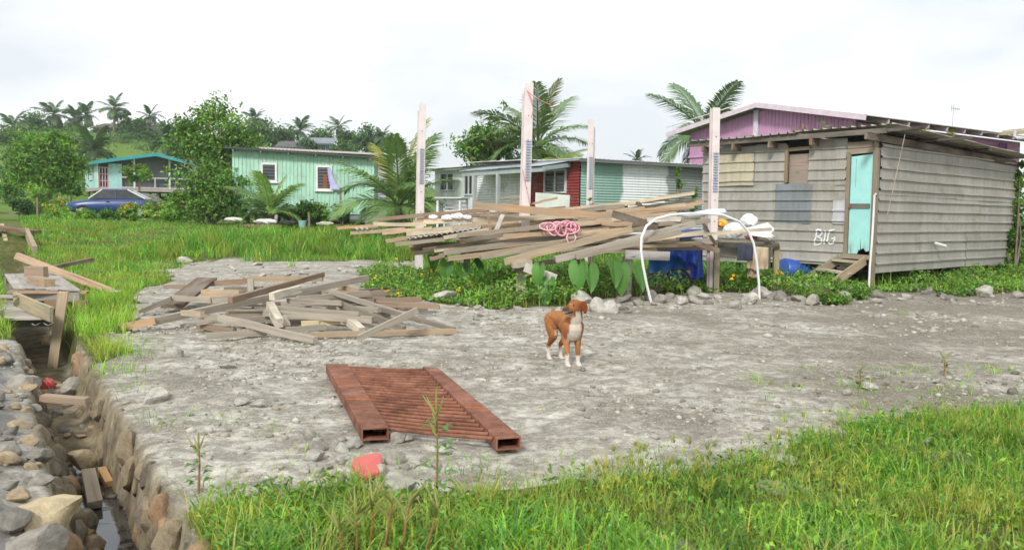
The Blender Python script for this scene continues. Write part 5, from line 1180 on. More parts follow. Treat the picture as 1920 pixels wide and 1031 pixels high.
# ------------------------------------------------------------------ rocks
import bmesh
def rock_mesh(seed, sub=3):
    bm = bmesh.new(); bmesh.ops.create_icosphere(bm, subdivisions=sub, radius=1); q = random.Random(seed)
    cuts = [(Vector((q.gauss(0, 1), q.gauss(0, 1), q.gauss(0, 1))).normalized(), q.uniform(.45, .85)) for _ in range(13)]
    ph = [q.uniform(0, 20) for _ in range(6)]
    for v in bm.verts:
        p = v.co.copy()
        for n, d in cuts:
            e = p.dot(n) - d
            if e > 0: p -= n * e * 0.95
        w = sum(math.sin(ph[k] + p.dot(Vector((3.1 + k, 2.3 * k + 2, 4.1 - k)))) / (k + 2.5) for k in range(5)) * 0.06
        v.co = p * (1 + w)
    for f in bm.faces: f.smooth = True
    me = bpy.data.meshes.new('rock'); bm.to_mesh(me); bm.free(); me.set_sharp_from_angle(angle=0.55); me.materials.append(M['rock']); return me
ROCKS = [rock_mesh(100 + i, 3 if i < 4 else 2) for i in range(9)]
rk = random.Random(17)
PALE_R, GREY_R, TAN_R, MID_R = srgb(188, 184, 173), srgb(142, 137, 128), srgb(184, 166, 136), srgb(166, 161, 150)
def rock(p, sx_, sy_, sz_, col, label, group=None, name='rock', sink=0.3, parent=None, cat='rock', fine=False, tilt=0.35):
    me = ROCKS[rk.randrange(4) if fine else rk.randrange(len(ROCKS))]
    o = link(name, me, None, parent, vary(col, .88, 1.08, rk)); p = Vector(p)
    o.location = (p.x, p.y, p.z + sz_ * (1 - sink * 2) * 0.8); o.scale = (sx_, sy_, sz_); o.rotation_euler = (rk.uniform(-tilt, tilt), rk.uniform(-tilt, tilt), rk.uniform(0, 6.3))
    if parent is None: tag(o, label, cat, group)
    return o
def prock(px, py, wpx, col, label, hr=0.7, z=None, sink=0.25, group=None):
    wpx = wpx * 1.12; p = onT(px, py) if z is None else G(px, py, z); s = wpx * p.y / FPX / 2
    return rock(p, s, s * 0.85, s * hr, col, label, group, sink=sink, fine=wpx > 30)
for a in [(52, 728, 66, MID_R, 'pale round boulder beside the red packet at the ditch', .75), (142, 738, 58, MID_R, 'squarish pale boulder at the head of the near ditch', .7), (295, 752, 58, PALE_R, 'pale boulder on the gravel right of the ditch', .6),
          (328, 668, 42, PALE_R, 'pale knobbly boulder near the left of the plank heap', .7), (362, 690, 34, PALE_R, 'flat pale rock below the knobbly boulder', .4), (428, 690, 40, PALE_R, 'low cream rock in front of the heap at left', .35),
          (78, 985, 150, srgb(212, 194, 158), 'largest tan boulder at the bottom left by the ditch water', .62), (22, 992, 90, GREY_R, 'round grey boulder at the left edge below the tan one', .7), (60, 1040, 150, MID_R, 'flat topped grey boulder at the bottom left corner', .6),
          (152, 1030, 80, GREY_R, 'mossy rounded boulder at the ditch edge, bottom left', .7), (450, 757, 38, PALE_R, 'left of two pale rounded rocks left of the rusty rack', .5), (486, 762, 34, PALE_R, 'right of two pale rounded rocks left of the rusty rack', .55),
          (742, 925, 84, PALE_R, 'big pale rock in the grass edge below the red piece', .6), (800, 930, 40, MID_R, 'smaller rock right of the big pale one in the grass edge', .6), (1455, 920, 84, PALE_R, 'broad pale rock half hidden in foreground grass', .25), (1500, 918, 60, PALE_R, 'pale slab right of the broad rock in the grass', .25),
          (1470, 868, 62, PALE_R, 'flat pale rock at the edge of the right-hand grass', .4), (1275, 1035, 96, MID_R, 'grey rock at the bottom edge in the grass', .25), (1435, 842, 30, PALE_R, 'small flat rock above the right-hand grass edge', .4), (1345, 770, 26, PALE_R, 'flat white stone alone on the open gravel', .3),
          (1282, 762, 26, PALE_R, 'rounded white stone left of the lone flat one', .35), (1092, 694, 16, GREY_R, 'small grey stone right of the dog paws', .5), (1160, 640, 30, PALE_R, 'flat white stone right of the dog', .25), (960, 846, 22, TAN_R, 'tan stone at the near right end of the rack', .5),
          (1545, 752, 28, PALE_R, 'rounded pale stone in the cluster on the right gravel', .6), (1582, 722, 26, PALE_R, 'pale stone left of the little weed in the right cluster', .7), (1630, 728, 36, PALE_R, 'long pale stone right of the little weed', .45), (1588, 738, 22, PALE_R, 'pale stone below the weed in the right cluster', .6), (1545, 768, 40, PALE_R, 'flat pale stone at the lower left of the right cluster', .4), (1572, 770, 36, PALE_R, 'broad pale stone lowest in the right cluster', .5),
          (1840, 754, 26, PALE_R, 'pale stone at the right edge of the gravel', .7), (1898, 738, 24, GREY_R, 'dark grey stone farthest right on the gravel', .9), (1870, 755, 22, MID_R, 'grey stone beside the pale one at right edge', .6), (1780, 862, 80, MID_R, 'grey slab in the right-hand grass', .2), (1740, 828, 40, PALE_R, 'pale stone in the right-hand grass', .25),
          (828, 564, 62, PALE_R, 'large pale slab in the greenery left of the dog', .45), (1088, 570, 48, PALE_R, 'large pale boulder right behind the dog', .7), (880, 573, 14, PALE_R, 'small pale stone at the greenery edge left of the dog', .8), (720, 500, 50, PALE_R, 'pale flat slab behind the plank heap', .3), (345, 492, 30, PALE_R, 'white stones at the far edge of the gravel', .5), (215, 552, 44, PALE_R, 'flat white rock in the grass left of the heap', .3), (275, 565, 44, PALE_R, 'flat white rock beside the heap left end', .3), (100, 645, 44, TAN_R, 'tan slab wedged beneath the propped plank', .6)]:
    prock(*a[:5], hr=a[5])
prock(155, 868, 70, TAN_R, 'tan crusty rock lying in the ditch', .62, z=-.38); prock(145, 905, 30, GREY_R, 'small mossy rock at the ditch water edge', .7, z=-.44)
prock(210, 935, 34, GREY_R, 'dark rock standing in the ditch water', .5, z=-.45); prock(180, 905, 26, srgb(120, 112, 100), 'dark stone beside the sunken plank', .7, z=-.44)
# row of rocks along the greenery
row = [(1110, 575), (1200, 578), (1300, 566), (1420, 566), (1500, 560), (1600, 558), (1700, 552), (1800, 556), (1930, 550)]
for i in range(95):
    f = i / 94 * (len(row) - 1); k = min(int(f), len(row) - 2); x = row[k][0] + (row[k + 1][0] - row[k][0]) * (f - k) + rk.uniform(-14, 14); y = row[k][1] + (row[k + 1][1] - row[k][1]) * (f - k) + rk.uniform(-15, 13)
    w = rk.choice([12, 16, 20, 26, 34, 44]) * (0.75 if x > 1450 else 1)
    sz_ = 'small' if w < 16 else ('middling' if w < 27 else 'large'); wh_ = 'between the dog and the hoop' if x < 1200 else ('under the white hoop' if x < 1440 else ('before the shed steps' if x < 1640 else ('before the shed side wall' if x < 1790 else 'before the far right shed corner')))
    cl_ = rk.choice([('grey-white', MID_R), ('darker grey', GREY_R), ('pale', PALE_R)])
    prock(x, y, w, cl_[1], sz_ + ' ' + cl_[0] + ' rock in the row ' + wh_, rk.uniform(.45, .85), group='rocks edging the greenery')
for i in range(26):
    x = rk.uniform(890, 1110); y = rk.uniform(578, 600); prock(x, y, rk.choice([9, 12, 16, 22]), rk.choice([PALE_R, MID_R]), 'small pale stone strewn behind the dog', .5, group='stones behind the dog')
for i in range(34):
    x = rk.uniform(520, 830); y = rk.uniform(812, 905) - abs(x - 680) * 0.12; w = rk.choice([20, 26, 32, 40, 46]); prock(x, y, w, rk.choice([PALE_R, PALE_R, MID_R]), ('small' if w < 27 else 'large') + ' rounded pale cobble ' + ('left of the red piece' if x < 655 else ('under the near end of the rack' if y < 850 else ('right of the red piece' if x > 720 else 'right beside the red piece'))), .6, group='cobbles around the red piece')
for i in range(26):
    x = rk.uniform(1490, 1920); y = rk.uniform(700, 760); prock(x, y, rk.choice([8, 10, 14, 18]), rk.choice([PALE_R, MID_R, GREY_R]), 'small stone scattered on the right gravel', .6, group='stones on the right gravel')
for i in range(26):
    x = rk.uniform(290, 680); y = rk.uniform(495, 520); prock(x, y, rk.choice([9, 13, 18, 24]), PALE_R, 'white stone on the gravel behind the plank heap', .4, group='stones behind the heap')
for i in range(46):
    y = rk.uniform(655, 940); x = rk.uniform(-10, 40 + (y - 640) * .2); w = rk.choice([14, 20, 28, 40, 54]); cl_ = rk.choice([(GREY_R, 'grey'), (MID_R, 'light grey'), (TAN_R, 'tan'), (TAN_R, 'tan')]); prock(x, y, w, cl_[0], ('small ' if w < 24 else 'big ') + cl_[1] + ' stone on the left ditch bank ' + ('at the far end' if y < 740 else ('halfway along' if y < 840 else 'near the tan boulder')), .55, group='stones on the left bank')
for i in range(24):
    yy = rk.uniform(6.2, 8.6); p = Vector((ditch_x(yy) + rk.uniform(-.2, .2), yy, 0)); p.z = T(p.x, p.y); s = rk.uniform(.03, .075)
    rock(p, s, s * .8, s * .6, rk.choice([GREY_R, TAN_R]), 'muddy stone in the dry ditch bed', 'stones in the ditch bed')
# stone linings of the ditch
for side, lab in ((1, 'right bank of the near ditch lined with tan slabs'), (-1, 'left bank of the near ditch lined with worn slabs')):
    ORG = [srgb(156, 142, 118), srgb(148, 134, 110), srgb(132, 122, 104), srgb(166, 138, 108), srgb(142, 132, 116), srgb(118, 110, 96)]
    wl_ = empty('ditch_lining', (ditch_x(6) + side * .28, 6, 0)); tag(wl_, lab, 'stone lining')
    yv = 3.3
    while yv < 8.7:
        for lev in range(4):
            s = rk.uniform(.08, .17) * (1.15 if side > 0 else 1); x = ditch_x(yv) + side * (.262 - .028 * lev + rk.uniform(-.03, .03)) / DCO; z = -.12 - .11 * lev + rk.uniform(-.05, .03)
            o = rock(Vector((x, yv + lev * .07, z - wl_.location.z)) - Vector((wl_.location.x, wl_.location.y, 0)), s * rk.uniform(.8, 1.3), s * rk.uniform(.4, .6), s * rk.uniform(.7, 1.0), rk.choice(ORG), None, None, 'stone', parent=wl_, fine=True, tilt=.3, sink=.5)
            o.rotation_euler.z = math.atan2(1, -DSL) + rk.uniform(-.45, .45)
        yv += rk.uniform(.13, .22)

# pebbles: uncountable
def pebbles(n, xr, yr, smin, smax, name, seed, maskf):
    g = np.random.default_rng(seed); x = g.uniform(xr[0], xr[1], n); y = g.uniform(yr[0], yr[1], n)
    keep = maskf(x, y) & (g.random(n) < 0.06 + 3.2 * (fbm(x * .9, y * .9, 3, 91) - 0.42)); x, y = x[keep], y[keep]; n = len(x)
    s = smin + (smax - smin) * g.random(n) ** 3.5
    bm = bmesh.new(); bmesh.ops.create_icosphere(bm, subdivisions=1, radius=1); bm.verts.ensure_lookup_table()
    bv = np.array([v.co[:] for v in bm.verts]); bf = np.array([[v.index for v in f.verts] for f in bm.faces]); bm.free()
    an = g.uniform(0, 6.28, n); c, sn = np.cos(an), np.sin(an); sc = np.stack([s * g.uniform(.8, 1.4, n), s * g.uniform(.6, 1, n), s * g.uniform(.35, .75, n)], -1)
    V = bv[None] * sc[:, None] * g.uniform(.78, 1.15, (n, len(bv), 1)); X = V[..., 0] * c[:, None] - V[..., 1] * sn[:, None]; Yv = V[..., 0] * sn[:, None] + V[..., 1] * c[:, None]
    Z = V[..., 2] + (tz(x, y) + sc[:, 2] * 0.35)[:, None]
    P = np.stack([X + x[:, None], Yv + y[:, None], Z], -1).reshape(-1, 3); F = (bf[None] + (np.arange(n) * len(bv))[:, None, None]).reshape(-1, 3)
    base = np.array([srgb(168, 164, 154), srgb(158, 153, 143), srgb(138, 133, 123), srgb(182, 178, 168), srgb(164, 156, 140)])[g.integers(0, 5, n)] * g.uniform(.85, 1.1, (n, 1))
    return link(name, np_mesh(name, P, [F], np.repeat(base, len(bv), 0), True), M['pebble'])
t = NT('pebble'); t.principled(t.n('ShaderNodeAttribute', attribute_name='Col').outputs['Color'], 0.95, spec=0.15); M['pebble'] = t.m
notgrass = lambda x, y: ~grass_mask(x, y) & ((np.abs(ditch_u(x, y)) > .3))
tag(pebbles(20000, (-6.5, 7), (3.2, 10.5), .006, .034, 'gravel', 1, notgrass), 'loose pebbles strewn over the gravel yard', 'gravel', kind='stuff')
tag(pebbles(9000, (-8, 14), (10, 19), .012, .06, 'gravel', 2, notgrass), 'coarse stones strewn over the far gravel', 'gravel', kind='stuff')
# ------------------------------------------------------------------ vegetation: builders
def blades(x, y, z, h, w, az, lean, col, seg=3):
    n = len(x); d = np.stack([np.cos(az), np.sin(az), np.zeros(n)], -1); s = np.stack([-np.sin(az), np.cos(az), np.zeros(n)], -1)
    b = np.stack([x, y, z - 0.02], -1); V = []
    for k in range(seg):
        f = k / seg; hh = h * (f - 0.25 * lean * f * f); of = h * lean * f * f * 0.9
        c = b + d * of[:, None] + np.array([0, 0, 1.0]) * hh[:, None]; ww = w * (1 - 0.55 * f)
        V += [c - s * (ww / 2)[:, None], c + s * (ww / 2)[:, None]]
    tip = b + d * (h * lean * 0.9)[:, None] + np.array([0, 0, 1.0]) * (h * (1 - 0.3 * lean))[:, None]; V.append(tip)
    m = 2 * seg + 1; P = np.stack(V, 1).reshape(-1, 3); o = (np.arange(n) * m)[:, None]
    Q = np.concatenate([o + np.array([[2 * k, 2 * k + 1, 2 * k + 3, 2 * k + 2]]) for k in range(seg - 1)]); Tt = o + np.array([[2 * seg - 2, 2 * seg - 1, 2 * seg]])
    return P, [Q, Tt], np.repeat(col, m, 0)
def leaves(P, size, asp, nrm, col, fold=0.18, g=None):
    """folded diamond leaves at P, lying about the normals nrm"""
    n = len(P); g = g or RNG; nrm = nrm / (np.linalg.norm(nrm, axis=1, keepdims=True) + 1e-9)
    a = g.normal(size=(n, 3)); a -= nrm * (a * nrm).sum(1, keepdims=True); a /= np.linalg.norm(a, axis=1, keepdims=True) + 1e-9; b = np.cross(nrm, a)
    s = size[:, None]; w = (size * asp)[:, None]; dn = nrm * s * fold
    V = np.stack([P - a * s * .5, P + b * w * .5 - a * s * 0.05 + dn, P + a * s * .5 - dn * .6, P - b * w * .5 - a * s * 0.05 + dn], 1).reshape(-1, 3)
    o = (np.arange(n) * 4)[:, None]
    return V, [np.concatenate([o + np.array([[0, 1, 2]]), o + np.array([[0, 2, 3]])])], np.repeat(col, 4, 0)
def merge(parts):
    V = []; F = {}; C = []; b = 0
    for P, fs, c in parts:
        V.append(P); C.append(c)
        for f in fs: F.setdefault(f.shape[1], []).append(f + b)
        b += len(P)
    return np.concatenate(V), [np.concatenate(F[k]) for k in F], np.concatenate(C)
def colvar(g, n, base, v=0.22, hue=0.12):
    b = np.array(base)
    if b.ndim == 2: b = b[g.integers(0, len(b), n)]
    else: b = np.repeat(b[None], n, 0)
    b = b * 1.22; k = 1 + g.normal(0, v, (n, 1)); hshift = g.normal(0, hue, (n, 1))
    c = b * np.clip(k, .45, 1.7); c[:, 0:1] *= np.clip(1 + hshift * 1.6, .4, 2.0); c[:, 2:3] *= np.clip(1 - hshift, .5, 1.6); return np.clip(c, 0.004, 0.9)
GR_BRIGHT = np.array([(.22, .38, .04), (.17, .34, .035), (.27, .41, .06)]); GR_DEEP = np.array([(.10, .25, .035), (.13, .28, .04), (.08, .20, .04)]); GR_YEL = np.array([(.30, .34, .07), (.36, .34, .10)])
LF_MID = np.array([(.08, .18, .025), (.10, .22, .03), (.06, .14, .025)]); LF_DARK = np.array([(.035, .09, .022), (.045, .11, .025), (.055, .13, .03)]); LF_LIGHT = np.array([(.16, .30, .04), (.13, .26, .035), (.20, .33, .06)])
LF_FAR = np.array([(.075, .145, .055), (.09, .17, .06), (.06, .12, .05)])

def patch(name, label, n, box, mask, hr, wr, lean, cols, seed, group=None, clump=0.0, mat='grass', seg=3, hmod=None, dens=None):
    g = np.random.default_rng(seed); x = g.uniform(box[0], box[1], n); y = g.uniform(box[2], box[3], n); k = mask(x, y)
    if dens is not None: k &= g.random(n) < dens(x, y)
    x, y = x[k], y[k]; n = len(x)
    if n == 0: return None
    h = g.uniform(hr[0], hr[1], n) * (0.25 + 1.5 * fbm(x * 1.6, y * 1.6, 3, seed))
    if hmod is not None: h = h * hmod(x, y)
    c = colvar(g, n, cols); c *= (0.75 + 0.75 * fbm(x * .8 + 4, y * .8, 3, seed + 5))[:, None]
    q = fbm(x * 1.9 + 3, y * 1.9, 3, seed + 9); yl = sst(.50, .64, q)[:, None] * 0.75; c = c * (1 - yl) + np.array([.34, .36, .07]) * yl
    P, F, C = blades(x, y, tz(x, y), h, g.uniform(wr[0], wr[1], n), g.uniform(0, 6.283, n), g.uniform(lean[0], lean[1], n), c, seg)
    return P, F, C
def as_stuff(name, parts, label, mat='grass', cat='grass'):
    o = link(name, np_mesh(name, *merge([p for p in parts if p])), M[mat]); tag(o, label, cat, kind='stuff'); return o
def mesh_args(p): return p[0], p[1], p[2]

# ------------------------------------------------------------------ foreground grass and weeds
bx_ = (-2.2, 6.5, 2.3, 6.6)
as_stuff('grass', [patch('', '', 80000, bx_, inFG, (.06, .16), (.004, .010), (.3, 1.1), np.concatenate([GR_BRIGHT, GR_DEEP]), 101, dens=lambda x, y: .25 + 2.2 * (fbm(x * 2.3, y * 2.3, 3, 66) - .25)),
                   patch('', '', 9000, bx_, inFG, (.12, .26), (.004, .008), (.2, .8), GR_BRIGHT, 102, hmod=lambda x, y: .7 + .5 * sst(1.5, 4, x)),
                   patch('', '', 5000, bx_, inFG, (.10, .22), (.003, .006), (.2, .9), GR_YEL, 103)], 'tall green grass growing along the foreground')
def broadleaf(n, box, mask, hr, sz, cols, seed, asp=.5, dens=None):
    g = np.random.default_rng(seed); x = g.uniform(box[0], box[1], n); y = g.uniform(box[2], box[3], n); k = mask(x, y) & (fbm(x * 1.5, y * 1.5, 3, seed) > .42)
    if dens is not None: k &= g.random(n) < dens(x, y)
    x, y = x[k], y[k]; n = len(x); z = tz(x, y) + g.uniform(hr[0], hr[1], n) * (.4 + 1.1 * fbm(x * 1.5 + 7, y * 1.5, 2, seed + 3))
    nr = g.normal(size=(n, 3)) * .55 + np.array([0, -.15, 1]); c = colvar(g, n, cols)
    return leaves(np.stack([x, y, z], -1), g.uniform(sz[0], sz[1], n), asp, nr, c, g=g)
as_stuff('weeds', [broadleaf(22000, bx_, inFG, (.01, .12), (.018, .045), np.concatenate([LF_LIGHT, LF_MID, GR_BRIGHT]), 111), broadleaf(2600, (-1.9, 0.2, 3.0, 4.5), inFG, (.02, .10), (.03, .065), LF_LIGHT, 112, .34)], 'leafy weeds mixed through the foreground grass', 'leaf', 'weeds')
# arching clumps standing out of the foreground grass
gq = np.random.default_rng(77); CL = []
xs = gq.uniform(-1.8, 5.5, 260); ys = gq.uniform(2.6, 6.2, 260); kk = inFG(xs, ys)
for cx_, cy_ in zip(xs[kk], ys[kk]):
    n = int(gq.integers(22, 60)); hh = gq.uniform(.10, .25) * (1.35 if abs(cx_ - .2) < 1.4 and cy_ < 3.9 else 1); sp_ = gq.uniform(.015, .05); x = cx_ + gq.normal(0, sp_, n); y = cy_ + gq.normal(0, sp_, n)
    cb = [GR_BRIGHT, GR_DEEP, GR_DEEP, GR_YEL][gq.integers(0, 4)]
    CL.append(blades(x, y, tz(x, y), gq.uniform(.5, 1, n) * hh, gq.uniform(.004, .011, n), np.arctan2(y - cy_, x - cx_) + gq.normal(0, .5, n), gq.uniform(.4, 1.4, n), colvar(gq, n, cb)))
edge = lambda x, y: (inFG(x, y - .45) | inFG(x - .2, y - .25)) & ~inFG(x, y)
CL.append(patch('', '', 30000, bx_, edge, (.03, .12), (.003, .008), (.3, 1.2), np.concatenate([GR_BRIGHT, GR_YEL]), 108, dens=lambda x, y: np.clip(.9 * (fbm(x * 3, y * 3, 3, 67) - .42) * 4, 0, .6)))
as_stuff('grass_clumps', CL, 'arching clumps of taller grass in the foreground')
# sparse tufts straying onto the gravel
def stray(px, py, n, h, seed, cols=GR_BRIGHT, spread=.07, w=(.004, .008)):
    p = onT(px, py); g = np.random.default_rng(seed); x = p.x + g.normal(0, spread, n); y = p.y + g.normal(0, spread, n)
    return blades(x, y, tz(x, y), g.uniform(.4, 1, n) * h, g.uniform(w[0], w[1], n), np.arctan2(y - p.y, x - p.x) + g.normal(0, .4, n), g.uniform(.3, 1.2, n), colvar(g, n, cols))
g0 = random.Random(9); S_ = []
for i in range(70): S_.append(stray(g0.uniform(1380, 1920), g0.uniform(690, 790), 14, g0.uniform(.05, .14), 200 + i, spread=.05))
for (px, py, n, h) in ((250, 735, 26, .16), (298, 790, 40, .12), (250, 700, 40, .18), (240, 665, 70, .25), (435, 790, 30, .08), (190, 700, 60, .2), (375, 905, 30, .14), (520, 815, 20, .1), (570, 848, 30, .1), (215, 660, 60, .2), (415, 632, 40, .10), (280, 635, 30, .12), (840, 880, 40, .12), (910, 880, 30, .14), (1720, 690, 16, .08), (1690, 590, 50, .10), (1610, 730, 30, .22), (1100, 660, 12, .05), (270, 650, 40, .1), (500, 640, 40, .07), (450, 640, 40, .07), (600, 770, 16, .06), (1240, 855, 30, .12), (1560, 730, 20, .12)):
    S_.append(stray(px, py, n, h, 300 + px, spread=.06 + h * .25))
for i in range(40): S_.append(stray(g0.uniform(300, 1900), g0.uniform(600, 880), 7, g0.uniform(.025, .07), 400 + i, GR_YEL, .03))
as_stuff('grass_tufts', S_, 'small grass tufts straying over the gravel')

# yellow-green sedge heads above the foreground grass
g = np.random.default_rng(33); parts = []
for i in range(130):
    px, py = (g.uniform(1100, 1430), g.uniform(890, 980)) if i < 60 else (g.uniform(1430, 1915), g.uniform(820, 1010))
    p = onT(px, py); h = g.uniform(.12, .22); n = 16
    x = np.full(1, p.x); y = np.full(1, p.y); parts.append(blades(x, y, tz(x, y), np.array([h]), np.array([.005]), g.uniform(0, 6, 1), np.array([.2]), colvar(g, 1, GR_YEL)))
    parts.append(blades(np.full(n, p.x) + g.normal(0, .006, n), np.full(n, p.y) + g.normal(0, .006, n), np.full(n, p.z + h * .92), g.uniform(.03, .075, n), np.full(n, .0042), g.uniform(0, 6.28, n), g.uniform(.5, 1.3, n), colvar(g, n, np.array([(.30, .36, .07), (.36, .37, .08)]))))
as_stuff('sedge', parts, 'yellow-green sedge heads standing above the foreground grass', 'grass', 'sedge')

# amaranth weed standing before the rack, and pale seed spikes
def amaranth(px, py, ptop, label, seed, leafy=True, lean=0.0):
    b = onT(px, py); top = W(px + lean, ptop, b.y); r = empty('amaranth_plant', b); g = np.random.default_rng(seed); H_ = top - b
    MB().tube([(0, 0, -.02), H_ * .5 + Vector((.006, 0, 0)), H_], [.007, .005, .003], 6).build('stem', m_plain('reddish_stem', srgb(150, 110, 70), .7), r)
    if leafy:
        for i in range(22):
            f = g.uniform(.08, .8); a = g.uniform(0, 6.28); L_ = g.uniform(.05, .11) * (1.1 - .5 * f) * min(1, H_.z / .45); d = Vector((math.cos(a), math.sin(a), .25)); c = H_ * f
            s = d.cross(Vector((0, 0, 1))).normalized() * L_ * .28; e = c + d * L_ * .35; tip = e + d * L_ + Vector((0, 0, -L_ * .3)); md = e + d * L_ * .5 + Vector((0, 0, .006))
            MB().add([c, e, md + s, tip, md - s, md - Vector((0, 0, .008))], [(1, 2, 5), (2, 3, 5), (3, 4, 5), (4, 1, 5)], True).build('leaf', M['palm'], r, vary((.12, .26, .05), .8, 1.2, g))
    for i in range(9 if (H_.z > .4 or not leafy) else 3):
        f = g.uniform(.55, .95); a = g.uniform(0, 6.28); c = H_ * f; d = Vector((math.cos(a) * .7, math.sin(a) * .7, .8)).normalized() * g.uniform(.06, .13)
        MB().tube([c, c + d * .5, c + d], [.004, .005, .002], 6).build('seed_spike', M['palm'], r, (.34, .36, .10))
    MB().tube([H_ * .86, H_ * .95, H_ * 1.06], [.004, .006, .002], 6).build('seed_spike', M['palm'], r, (.36, .38, .11)); tag(r, label, 'plant')
amaranth(818, 945, 738, 'tall amaranth weed standing in front of the rusty rack', 1)
for i, (px, py, pt, ln) in enumerate(((690, 1040, 930, 10), (715, 1045, 925, 22), (745, 1050, 930, 25), (668, 1045, 955, -2), (790, 1050, 945, 32), (640, 1050, 985, -4))):
    amaranth(px, py, pt, 'yellowing seed spike weed at the bottom, %s from the left' % ['third', 'fourth', 'fifth', 'second', 'rightmost', 'first'][i], 10 + i, False, ln)
for i, (px, py, pt) in enumerate(((372, 925, 815), (1612, 728, 690), (1770, 705, 668))): amaranth(px, py, pt, ['small reddish weed at the left grass edge near the ditch', 'little weed in the stone cluster on the right gravel', 'tiny weed near the right gravel edge'][i], 30 + i)

# ------------------------------------------------------------------ left grass and far meadow
inLG = lambda x, y: inside(LG, x + .5 * (fbm(x * 1.3, y * 1.3, 3, 61) - .5), y + (fbm(x * 1.3 + 9, y * 1.3, 3, 62) - .5) * (.8 + 7 * sst(16, 21, y) * sst(1, -1, x))) & (np.abs(ditch_u(x, y)) > .33)
nearden = lambda x, y: np.clip(1.4 - (y - 7) / 16, .15, 1)
as_stuff('grass', [patch('', '', 60000, (-11, -2.2, 6.5, 17), inLG, (.10, .26), (.006, .013), (.3, 1.1), GR_BRIGHT, 121, dens=nearden), patch('', '', 60000, (-20, 3, 14, 27), inLG, (.10, .24), (.010, .024), (.3, 1.1), np.concatenate([GR_BRIGHT, GR_DEEP]), 122)], 'bright green grass beside the ditch and around the heap')
mead = lambda x, y: (x < 1.5 + (y - 22) * .1) & (np.abs(ditch_u(x, y)) > .5) & (y + 5 * (fbm(x * .9, y * .9, 3, 64) - .5) > 24.5)
tall = lambda x, y: .30 + 1.5 * sst(-12.5, -9.5, x) * sst(34, 31, y) * sst(22.5, 24, y) + .35 * sst(-13, -16, x)
as_stuff('meadow_grass', [patch('', '', 90000, (-26, 3, 22.5, 38), mead, (.14, .40), (.016, .034), (.35, 1.1), np.concatenate([GR_BRIGHT, GR_DEEP, GR_DEEP]), 131, hmod=tall)], 'meadow of tall grass in front of the houses')
rightveg = lambda x, y: (x > -2) & (y > 17.5) & ~((x > 3.8) & (y > 16) & (x < 13.5) & (y > 20.2 - (x - 4.5) * 1.1) & (y < 28)) & (y < 27)
as_stuff('undergrowth', [patch('', '', 14000, (-2.5, 6, 17.5, 27), rightveg, (.2, .55), (.02, .04), (.3, 1), GR_DEEP, 141)], 'rank dark grass behind the timber stack')

# ------------------------------------------------------------------ creeping greenery with yellow flowers
def cover(n, box, mask, seed, hmax, cols, sz):
    g = np.random.default_rng(seed); x = g.uniform(box[0], box[1], n); y = g.uniform(box[2], box[3], n); k = mask(x, y); x, y = x[k], y[k]; n = len(x)
    top = hmax * (.25 + 1.2 * sst(.3, .75, fbm(x * 1.1, y * 1.1, 3, seed)) * (.6 + .8 * vnoise(x * 5, y * 5, seed))); z = tz(x, y) + top * np.sqrt(g.random(n)) + .01
    nr = g.normal(size=(n, 3)) * .6 + np.array([0, -.35, 1]); return leaves(np.stack([x, y, z], -1), g.uniform(sz[0], sz[1], n), .6, nr, colvar(g, n, cols), g=g)
as_stuff('creeping_greenery', [cover(95000, (-3.6, 13.5, 11.8, 20.5), inGV, 151, .25, np.concatenate([LF_MID, LF_LIGHT, LF_LIGHT]), (.045, .09)), patch('', '', 9000, (-3.6, 13.5, 11.8, 20.5), inGV, (.15, .42), (.008, .016), (.3, 1), GR_BRIGHT, 152)], 'creeping green groundcover under and around the timber stack', 'leaf', 'greenery')
g = np.random.default_rng(44); parts = []
for i in range(60):
    if i % 2: continue
    px, py = (g.uniform(690, 960), g.uniform(505, 578)) if i < 34 else ((g.uniform(1290, 1560), g.uniform(535, 556)) if i < 52 else (g.uniform(980, 1090), g.uniform(545, 570)))
    p = onT(px, py); k = 7; zz = p.z + g.uniform(.18, .38)
    P = np.array([p.x, p.y - .05, zz]) + g.normal(0, .014, (k, 3)); parts.append(leaves(P, g.uniform(.03, .055, k), .7, g.normal(size=(k, 3)) * .5 + np.array([0, -.6, .7]), colvar(g, k, (.75, .42, .02), .1, .03)))
as_stuff('yellow_flowers', parts, 'small yellow daisy flowers dotted over the greenery', 'leaf', 'flowers')

# taro plants: each leaf a part
def heart(L_, W_):
    prof = [(-.20, .16), (-.17, .34), (-.02, .48), (.22, .52), (.48, .44), (.72, .28), (.90, .11)]
    vs = [(0, 0, 0), (L_, 0, -.13)]; fs = []
    mid = [(max(0, f) * L_, 0, -.13 * max(0, f) ** 2 - .015) for f, _ in prof]
    for s_ in (1, -1):
        b0 = len(vs); vs += [(f * L_, s_ * w * W_, .02 - .14 * max(0, f) ** 2 + .03 * w) for f, w in prof]; m0 = len(vs); vs += mid; k = len(prof)
        for i in range(k - 1):
            q = (b0 + i, b0 + i + 1, m0 + i + 1, m0 + i); fs.append(q if s_ > 0 else q[::-1])
        q = (b0 + k - 1, 1, m0 + k - 1); fs.append(q if s_ > 0 else q[::-1])
    return vs, fs
def taro(px, py, Y, lv, label):
    b = W(px, py, Y); b.z = T(b.x, b.y); r = empty('taro_plant', b)
    for (qx, qy, L_, pitch, yaw) in lv:
        c = W(qx, qy, Y - .12) - b; vs, fs = heart(L_ * 1.25, L_ * .85)
        o = MB().add(vs, fs, True).build('leaf', M['palm'], r, vary((.11, .28, .05), .8, 1.15, random)); o.location = c; o.rotation_euler = (random.uniform(-.25, .25), pitch, yaw)
        MB().tube([(0, 0, 0), c * .5 + Vector((0, .04, .05)), c], [.02, .014, .008], 6).build('stalk', M['stem'], r)
    tag(r, label, 'plant')
dnp = 1.0
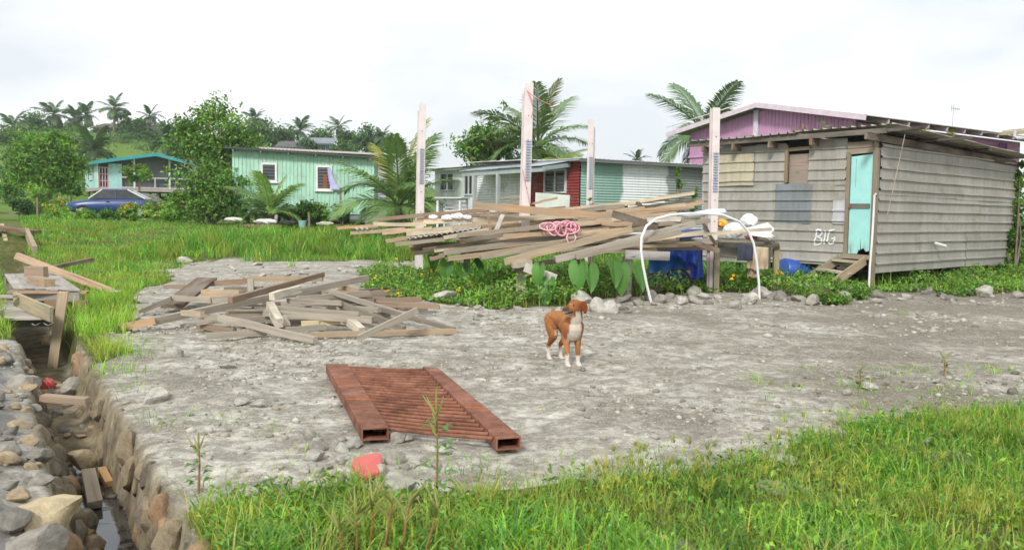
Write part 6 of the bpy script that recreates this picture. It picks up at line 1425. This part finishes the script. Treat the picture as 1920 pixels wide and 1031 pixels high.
taro(1092, 545, 14.0, [(1085, 497, .36, 1.15, -1.7), (1105, 500, .34, 1.0, -1.2)], 'taro plant with two broad leaves behind the boulder')
taro(1160, 540, 14.1, [(1150, 492, .34, .95, -1.2), (1163, 502, .36, 1.25, -1.5)], 'taro plant with overlapping leaves left of the hoop')
taro(1205, 545, 14.2, [(1192, 500, .34, .9, -.9)], 'single taro leaf beside the left hoop foot')
taro(1030, 540, 13.8, [(1028, 528, .34, 1.1, -2.0), (1012, 500, .26, 1.2, -2.2)], 'dark taro plant under the stack left of the boulder')
taro(850, 520, 15.6, [(838, 492, .3, 1.2, -1.8), (866, 500, .28, 1.1, -1.2), (890, 488, .28, .7, -.6)], 'bluish taro plant under the left of the stack')
taro(800, 520, 16.2, [(812, 478, .25, 1.1, -1.3)], 'small taro leaf below the left board ends')
taro(1545, 520, 18.6, [(1536, 492, .30, .6, -2.4), (1512, 508, .28, 1.0, -1.9), (1552, 488, .24, .5, -.8)], 'taro plant by the shed steps')

# ------------------------------------------------------------------ bushes and trees
def foliage(centers, n, lsize, cols, seed, asp=.45, tight=.30, up=.55, holes=.0):
    g = np.random.default_rng(seed); out = []; tot = sum(r[0] * r[1] * r[2] for _, r in centers) ** 1
    for c, r in centers:
        m = max(40, int(n * (r[0] * r[1] * r[2]) / tot)); K = max(5, int(m / 70))
        d = g.normal(size=(K, 3)); d /= np.linalg.norm(d, axis=1, keepdims=True); rad = g.random((K, 1)) ** .40
        cc = np.array(c) + d * rad * np.array(r) * (1 + .18 * g.normal(size=(K, 1))); kv = np.clip(1 + g.normal(0, .20, K), .5, 1.5); id_ = g.integers(0, K, m); avg = (r[0] * r[1] * r[2]) ** (1 / 3)
        P = cc[id_] + g.normal(size=(m, 3)) * avg * tight * np.array([1, 1, .7]); nr = g.normal(size=(m, 3)) * .8 + d[id_] * .5 + np.array([0, 0, up])
        col = colvar(g, m, cols, .16) * kv[id_][:, None]; out.append(leaves(P, g.uniform(.65, 1.3, m) * lsize, asp, nr, col, g=g))
    return merge(out)
def bush(name, label, base, ells, n, ls, cols, seed, cat='bush', group=None, flowers=None, asp=.5, stems=5):
    r = empty(name, base); g = np.random.default_rng(seed)
    parts = [foliage(ells, n, ls, cols, seed, asp)]
    if flowers is not None:
        k = flowers[1]; c, rr_ = ells[0]; d = g.normal(size=(k, 3)); d /= np.linalg.norm(d, axis=1, keepdims=True); d[:, 2] = np.abs(d[:, 2]); d[:, 1] = -np.abs(d[:, 1]); P = np.array(c) + d * np.array(rr_) * 1.15
        P = np.repeat(P, 5, 0) + g.normal(0, .05, (k * 5, 3)); fl = leaves(P, g.uniform(.5, 1, k * 5) * flowers[2], .8, g.normal(size=(k * 5, 3)) + np.array([0, -.8, .5]), colvar(g, k * 5, flowers[0], .12, .05)); 
        tag(link('flowers', np_mesh('flowers', *fl), M['leaf'], r), kind='stuff')
    link('foliage', np_mesh('foliage', *parts[0]), M['leaf'], r)
    m = MB()
    for i in range(stems):
        c, rr_ = ells[i % len(ells)]; e = Vector(c) + Vector((g.normal() * rr_[0] * .4, g.normal() * rr_[1] * .4, rr_[2] * .3)); m.tube([(g.normal() * .05, g.normal() * .05, -.1), Vector(e) * .5 + Vector((g.normal() * .05, 0, 0)), e], [.03, .02, .006], 5)
    m.build('stem', M['bark'], r); tag(r, label, cat, group); return r
def tree(name, label, base, H_, ells, n, ls, cols, seed, trunk=.16, multi=1, cat='tree', group=None, asp=.45, tight=.30, bark=None):
    r = empty(name, base); g = np.random.default_rng(seed); m = MB()
    for k in range(multi):
        o = Vector((g.normal() * .15, g.normal() * .15, -.2)) if multi > 1 else Vector((0, 0, -.2)); c0, r0 = ells[k % len(ells)]; tp_ = Vector(c0) + Vector((0, 0, r0[2] * .5)); md = o.lerp(tp_, .5) + Vector((g.normal() * .1, g.normal() * .1, 0)) * H_ * .15
        m.tube([o, o.lerp(md, .5) + Vector((.03, 0, 0)), md, md.lerp(tp_, .6), tp_], [trunk * 1.2, trunk, trunk * .8, trunk * .5, trunk * .2], 8)
        for (c, rr_) in ells:
            for q in range(3):
                e = Vector(c) + Vector(g.normal(size=3)) * rr_[0] * .45; s = o.lerp(tp_, g.uniform(.35, .75)); m.tube([s, s.lerp(e, .5) + Vector((0, 0, .1 * H_ * .2)), e], [trunk * .45, trunk * .3, trunk * .08], 6)
    m.build('trunk', bark or M['bark'], r); link('crown', np_mesh('crown', *foliage(ells, n, ls, cols, seed + 1, asp, tight)), M['leaf'], r); tag(r, label, cat, group); return r
def at(px, py, Y): p = W(px, py, Y); return Vector((p.x, p.y, T(p.x, p.y)))
def ell(base, px, py, Y, rx, rz, ry=None): c = W(px, py, Y) - base; k = Y / FPX; return (tuple(c), (rx * k, (ry or rx) * k, rz * k))

# shed side bush and vine
b = onT(1770, 528); 
bush('shed_bush', 'dense green creeper bush against the shed side wall', b, [ell(b, 1752, 515, b.y + .2, 34, 24), ell(b, 1800, 522, b.y + .5, 44, 20), ell(b, 1850, 520, b.y + 1.2, 40, 22), ell(b, 1722, 528, b.y - .1, 26, 14), ell(b, 1885, 520, b.y + 1.4, 30, 24)], 9000, .075, np.concatenate([LF_MID, LF_LIGHT]), 501, asp=.65)
b = onT(1905, 525); Yv = shed.O.y + LX * sy + 7.3 * shed.Y.y
bush('wall_vine', 'leafy vine climbing the far right corner of the shed', b, [ell(b, 1908, 330, Yv, 10, 26, 8), ell(b, 1910, 380, Yv, 11, 30, 8), ell(b, 1906, 430, Yv, 14, 30, 8), ell(b, 1896, 470, Yv - .2, 14, 26, 8), ell(b, 1916, 470, Yv, 12, 40, 8), ell(b, 1899, 445, Yv - .2, 10, 20, 8)], 5200, .09, np.concatenate([LF_MID, LF_LIGHT]), 503, asp=.7)
for i, (px, py, rx, rz, lab) in enumerate(((1450, 535, 24, 14, 'low bushy weed at the right leg of the junk table'), (1460, 500, 20, 26, 'feathery dark bush behind the right leg of the junk table'), (1335, 530, 26, 14, 'leafy weed at the foot of the pink post by the hoop'), (1560, 560, 30, 5, 'low weed in front of the shed steps'), (1600, 552, 26, 9, 'low weed right of the shed steps'))):
    b = onT(px, py + 10); bush('weed_bush', lab, b, [ell(b, px, py, b.y, rx, rz)], 1500, .06, np.concatenate([LF_MID, LF_LIGHT]) if i != 1 else LF_DARK, 510 + i)

# palms
def frond_mesh(seed, droop, nl=38, wd=.022):
    g = np.random.default_rng(seed); pts = []; ang = 0; p = np.array([0., 0, 0]); N = 24; dirs = []
    for i in range(N + 1):
        f = i / N; a = -droop * f ** 1.5; d = np.array([math.cos(a), 0, math.sin(a)]); pts.append(p.copy()); dirs.append(d); p = p + d / N
    pts = np.array(pts); dirs = np.array(dirs); m = MB(); m.tube([tuple(q) for q in pts[::3]], list(np.linspace(.016, .003, len(pts[::3]))), 5)
    vs, fs = [], []
    for i in range(nl):
        f = .14 + .86 * i / (nl - 1); k = f * N; j = min(int(k), N - 1); c = pts[j] + (pts[j + 1] - pts[j]) * (k - j); d = dirs[j]; L_ = .30 * math.sin(PI * (f * .80 + .16)) ** .8 * g.uniform(.85, 1.1) + .03
        for s in (-1, 1):
            up_ = np.array([-d[2], 0, d[0]]); o = d * (.55 + .3 * f) + np.array([0, s * .85, 0]) + up_ * g.uniform(-.05, .25); o /= np.linalg.norm(o); e1 = c + o * L_ * .5; e2 = c + o * L_ * .9 + np.array([0, 0, -.30 * L_ - .06 * L_ * g.random()]); wv = np.cross(o, up_); wv = wv / (np.linalg.norm(wv) + 1e-9) * wd * .5
            b0 = len(vs); vs += [c - wv * .5, c + wv * .5, e1 + wv, e1 - wv, e2]; fs += [(b0, b0 + 1, b0 + 2, b0 + 3), (b0 + 3, b0 + 2, b0 + 4)]
    m.add(vs, fs); me = m.mesh('frond'); me.materials.append(M['palm']); return me
FROND = [frond_mesh(1, .5), frond_mesh(2, .9), frond_mesh(3, 1.3), frond_mesh(4, 1.8)]
FROND_FAR = [frond_mesh(5, .6, 20, .05), frond_mesh(6, 1.1, 20, .05), frond_mesh(7, 1.7, 20, .05)]
GP_ = (.09, .17, .05)
def palm(label, base, crown, flen, nf, seed, col=GP_, far=False, trunk=.16, lo=-.5, hi=1.35, wind=0.0, yellow=0, group=None):
    r = empty('palm_tree', base); g = np.random.default_rng(seed); c = Vector(crown) - Vector(base)
    if c.length > .4: MB().tube([(0, 0, -.3), c * .33 + Vector((.05 * c.z * .3, 0, 0)), c * .7 + Vector((.03 * c.z * .3, 0, 0)), c], [trunk * 1.3, trunk, trunk * .85, trunk * .8], 9).build('trunk', M['bark'], r)
    fm = FROND_FAR if far else FROND
    for i in range(nf):
        f = (i + .5) / nf; pitch = hi + (lo - hi) * f ** .8 + g.normal(0, .08); yaw = i * 2.39996 + g.normal(0, .2); k = int(np.clip(f * len(fm) + g.normal(0, .3), 0, len(fm) - 1)); L_ = flen * g.uniform(.82, 1.1) * (.8 + .25 * math.sin(PI * min(1, f + .25)))
        o = link('frond', fm[k], None, r, vary(col if i >= yellow else (.30, .30, .05), .75, 1.25, g)); o.location = c + Vector((0, 0, -.1 * f * flen * .2)); o.scale = (L_, L_, L_)
        o.rotation_euler = Matrix.Rotation(yaw + wind * math.sin(yaw), 3, 'Z').to_4x4().to_3x3().to_euler() if False else (Matrix.Rotation(yaw, 3, 'Z') @ Matrix.Rotation(-pitch, 3, 'Y') @ Matrix.Rotation(g.normal(0, .25), 3, 'X')).to_euler()
    if not far:
        for i in range(5): MB().tube([c + Vector((0, 0, .05)), c + Vector((.1 * math.cos(i * 1.3), .1 * math.sin(i * 1.3), -.12))], [.05, .09], 7).build('coconut', M['stem'], r)
    tag(r, label, 'palm tree', group); return r
def PX(px, py, Y): return W(px, py, Y)
palm('big low coconut palm between the mint house and the left post', at(745, 410, 31), PX(748, 384, 31), 155 * 31 / FPX, 20, 1, (.17, .28, .09), yellow=2, lo=-.15, hi=1.5)
palm('young short coconut palm before the mint house', at(508, 412, 36), PX(508, 400, 36), 90 * 36 / FPX, 15, 2, (.18, .30, .07), yellow=1, lo=.15, hi=1.45, trunk=.1)
palm('tall coconut palm behind the middle post', at(1008, 400, 42), PX(1008, 272, 42), 128 * 42 / FPX, 22, 3, (.15, .25, .08), lo=-.75, yellow=1)
palm('coconut palm left of the middle post behind the roof', at(945, 400, 46), PX(952, 282, 46), 62 * 46 / FPX, 14, 4, (.14, .24, .07), lo=-.9)
palm('coconut palm behind the pink post and purple house', at(1322, 400, 46), PX(1322, 246, 46), 118 * 46 / FPX, 20, 5, (.11, .19, .075), lo=-1.0)
palm('small distant palm behind the shed side', at(1195, 400, 75), PX(1195, 300, 75), 26 * 75 / FPX, 14, 6, LF_FAR[0] * 1.0, far=True)
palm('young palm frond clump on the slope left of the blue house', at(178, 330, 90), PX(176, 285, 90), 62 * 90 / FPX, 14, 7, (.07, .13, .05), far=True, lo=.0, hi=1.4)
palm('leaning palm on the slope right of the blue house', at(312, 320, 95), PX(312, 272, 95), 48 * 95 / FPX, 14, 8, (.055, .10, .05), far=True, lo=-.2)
palm('pale young palm beside the pink post behind the roof', at(1058, 400, 38), PX(1050, 300, 38), 55 * 38 / FPX, 8, 9, (.22, .30, .05), lo=0, hi=.7)
p = at(1765, 300, 27.2); palm('yellow-green palm top showing over the shed roof', p, PX(1768, 275, 27.2), 40 * 27.2 / FPX, 9, 10, (.26, .28, .05), lo=.2, hi=1.2, trunk=.08)
for i, (px, py, Y, L_, lab) in enumerate(((24, 238, 140, 34, 'palm at the far left edge of the ridge'), (100, 215, 150, 34, 'palm with the broadest head on the left ridge'), (140, 226, 160, 30, 'palm left of the tall middle pair on the ridge'), (160, 217, 155, 32, 'palm right beside its twin on the left ridge'), (214, 203, 150, 30, 'tallest slender palm on the ridge above the blue house'), (281, 218, 155, 26, 'palm right of the slender trees on the ridge'),
                                          (562, 245, 140, 32, 'palm on the ridge above the mint house'), (634, 238, 150, 24, 'slim palm on the ridge right of the bright blue house'), (478, 222, 135, 26, 'palm half hidden behind the tall leafy tree'), (716, 256, 130, 26, 'palm on the ridge just left of the left post'), (545, 255, 150, 22, 'small palm left of the ridge palm above the mint house'))):
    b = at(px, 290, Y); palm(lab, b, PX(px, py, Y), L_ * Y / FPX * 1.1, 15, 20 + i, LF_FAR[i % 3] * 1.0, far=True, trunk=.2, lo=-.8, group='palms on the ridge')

# trees
b = at(92, 378, 52); tree('mango_tree', 'round dense mango tree at the left before the road', b, 5, [ell(b, 88, 290, 52, 44, 36), ell(b, 60, 320, 52, 28, 30), ell(b, 125, 315, 52, 30, 38), ell(b, 92, 330, 51.5, 46, 26), ell(b, 108, 272, 52, 28, 22)], 11000, .27, np.concatenate([LF_LIGHT, LF_LIGHT, LF_MID]), 601, .16, 1, asp=.34)
b = at(385, 405, 46); tree('leafy_tree', 'tall open leafy tree with pale stems before the mint house', b, 7, [ell(b, 350, 240, 46, 20, 34), ell(b, 390, 215, 46, 30, 28), ell(b, 430, 245, 46, 28, 34), ell(b, 460, 268, 46, 24, 32), ell(b, 375, 275, 46, 36, 26), ell(b, 415, 290, 46, 40, 20), ell(b, 345, 285, 46, 22, 20), ell(b, 462, 300, 46, 18, 20)], 5200, .24, np.concatenate([LF_MID, LF_LIGHT]), 611, .09, 5, asp=.5, tight=.48, bark=m_plain('pale_bark', srgb(170, 160, 148), .9, .3, 8))
b = at(395, 412, 38); bush('broad_shrub', 'broad light green shrub left of the young palm', b, [ell(b, 380, 340, 38, 48, 34), ell(b, 430, 350, 38, 36, 36), ell(b, 345, 372, 38, 34, 26), ell(b, 405, 385, 38, 60, 26), ell(b, 455, 385, 38, 24, 26)], 6000, .18, np.concatenate([LF_LIGHT, LF_MID]), 621, stems=12)
b = at(260, 372, 60); tree('papaya_tree', 'small papaya tree before the blue house veranda', b, 2, [ell(b, 262, 322, 60, 22, 9), ell(b, 248, 332, 60, 12, 8), ell(b, 274, 330, 60, 12, 8)], 700, .3, LF_LIGHT, 631, .07)
for i, (px, py, Y, rx, rz, cols, fl, lab) in enumerate((
    (160, 409, 41, 14, 13, LF_LIGHT, None, 'green bush at the front wing of the blue car'), (205, 406, 41, 15, 16, LF_MID, None, 'bush in front of the blue car door'), (242, 402, 41, 15, 19, LF_LIGHT, ((.7, .25, .03), 11, .10), 'orange flowered bush before the blue car rear'), (108, 398, 42, 20, 22, LF_LIGHT, ((.7, .28, .05), 11, .10), 'orange flowered bush left of the blue car'),
    (72, 375, 46, 22, 26, LF_LIGHT, None, 'light green bush under the mango tree'), (45, 385, 44, 16, 14, LF_DARK, None, 'dark agave-like bush at the left'), (300, 392, 41, 26, 22, np.concatenate([LF_LIGHT, GR_YEL]), None, 'pale variegated bush right of the blue car'), (330, 400, 40, 24, 20, LF_LIGHT, None, 'low bush between car and broad shrub'),
    (15, 340, 60, 30, 46, LF_MID, None, 'tall bush at the left edge beside the road'), (30, 300, 75, 30, 30, LF_MID, None, 'bush on the slope at the left edge'), (132, 352, 60, 14, 12, LF_DARK, ((.8, .35, .1), 8, .14), 'flowering hedge bush left of the blue house steps'),
    (570, 395, 37, 24, 16, LF_MID, None, 'vegetable plants below the open window of the mint house'), (605, 400, 37, 20, 18, LF_LIGHT, None, 'leafy plants under the mint house right of the window'), (540, 400, 37, 16, 12, LF_LIGHT, None, 'low plants right of the young palm'), (640, 395, 36, 14, 16, LF_DARK, None, 'dark shrub at the mint house corner'), (445, 405, 36, 16, 10, LF_MID, None, 'low weed beside the white sack'))):
    b = at(px, 415, Y); bush('garden_bush', lab, b, [ell(b, px, py, Y, rx, rz), ell(b, px + rx * .4, py + rz * .3, Y - .3, rx * .7, rz * .7)], 1300, .16 * Y / 42, cols, 640 + i, flowers=fl, group=None)
# slope and ridge trees
for i, (px, py, Y, rx, rz, lab) in enumerate((
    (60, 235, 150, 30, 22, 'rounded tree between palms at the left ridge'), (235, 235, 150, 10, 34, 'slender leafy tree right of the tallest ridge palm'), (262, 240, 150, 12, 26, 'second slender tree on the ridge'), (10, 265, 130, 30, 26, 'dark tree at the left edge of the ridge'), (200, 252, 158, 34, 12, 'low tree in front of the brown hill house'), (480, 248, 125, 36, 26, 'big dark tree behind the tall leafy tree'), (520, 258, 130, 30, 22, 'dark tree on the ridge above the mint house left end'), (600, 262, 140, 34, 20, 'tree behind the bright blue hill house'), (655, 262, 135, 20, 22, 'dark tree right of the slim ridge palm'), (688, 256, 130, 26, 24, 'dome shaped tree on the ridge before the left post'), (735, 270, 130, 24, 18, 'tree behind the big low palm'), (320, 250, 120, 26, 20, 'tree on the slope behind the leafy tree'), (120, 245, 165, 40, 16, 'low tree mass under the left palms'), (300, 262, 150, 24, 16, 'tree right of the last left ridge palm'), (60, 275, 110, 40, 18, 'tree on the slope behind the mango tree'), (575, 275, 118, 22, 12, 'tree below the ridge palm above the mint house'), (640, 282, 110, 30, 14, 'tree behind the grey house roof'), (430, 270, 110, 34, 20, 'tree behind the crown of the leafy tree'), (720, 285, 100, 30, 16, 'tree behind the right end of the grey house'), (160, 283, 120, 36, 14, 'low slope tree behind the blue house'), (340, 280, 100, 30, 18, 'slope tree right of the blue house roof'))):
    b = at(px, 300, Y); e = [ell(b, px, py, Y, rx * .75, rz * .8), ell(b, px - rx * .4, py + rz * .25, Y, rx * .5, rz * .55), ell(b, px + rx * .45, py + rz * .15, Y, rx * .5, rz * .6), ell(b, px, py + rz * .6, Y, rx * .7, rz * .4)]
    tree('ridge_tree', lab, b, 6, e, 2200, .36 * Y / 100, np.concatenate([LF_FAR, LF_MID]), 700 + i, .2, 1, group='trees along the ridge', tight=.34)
# trees behind the corrugated house
b = at(880, 400, 44); tree('breadfruit_tree', 'bushy tree behind the corrugated house left of the middle post', b, 6, [ell(b, 885, 278, 44, 22, 28), ell(b, 910, 268, 44, 26, 28), ell(b, 935, 280, 44, 22, 24), ell(b, 890, 255, 44, 12, 12)], 2400, .26, np.concatenate([LF_MID, LF_LIGHT]), 760, .07, 3, tight=.5, asp=.35)
b = at(935, 400, 43); r = empty('sparse_tree', b); m = MB(); g = np.random.default_rng(5); tips = []
for (px, py) in ((925, 220), (945, 197), (972, 222), (890, 238), (962, 238), (925, 237), (899, 240), (952, 244)):
    e = W(px, py, 43) - b; m.tube([(0, 0, 0), W(930, 290, 43) - b, W((px + 930) / 2, (py + 285) / 2, 43) - b + Vector((.05, 0, 0)), e], [.06, .03, .012, .006], 5); tips.append(e)
m.build('trunk', M['bark'], r); P = np.concatenate([np.array(e) + g.normal(0, .13, (12, 3)) for e in tips]); link('crown', np_mesh('crown', *leaves(P, g.uniform(.18, .34, len(P)), .45, g.normal(size=(len(P), 3)) + np.array([0, 0, .5]), colvar(g, len(P), LF_MID))), M['leaf'], r); tag(r, 'sparse thin tree with few leaf tufts against the sky', 'tree')
# creeper on the grey end of the corrugated house, weeds on top of the stack
b = at(1270, 400, 26.5); bush('wall_creeper', 'thin creeper growing up the grey end of the corrugated wall', b, [ell(b, 1272, 330, 26.6, 4, 18), ell(b, 1275, 345, 26.6, 6, 10), ell(b, 1302, 365, 26.8, 4, 24), ell(b, 1300, 392, 26.6, 8, 12)], 500, .1, LF_MID, 770)
b = at(1108, 410, 18.8); bush('tall_weed', 'tall pale weed at the foot of the far pink post', b, [ell(b, 1108, 385, 18.8, 5, 16), ell(b, 1102, 400, 18.8, 6, 10)], 250, .09, LF_LIGHT, 771, asp=.2)

# scrub on the hillside
g = np.random.default_rng(91); K = 900; x = g.uniform(-125, -12, K); y = g.uniform(72, 175, K); kp = (fbm(x * .06, y * .06, 3, 92) > .46) & ~((x > -36) & (x < -20) & (y < 84)); x, y = x[kp], y[kp]; K = len(x); per = 64
P = np.stack([x, y, tz(x, y)], -1)[:, None] + g.normal(size=(K, per, 3)) * (g.uniform(.5, 1.5, K)[:, None, None] * np.array([1, 1, .55])) + np.array([0, 0, .5]); P = P.reshape(-1, 3); n = len(P); cc = np.repeat(colvar(g, K, np.concatenate([LF_FAR, LF_MID, GR_DEEP]), .2), per, 0)
as_stuff('hillside_scrub', [leaves(P, g.uniform(.22, .5, n), .5, g.normal(size=(n, 3)) * .7 + np.array([0, -.2, 1]), cc * g.uniform(.8, 1.2, (n, 1)), g=g)], 'mass of low scrub covering the hillside behind the houses', 'leaf', 'scrub')
# ------------------------------------------------------------------ parked car, gravel heap, yard clutter
def car(loc, yaw):
    r = empty('parked_car', loc, yaw); BL = srgb(44, 70, 122)
    # side profile stations: x, half width, z bottom, z top (bonnet, belt, boot)
    st_ = [(-2.12, .60, .42, .62), (-2.05, .76, .30, .72), (-1.6, .82, .22, .80), (-.95, .84, .20, .90), (-.2, .85, .20, .93), (.7, .85, .20, .95), (1.3, .84, .20, .96), (1.75, .82, .24, .93), (2.05, .76, .32, .86), (2.12, .62, .45, .74)]
    vs = []; 
    for x, w, z0, z1 in st_:
        vs += [(x, -w * .9, z0), (x, -w, z0 + (z1 - z0) * .45), (x, -w * .96, z1 - .05), (x, -w * .8, z1), (x, w * .8, z1), (x, w * .96, z1 - .05), (x, w, z0 + (z1 - z0) * .45), (x, w * .9, z0)]
    n = 8; fs = [(i * n + k, i * n + (k + 1) % n, (i + 1) * n + (k + 1) % n, (i + 1) * n + k) for i in range(len(st_) - 1) for k in range(n)] + [tuple(range(n)), tuple(reversed(range((len(st_) - 1) * n, len(st_) * n)))]
    MB().add(vs, fs, True).build('body', M['objgloss'], r, BL)
    cab = [(-1.05, .76, .92), (-.45, .62, 1.38), (.75, .62, 1.39), (1.55, .76, .95)]
    g_ = MB(); vs = [(x, -w, z) for x, w, z in cab] + [(x, w, z) for x, w, z in cab]; g_.add(vs, [(0, 1, 2, 3), (7, 6, 5, 4), (0, 4, 5, 1), (2, 6, 7, 3)]); g_.build('windows', M['glass'], r)
    MB().add([(-.5, -.64, 1.36), (.8, -.64, 1.37), (.8, .64, 1.37), (-.5, .64, 1.36), (-.4, -.5, 1.42), (.7, -.5, 1.43), (.7, .5, 1.43), (-.4, .5, 1.42)], [(0, 1, 5, 4), (1, 2, 6, 5), (2, 3, 7, 6), (3, 0, 4, 7), (4, 5, 6, 7)], True).build('roof', M['objgloss'], r, BL)
    for s in (-1, 1):
        m = MB(); m.tube([(-1.07, .765 * s, .93), (-.46, .63 * s, 1.39)], .03, 5); m.build('windscreen_pillar', M['objgloss'], r, (.75, .76, .78))
        MB().tube([(.74, .63 * s, 1.40), (1.57, .765 * s, .96)], .035, 5).build('rear_pillar', M['objgloss'], r, (.75, .76, .78)); MB().tube([(.15, .63 * s, 1.39), (.2, .775 * s, .94)], .03, 5).build('door_pillar', M['objgloss'], r, BL)
        for k, x in enumerate((-1.35, 1.30)):
            w = MB().tube([(x, .66 * s, .30), (x, .70 * s, .30), (x, .84 * s, .30), (x, .865 * s, .30)], [.26, .31, .31, .27], 20).build('wheel', M['obj'], r, srgb(30, 30, 30)); MB().tube([(x, .866 * s, .30), (x, .872 * s, .30)], .18, 14).build('rim', M['objgloss'], w, srgb(160, 160, 162))
        MB().box((-2.10, .45 * s, .56), (-2.02, .70 * s, .68)).build('headlight', M['objgloss'], r, (.8, .8, .8)); MB().box((2.05, .45 * s, .66), (2.11, .70 * s, .80)).build('tail_light', M['objgloss'], r, srgb(150, 30, 30))
        MB().box((-.25, .855 * s, .78), (-.08, .875 * s, .81)).build('door_handle', M['objgloss'], r, srgb(60, 60, 70))
    MB().box((-2.18, -.62, .34), (-2.08, .62, .48)).build('bumper', M['objgloss'], r, srgb(50, 60, 80)); MB().box((2.08, -.62, .36), (2.18, .62, .50)).build('bumper', M['objgloss'], r, srgb(50, 60, 80))
    tag(r, 'dark blue saloon car parked behind flowering bushes', 'car')
p = at(216, 410, 45); car((p.x, p.y, p.z), .22)
b = at(268, 372, 53); vs = []; n, k = 28, 8
for i in range(k + 1):
    f = i / k
    for j in range(n): a = 2 * PI * j / n; rr_ = (1 - f) * (1 + .14 * math.sin(3 * a + 1) + .07 * math.sin(7 * a)); vs.append((1.75 * rr_ * math.cos(a), 1.4 * rr_ * math.sin(a), 1.15 * (1 - (1 - f) ** 1.7) - .05 + .04 * random.random()))
o = MB().add(vs, [(i * n + j, i * n + (j + 1) % n, (i + 1) * n + (j + 1) % n, (i + 1) * n + j) for i in range(k) for j in range(n)], True).build('gravel_heap', m_plain('dark_gravel', srgb(118, 116, 114), .95, .35, 9, .8)); o.location = b; tag(o, 'dark grey heap of gravel behind the blue car', 'gravel heap')
k36 = 36 / FPX
for px, py, s, col, lab, nm in ((438, 412, 14, srgb(226, 226, 222), 'white sack lying in the grass left of the young palm', 'white_sack'), (498, 416, 17, srgb(236, 232, 230), 'flat white sack on a low plank before the young palm', 'white_sack'), (610, 420, 13, srgb(206, 204, 190), 'pale sack below the mint house', 'pale_sack'), (470, 424, 12, srgb(150, 120, 108), 'brown lump in the grass before the mint house', 'earth_lump'), (540, 418, 14, srgb(70, 72, 70), 'dark heap of rubbish beside the white sack', 'rubbish_heap')):
    q = at(px, py, 34); q.z = W(px, py, 34).z; crumple(nm, q, s * k36 * .75, [v_ * .82 for v_ in col], lab, 'sack' if 'sack' in nm else 'heap', (1.5, .9, .4), seed=int(px), mat='cloth')
board('low_plank', at(470, 420, 33.5) + Vector((0, 0, .3)), at(525, 420, 33.5) + Vector((0, 0, .3)), .1, .3, srgb(120, 100, 84), 'low brown plank under the flat white sack', 'plank')
def bucket(px, py, Y, h, r, col, label):
    b = at(px, py, Y); b.z = W(px, py, Y).z; o = empty('bucket', b); m = MB().tube([(0, 0, 0), (0, 0, h)], [r * .8, r], 16, cap=False); m.build('body', M['objgloss'], o, col); MB().tube([(0, 0, h - .03), (0, 0, h)], r * 1.06, 16, cap=False).build('rim', M['objgloss'], o, col); MB().tube([(0, 0, .0), (0, 0, .02)], r * .8, 16).build('base', M['objgloss'], o, col); tag(o, label, 'bucket')
bucket(567, 427, 34.5, .28, .16, srgb(150, 196, 196), 'pale turquoise bucket in the grass before the mint house')
for px, y0, y1, Y, lab in ((639, 412, 352, 37.5, 'thin dark pole leaning at the right corner of the mint house'), (71, 420, 370, 40, 'wooden stake among the bushes at the left'), (580, 425, 398, 36, 'short stake among the vegetable plants')):
    board('thin_pole', W(px, y0, Y), W(px - 1, y1, Y), .08, .08, srgb(120, 104, 86), lab, 'pole', up=(1, 0, 0))
# ------------------------------------------------------------------ air: thin haze that fades the ridge
hz_ = MB().box((-700, -60, -3.0), (700, 960, 32)).build('haze', None)
hm = bpy.data.materials.new('thin_haze'); hm.use_nodes = True; hm.node_tree.nodes.clear(); ho = hm.node_tree.nodes.new('ShaderNodeOutputMaterial'); hv = hm.node_tree.nodes.new('ShaderNodeVolumePrincipled')
hv.inputs['Color'].default_value = (0.93, 0.96, 1.0, 1); hv.inputs['Density'].default_value = 0.0005; hm.node_tree.links.new(hv.outputs[0], ho.inputs['Volume']); hz_.data.materials.append(hm)
tag(hz_, 'thin pale haze in the air over the whole place', 'haze', kind='stuff')
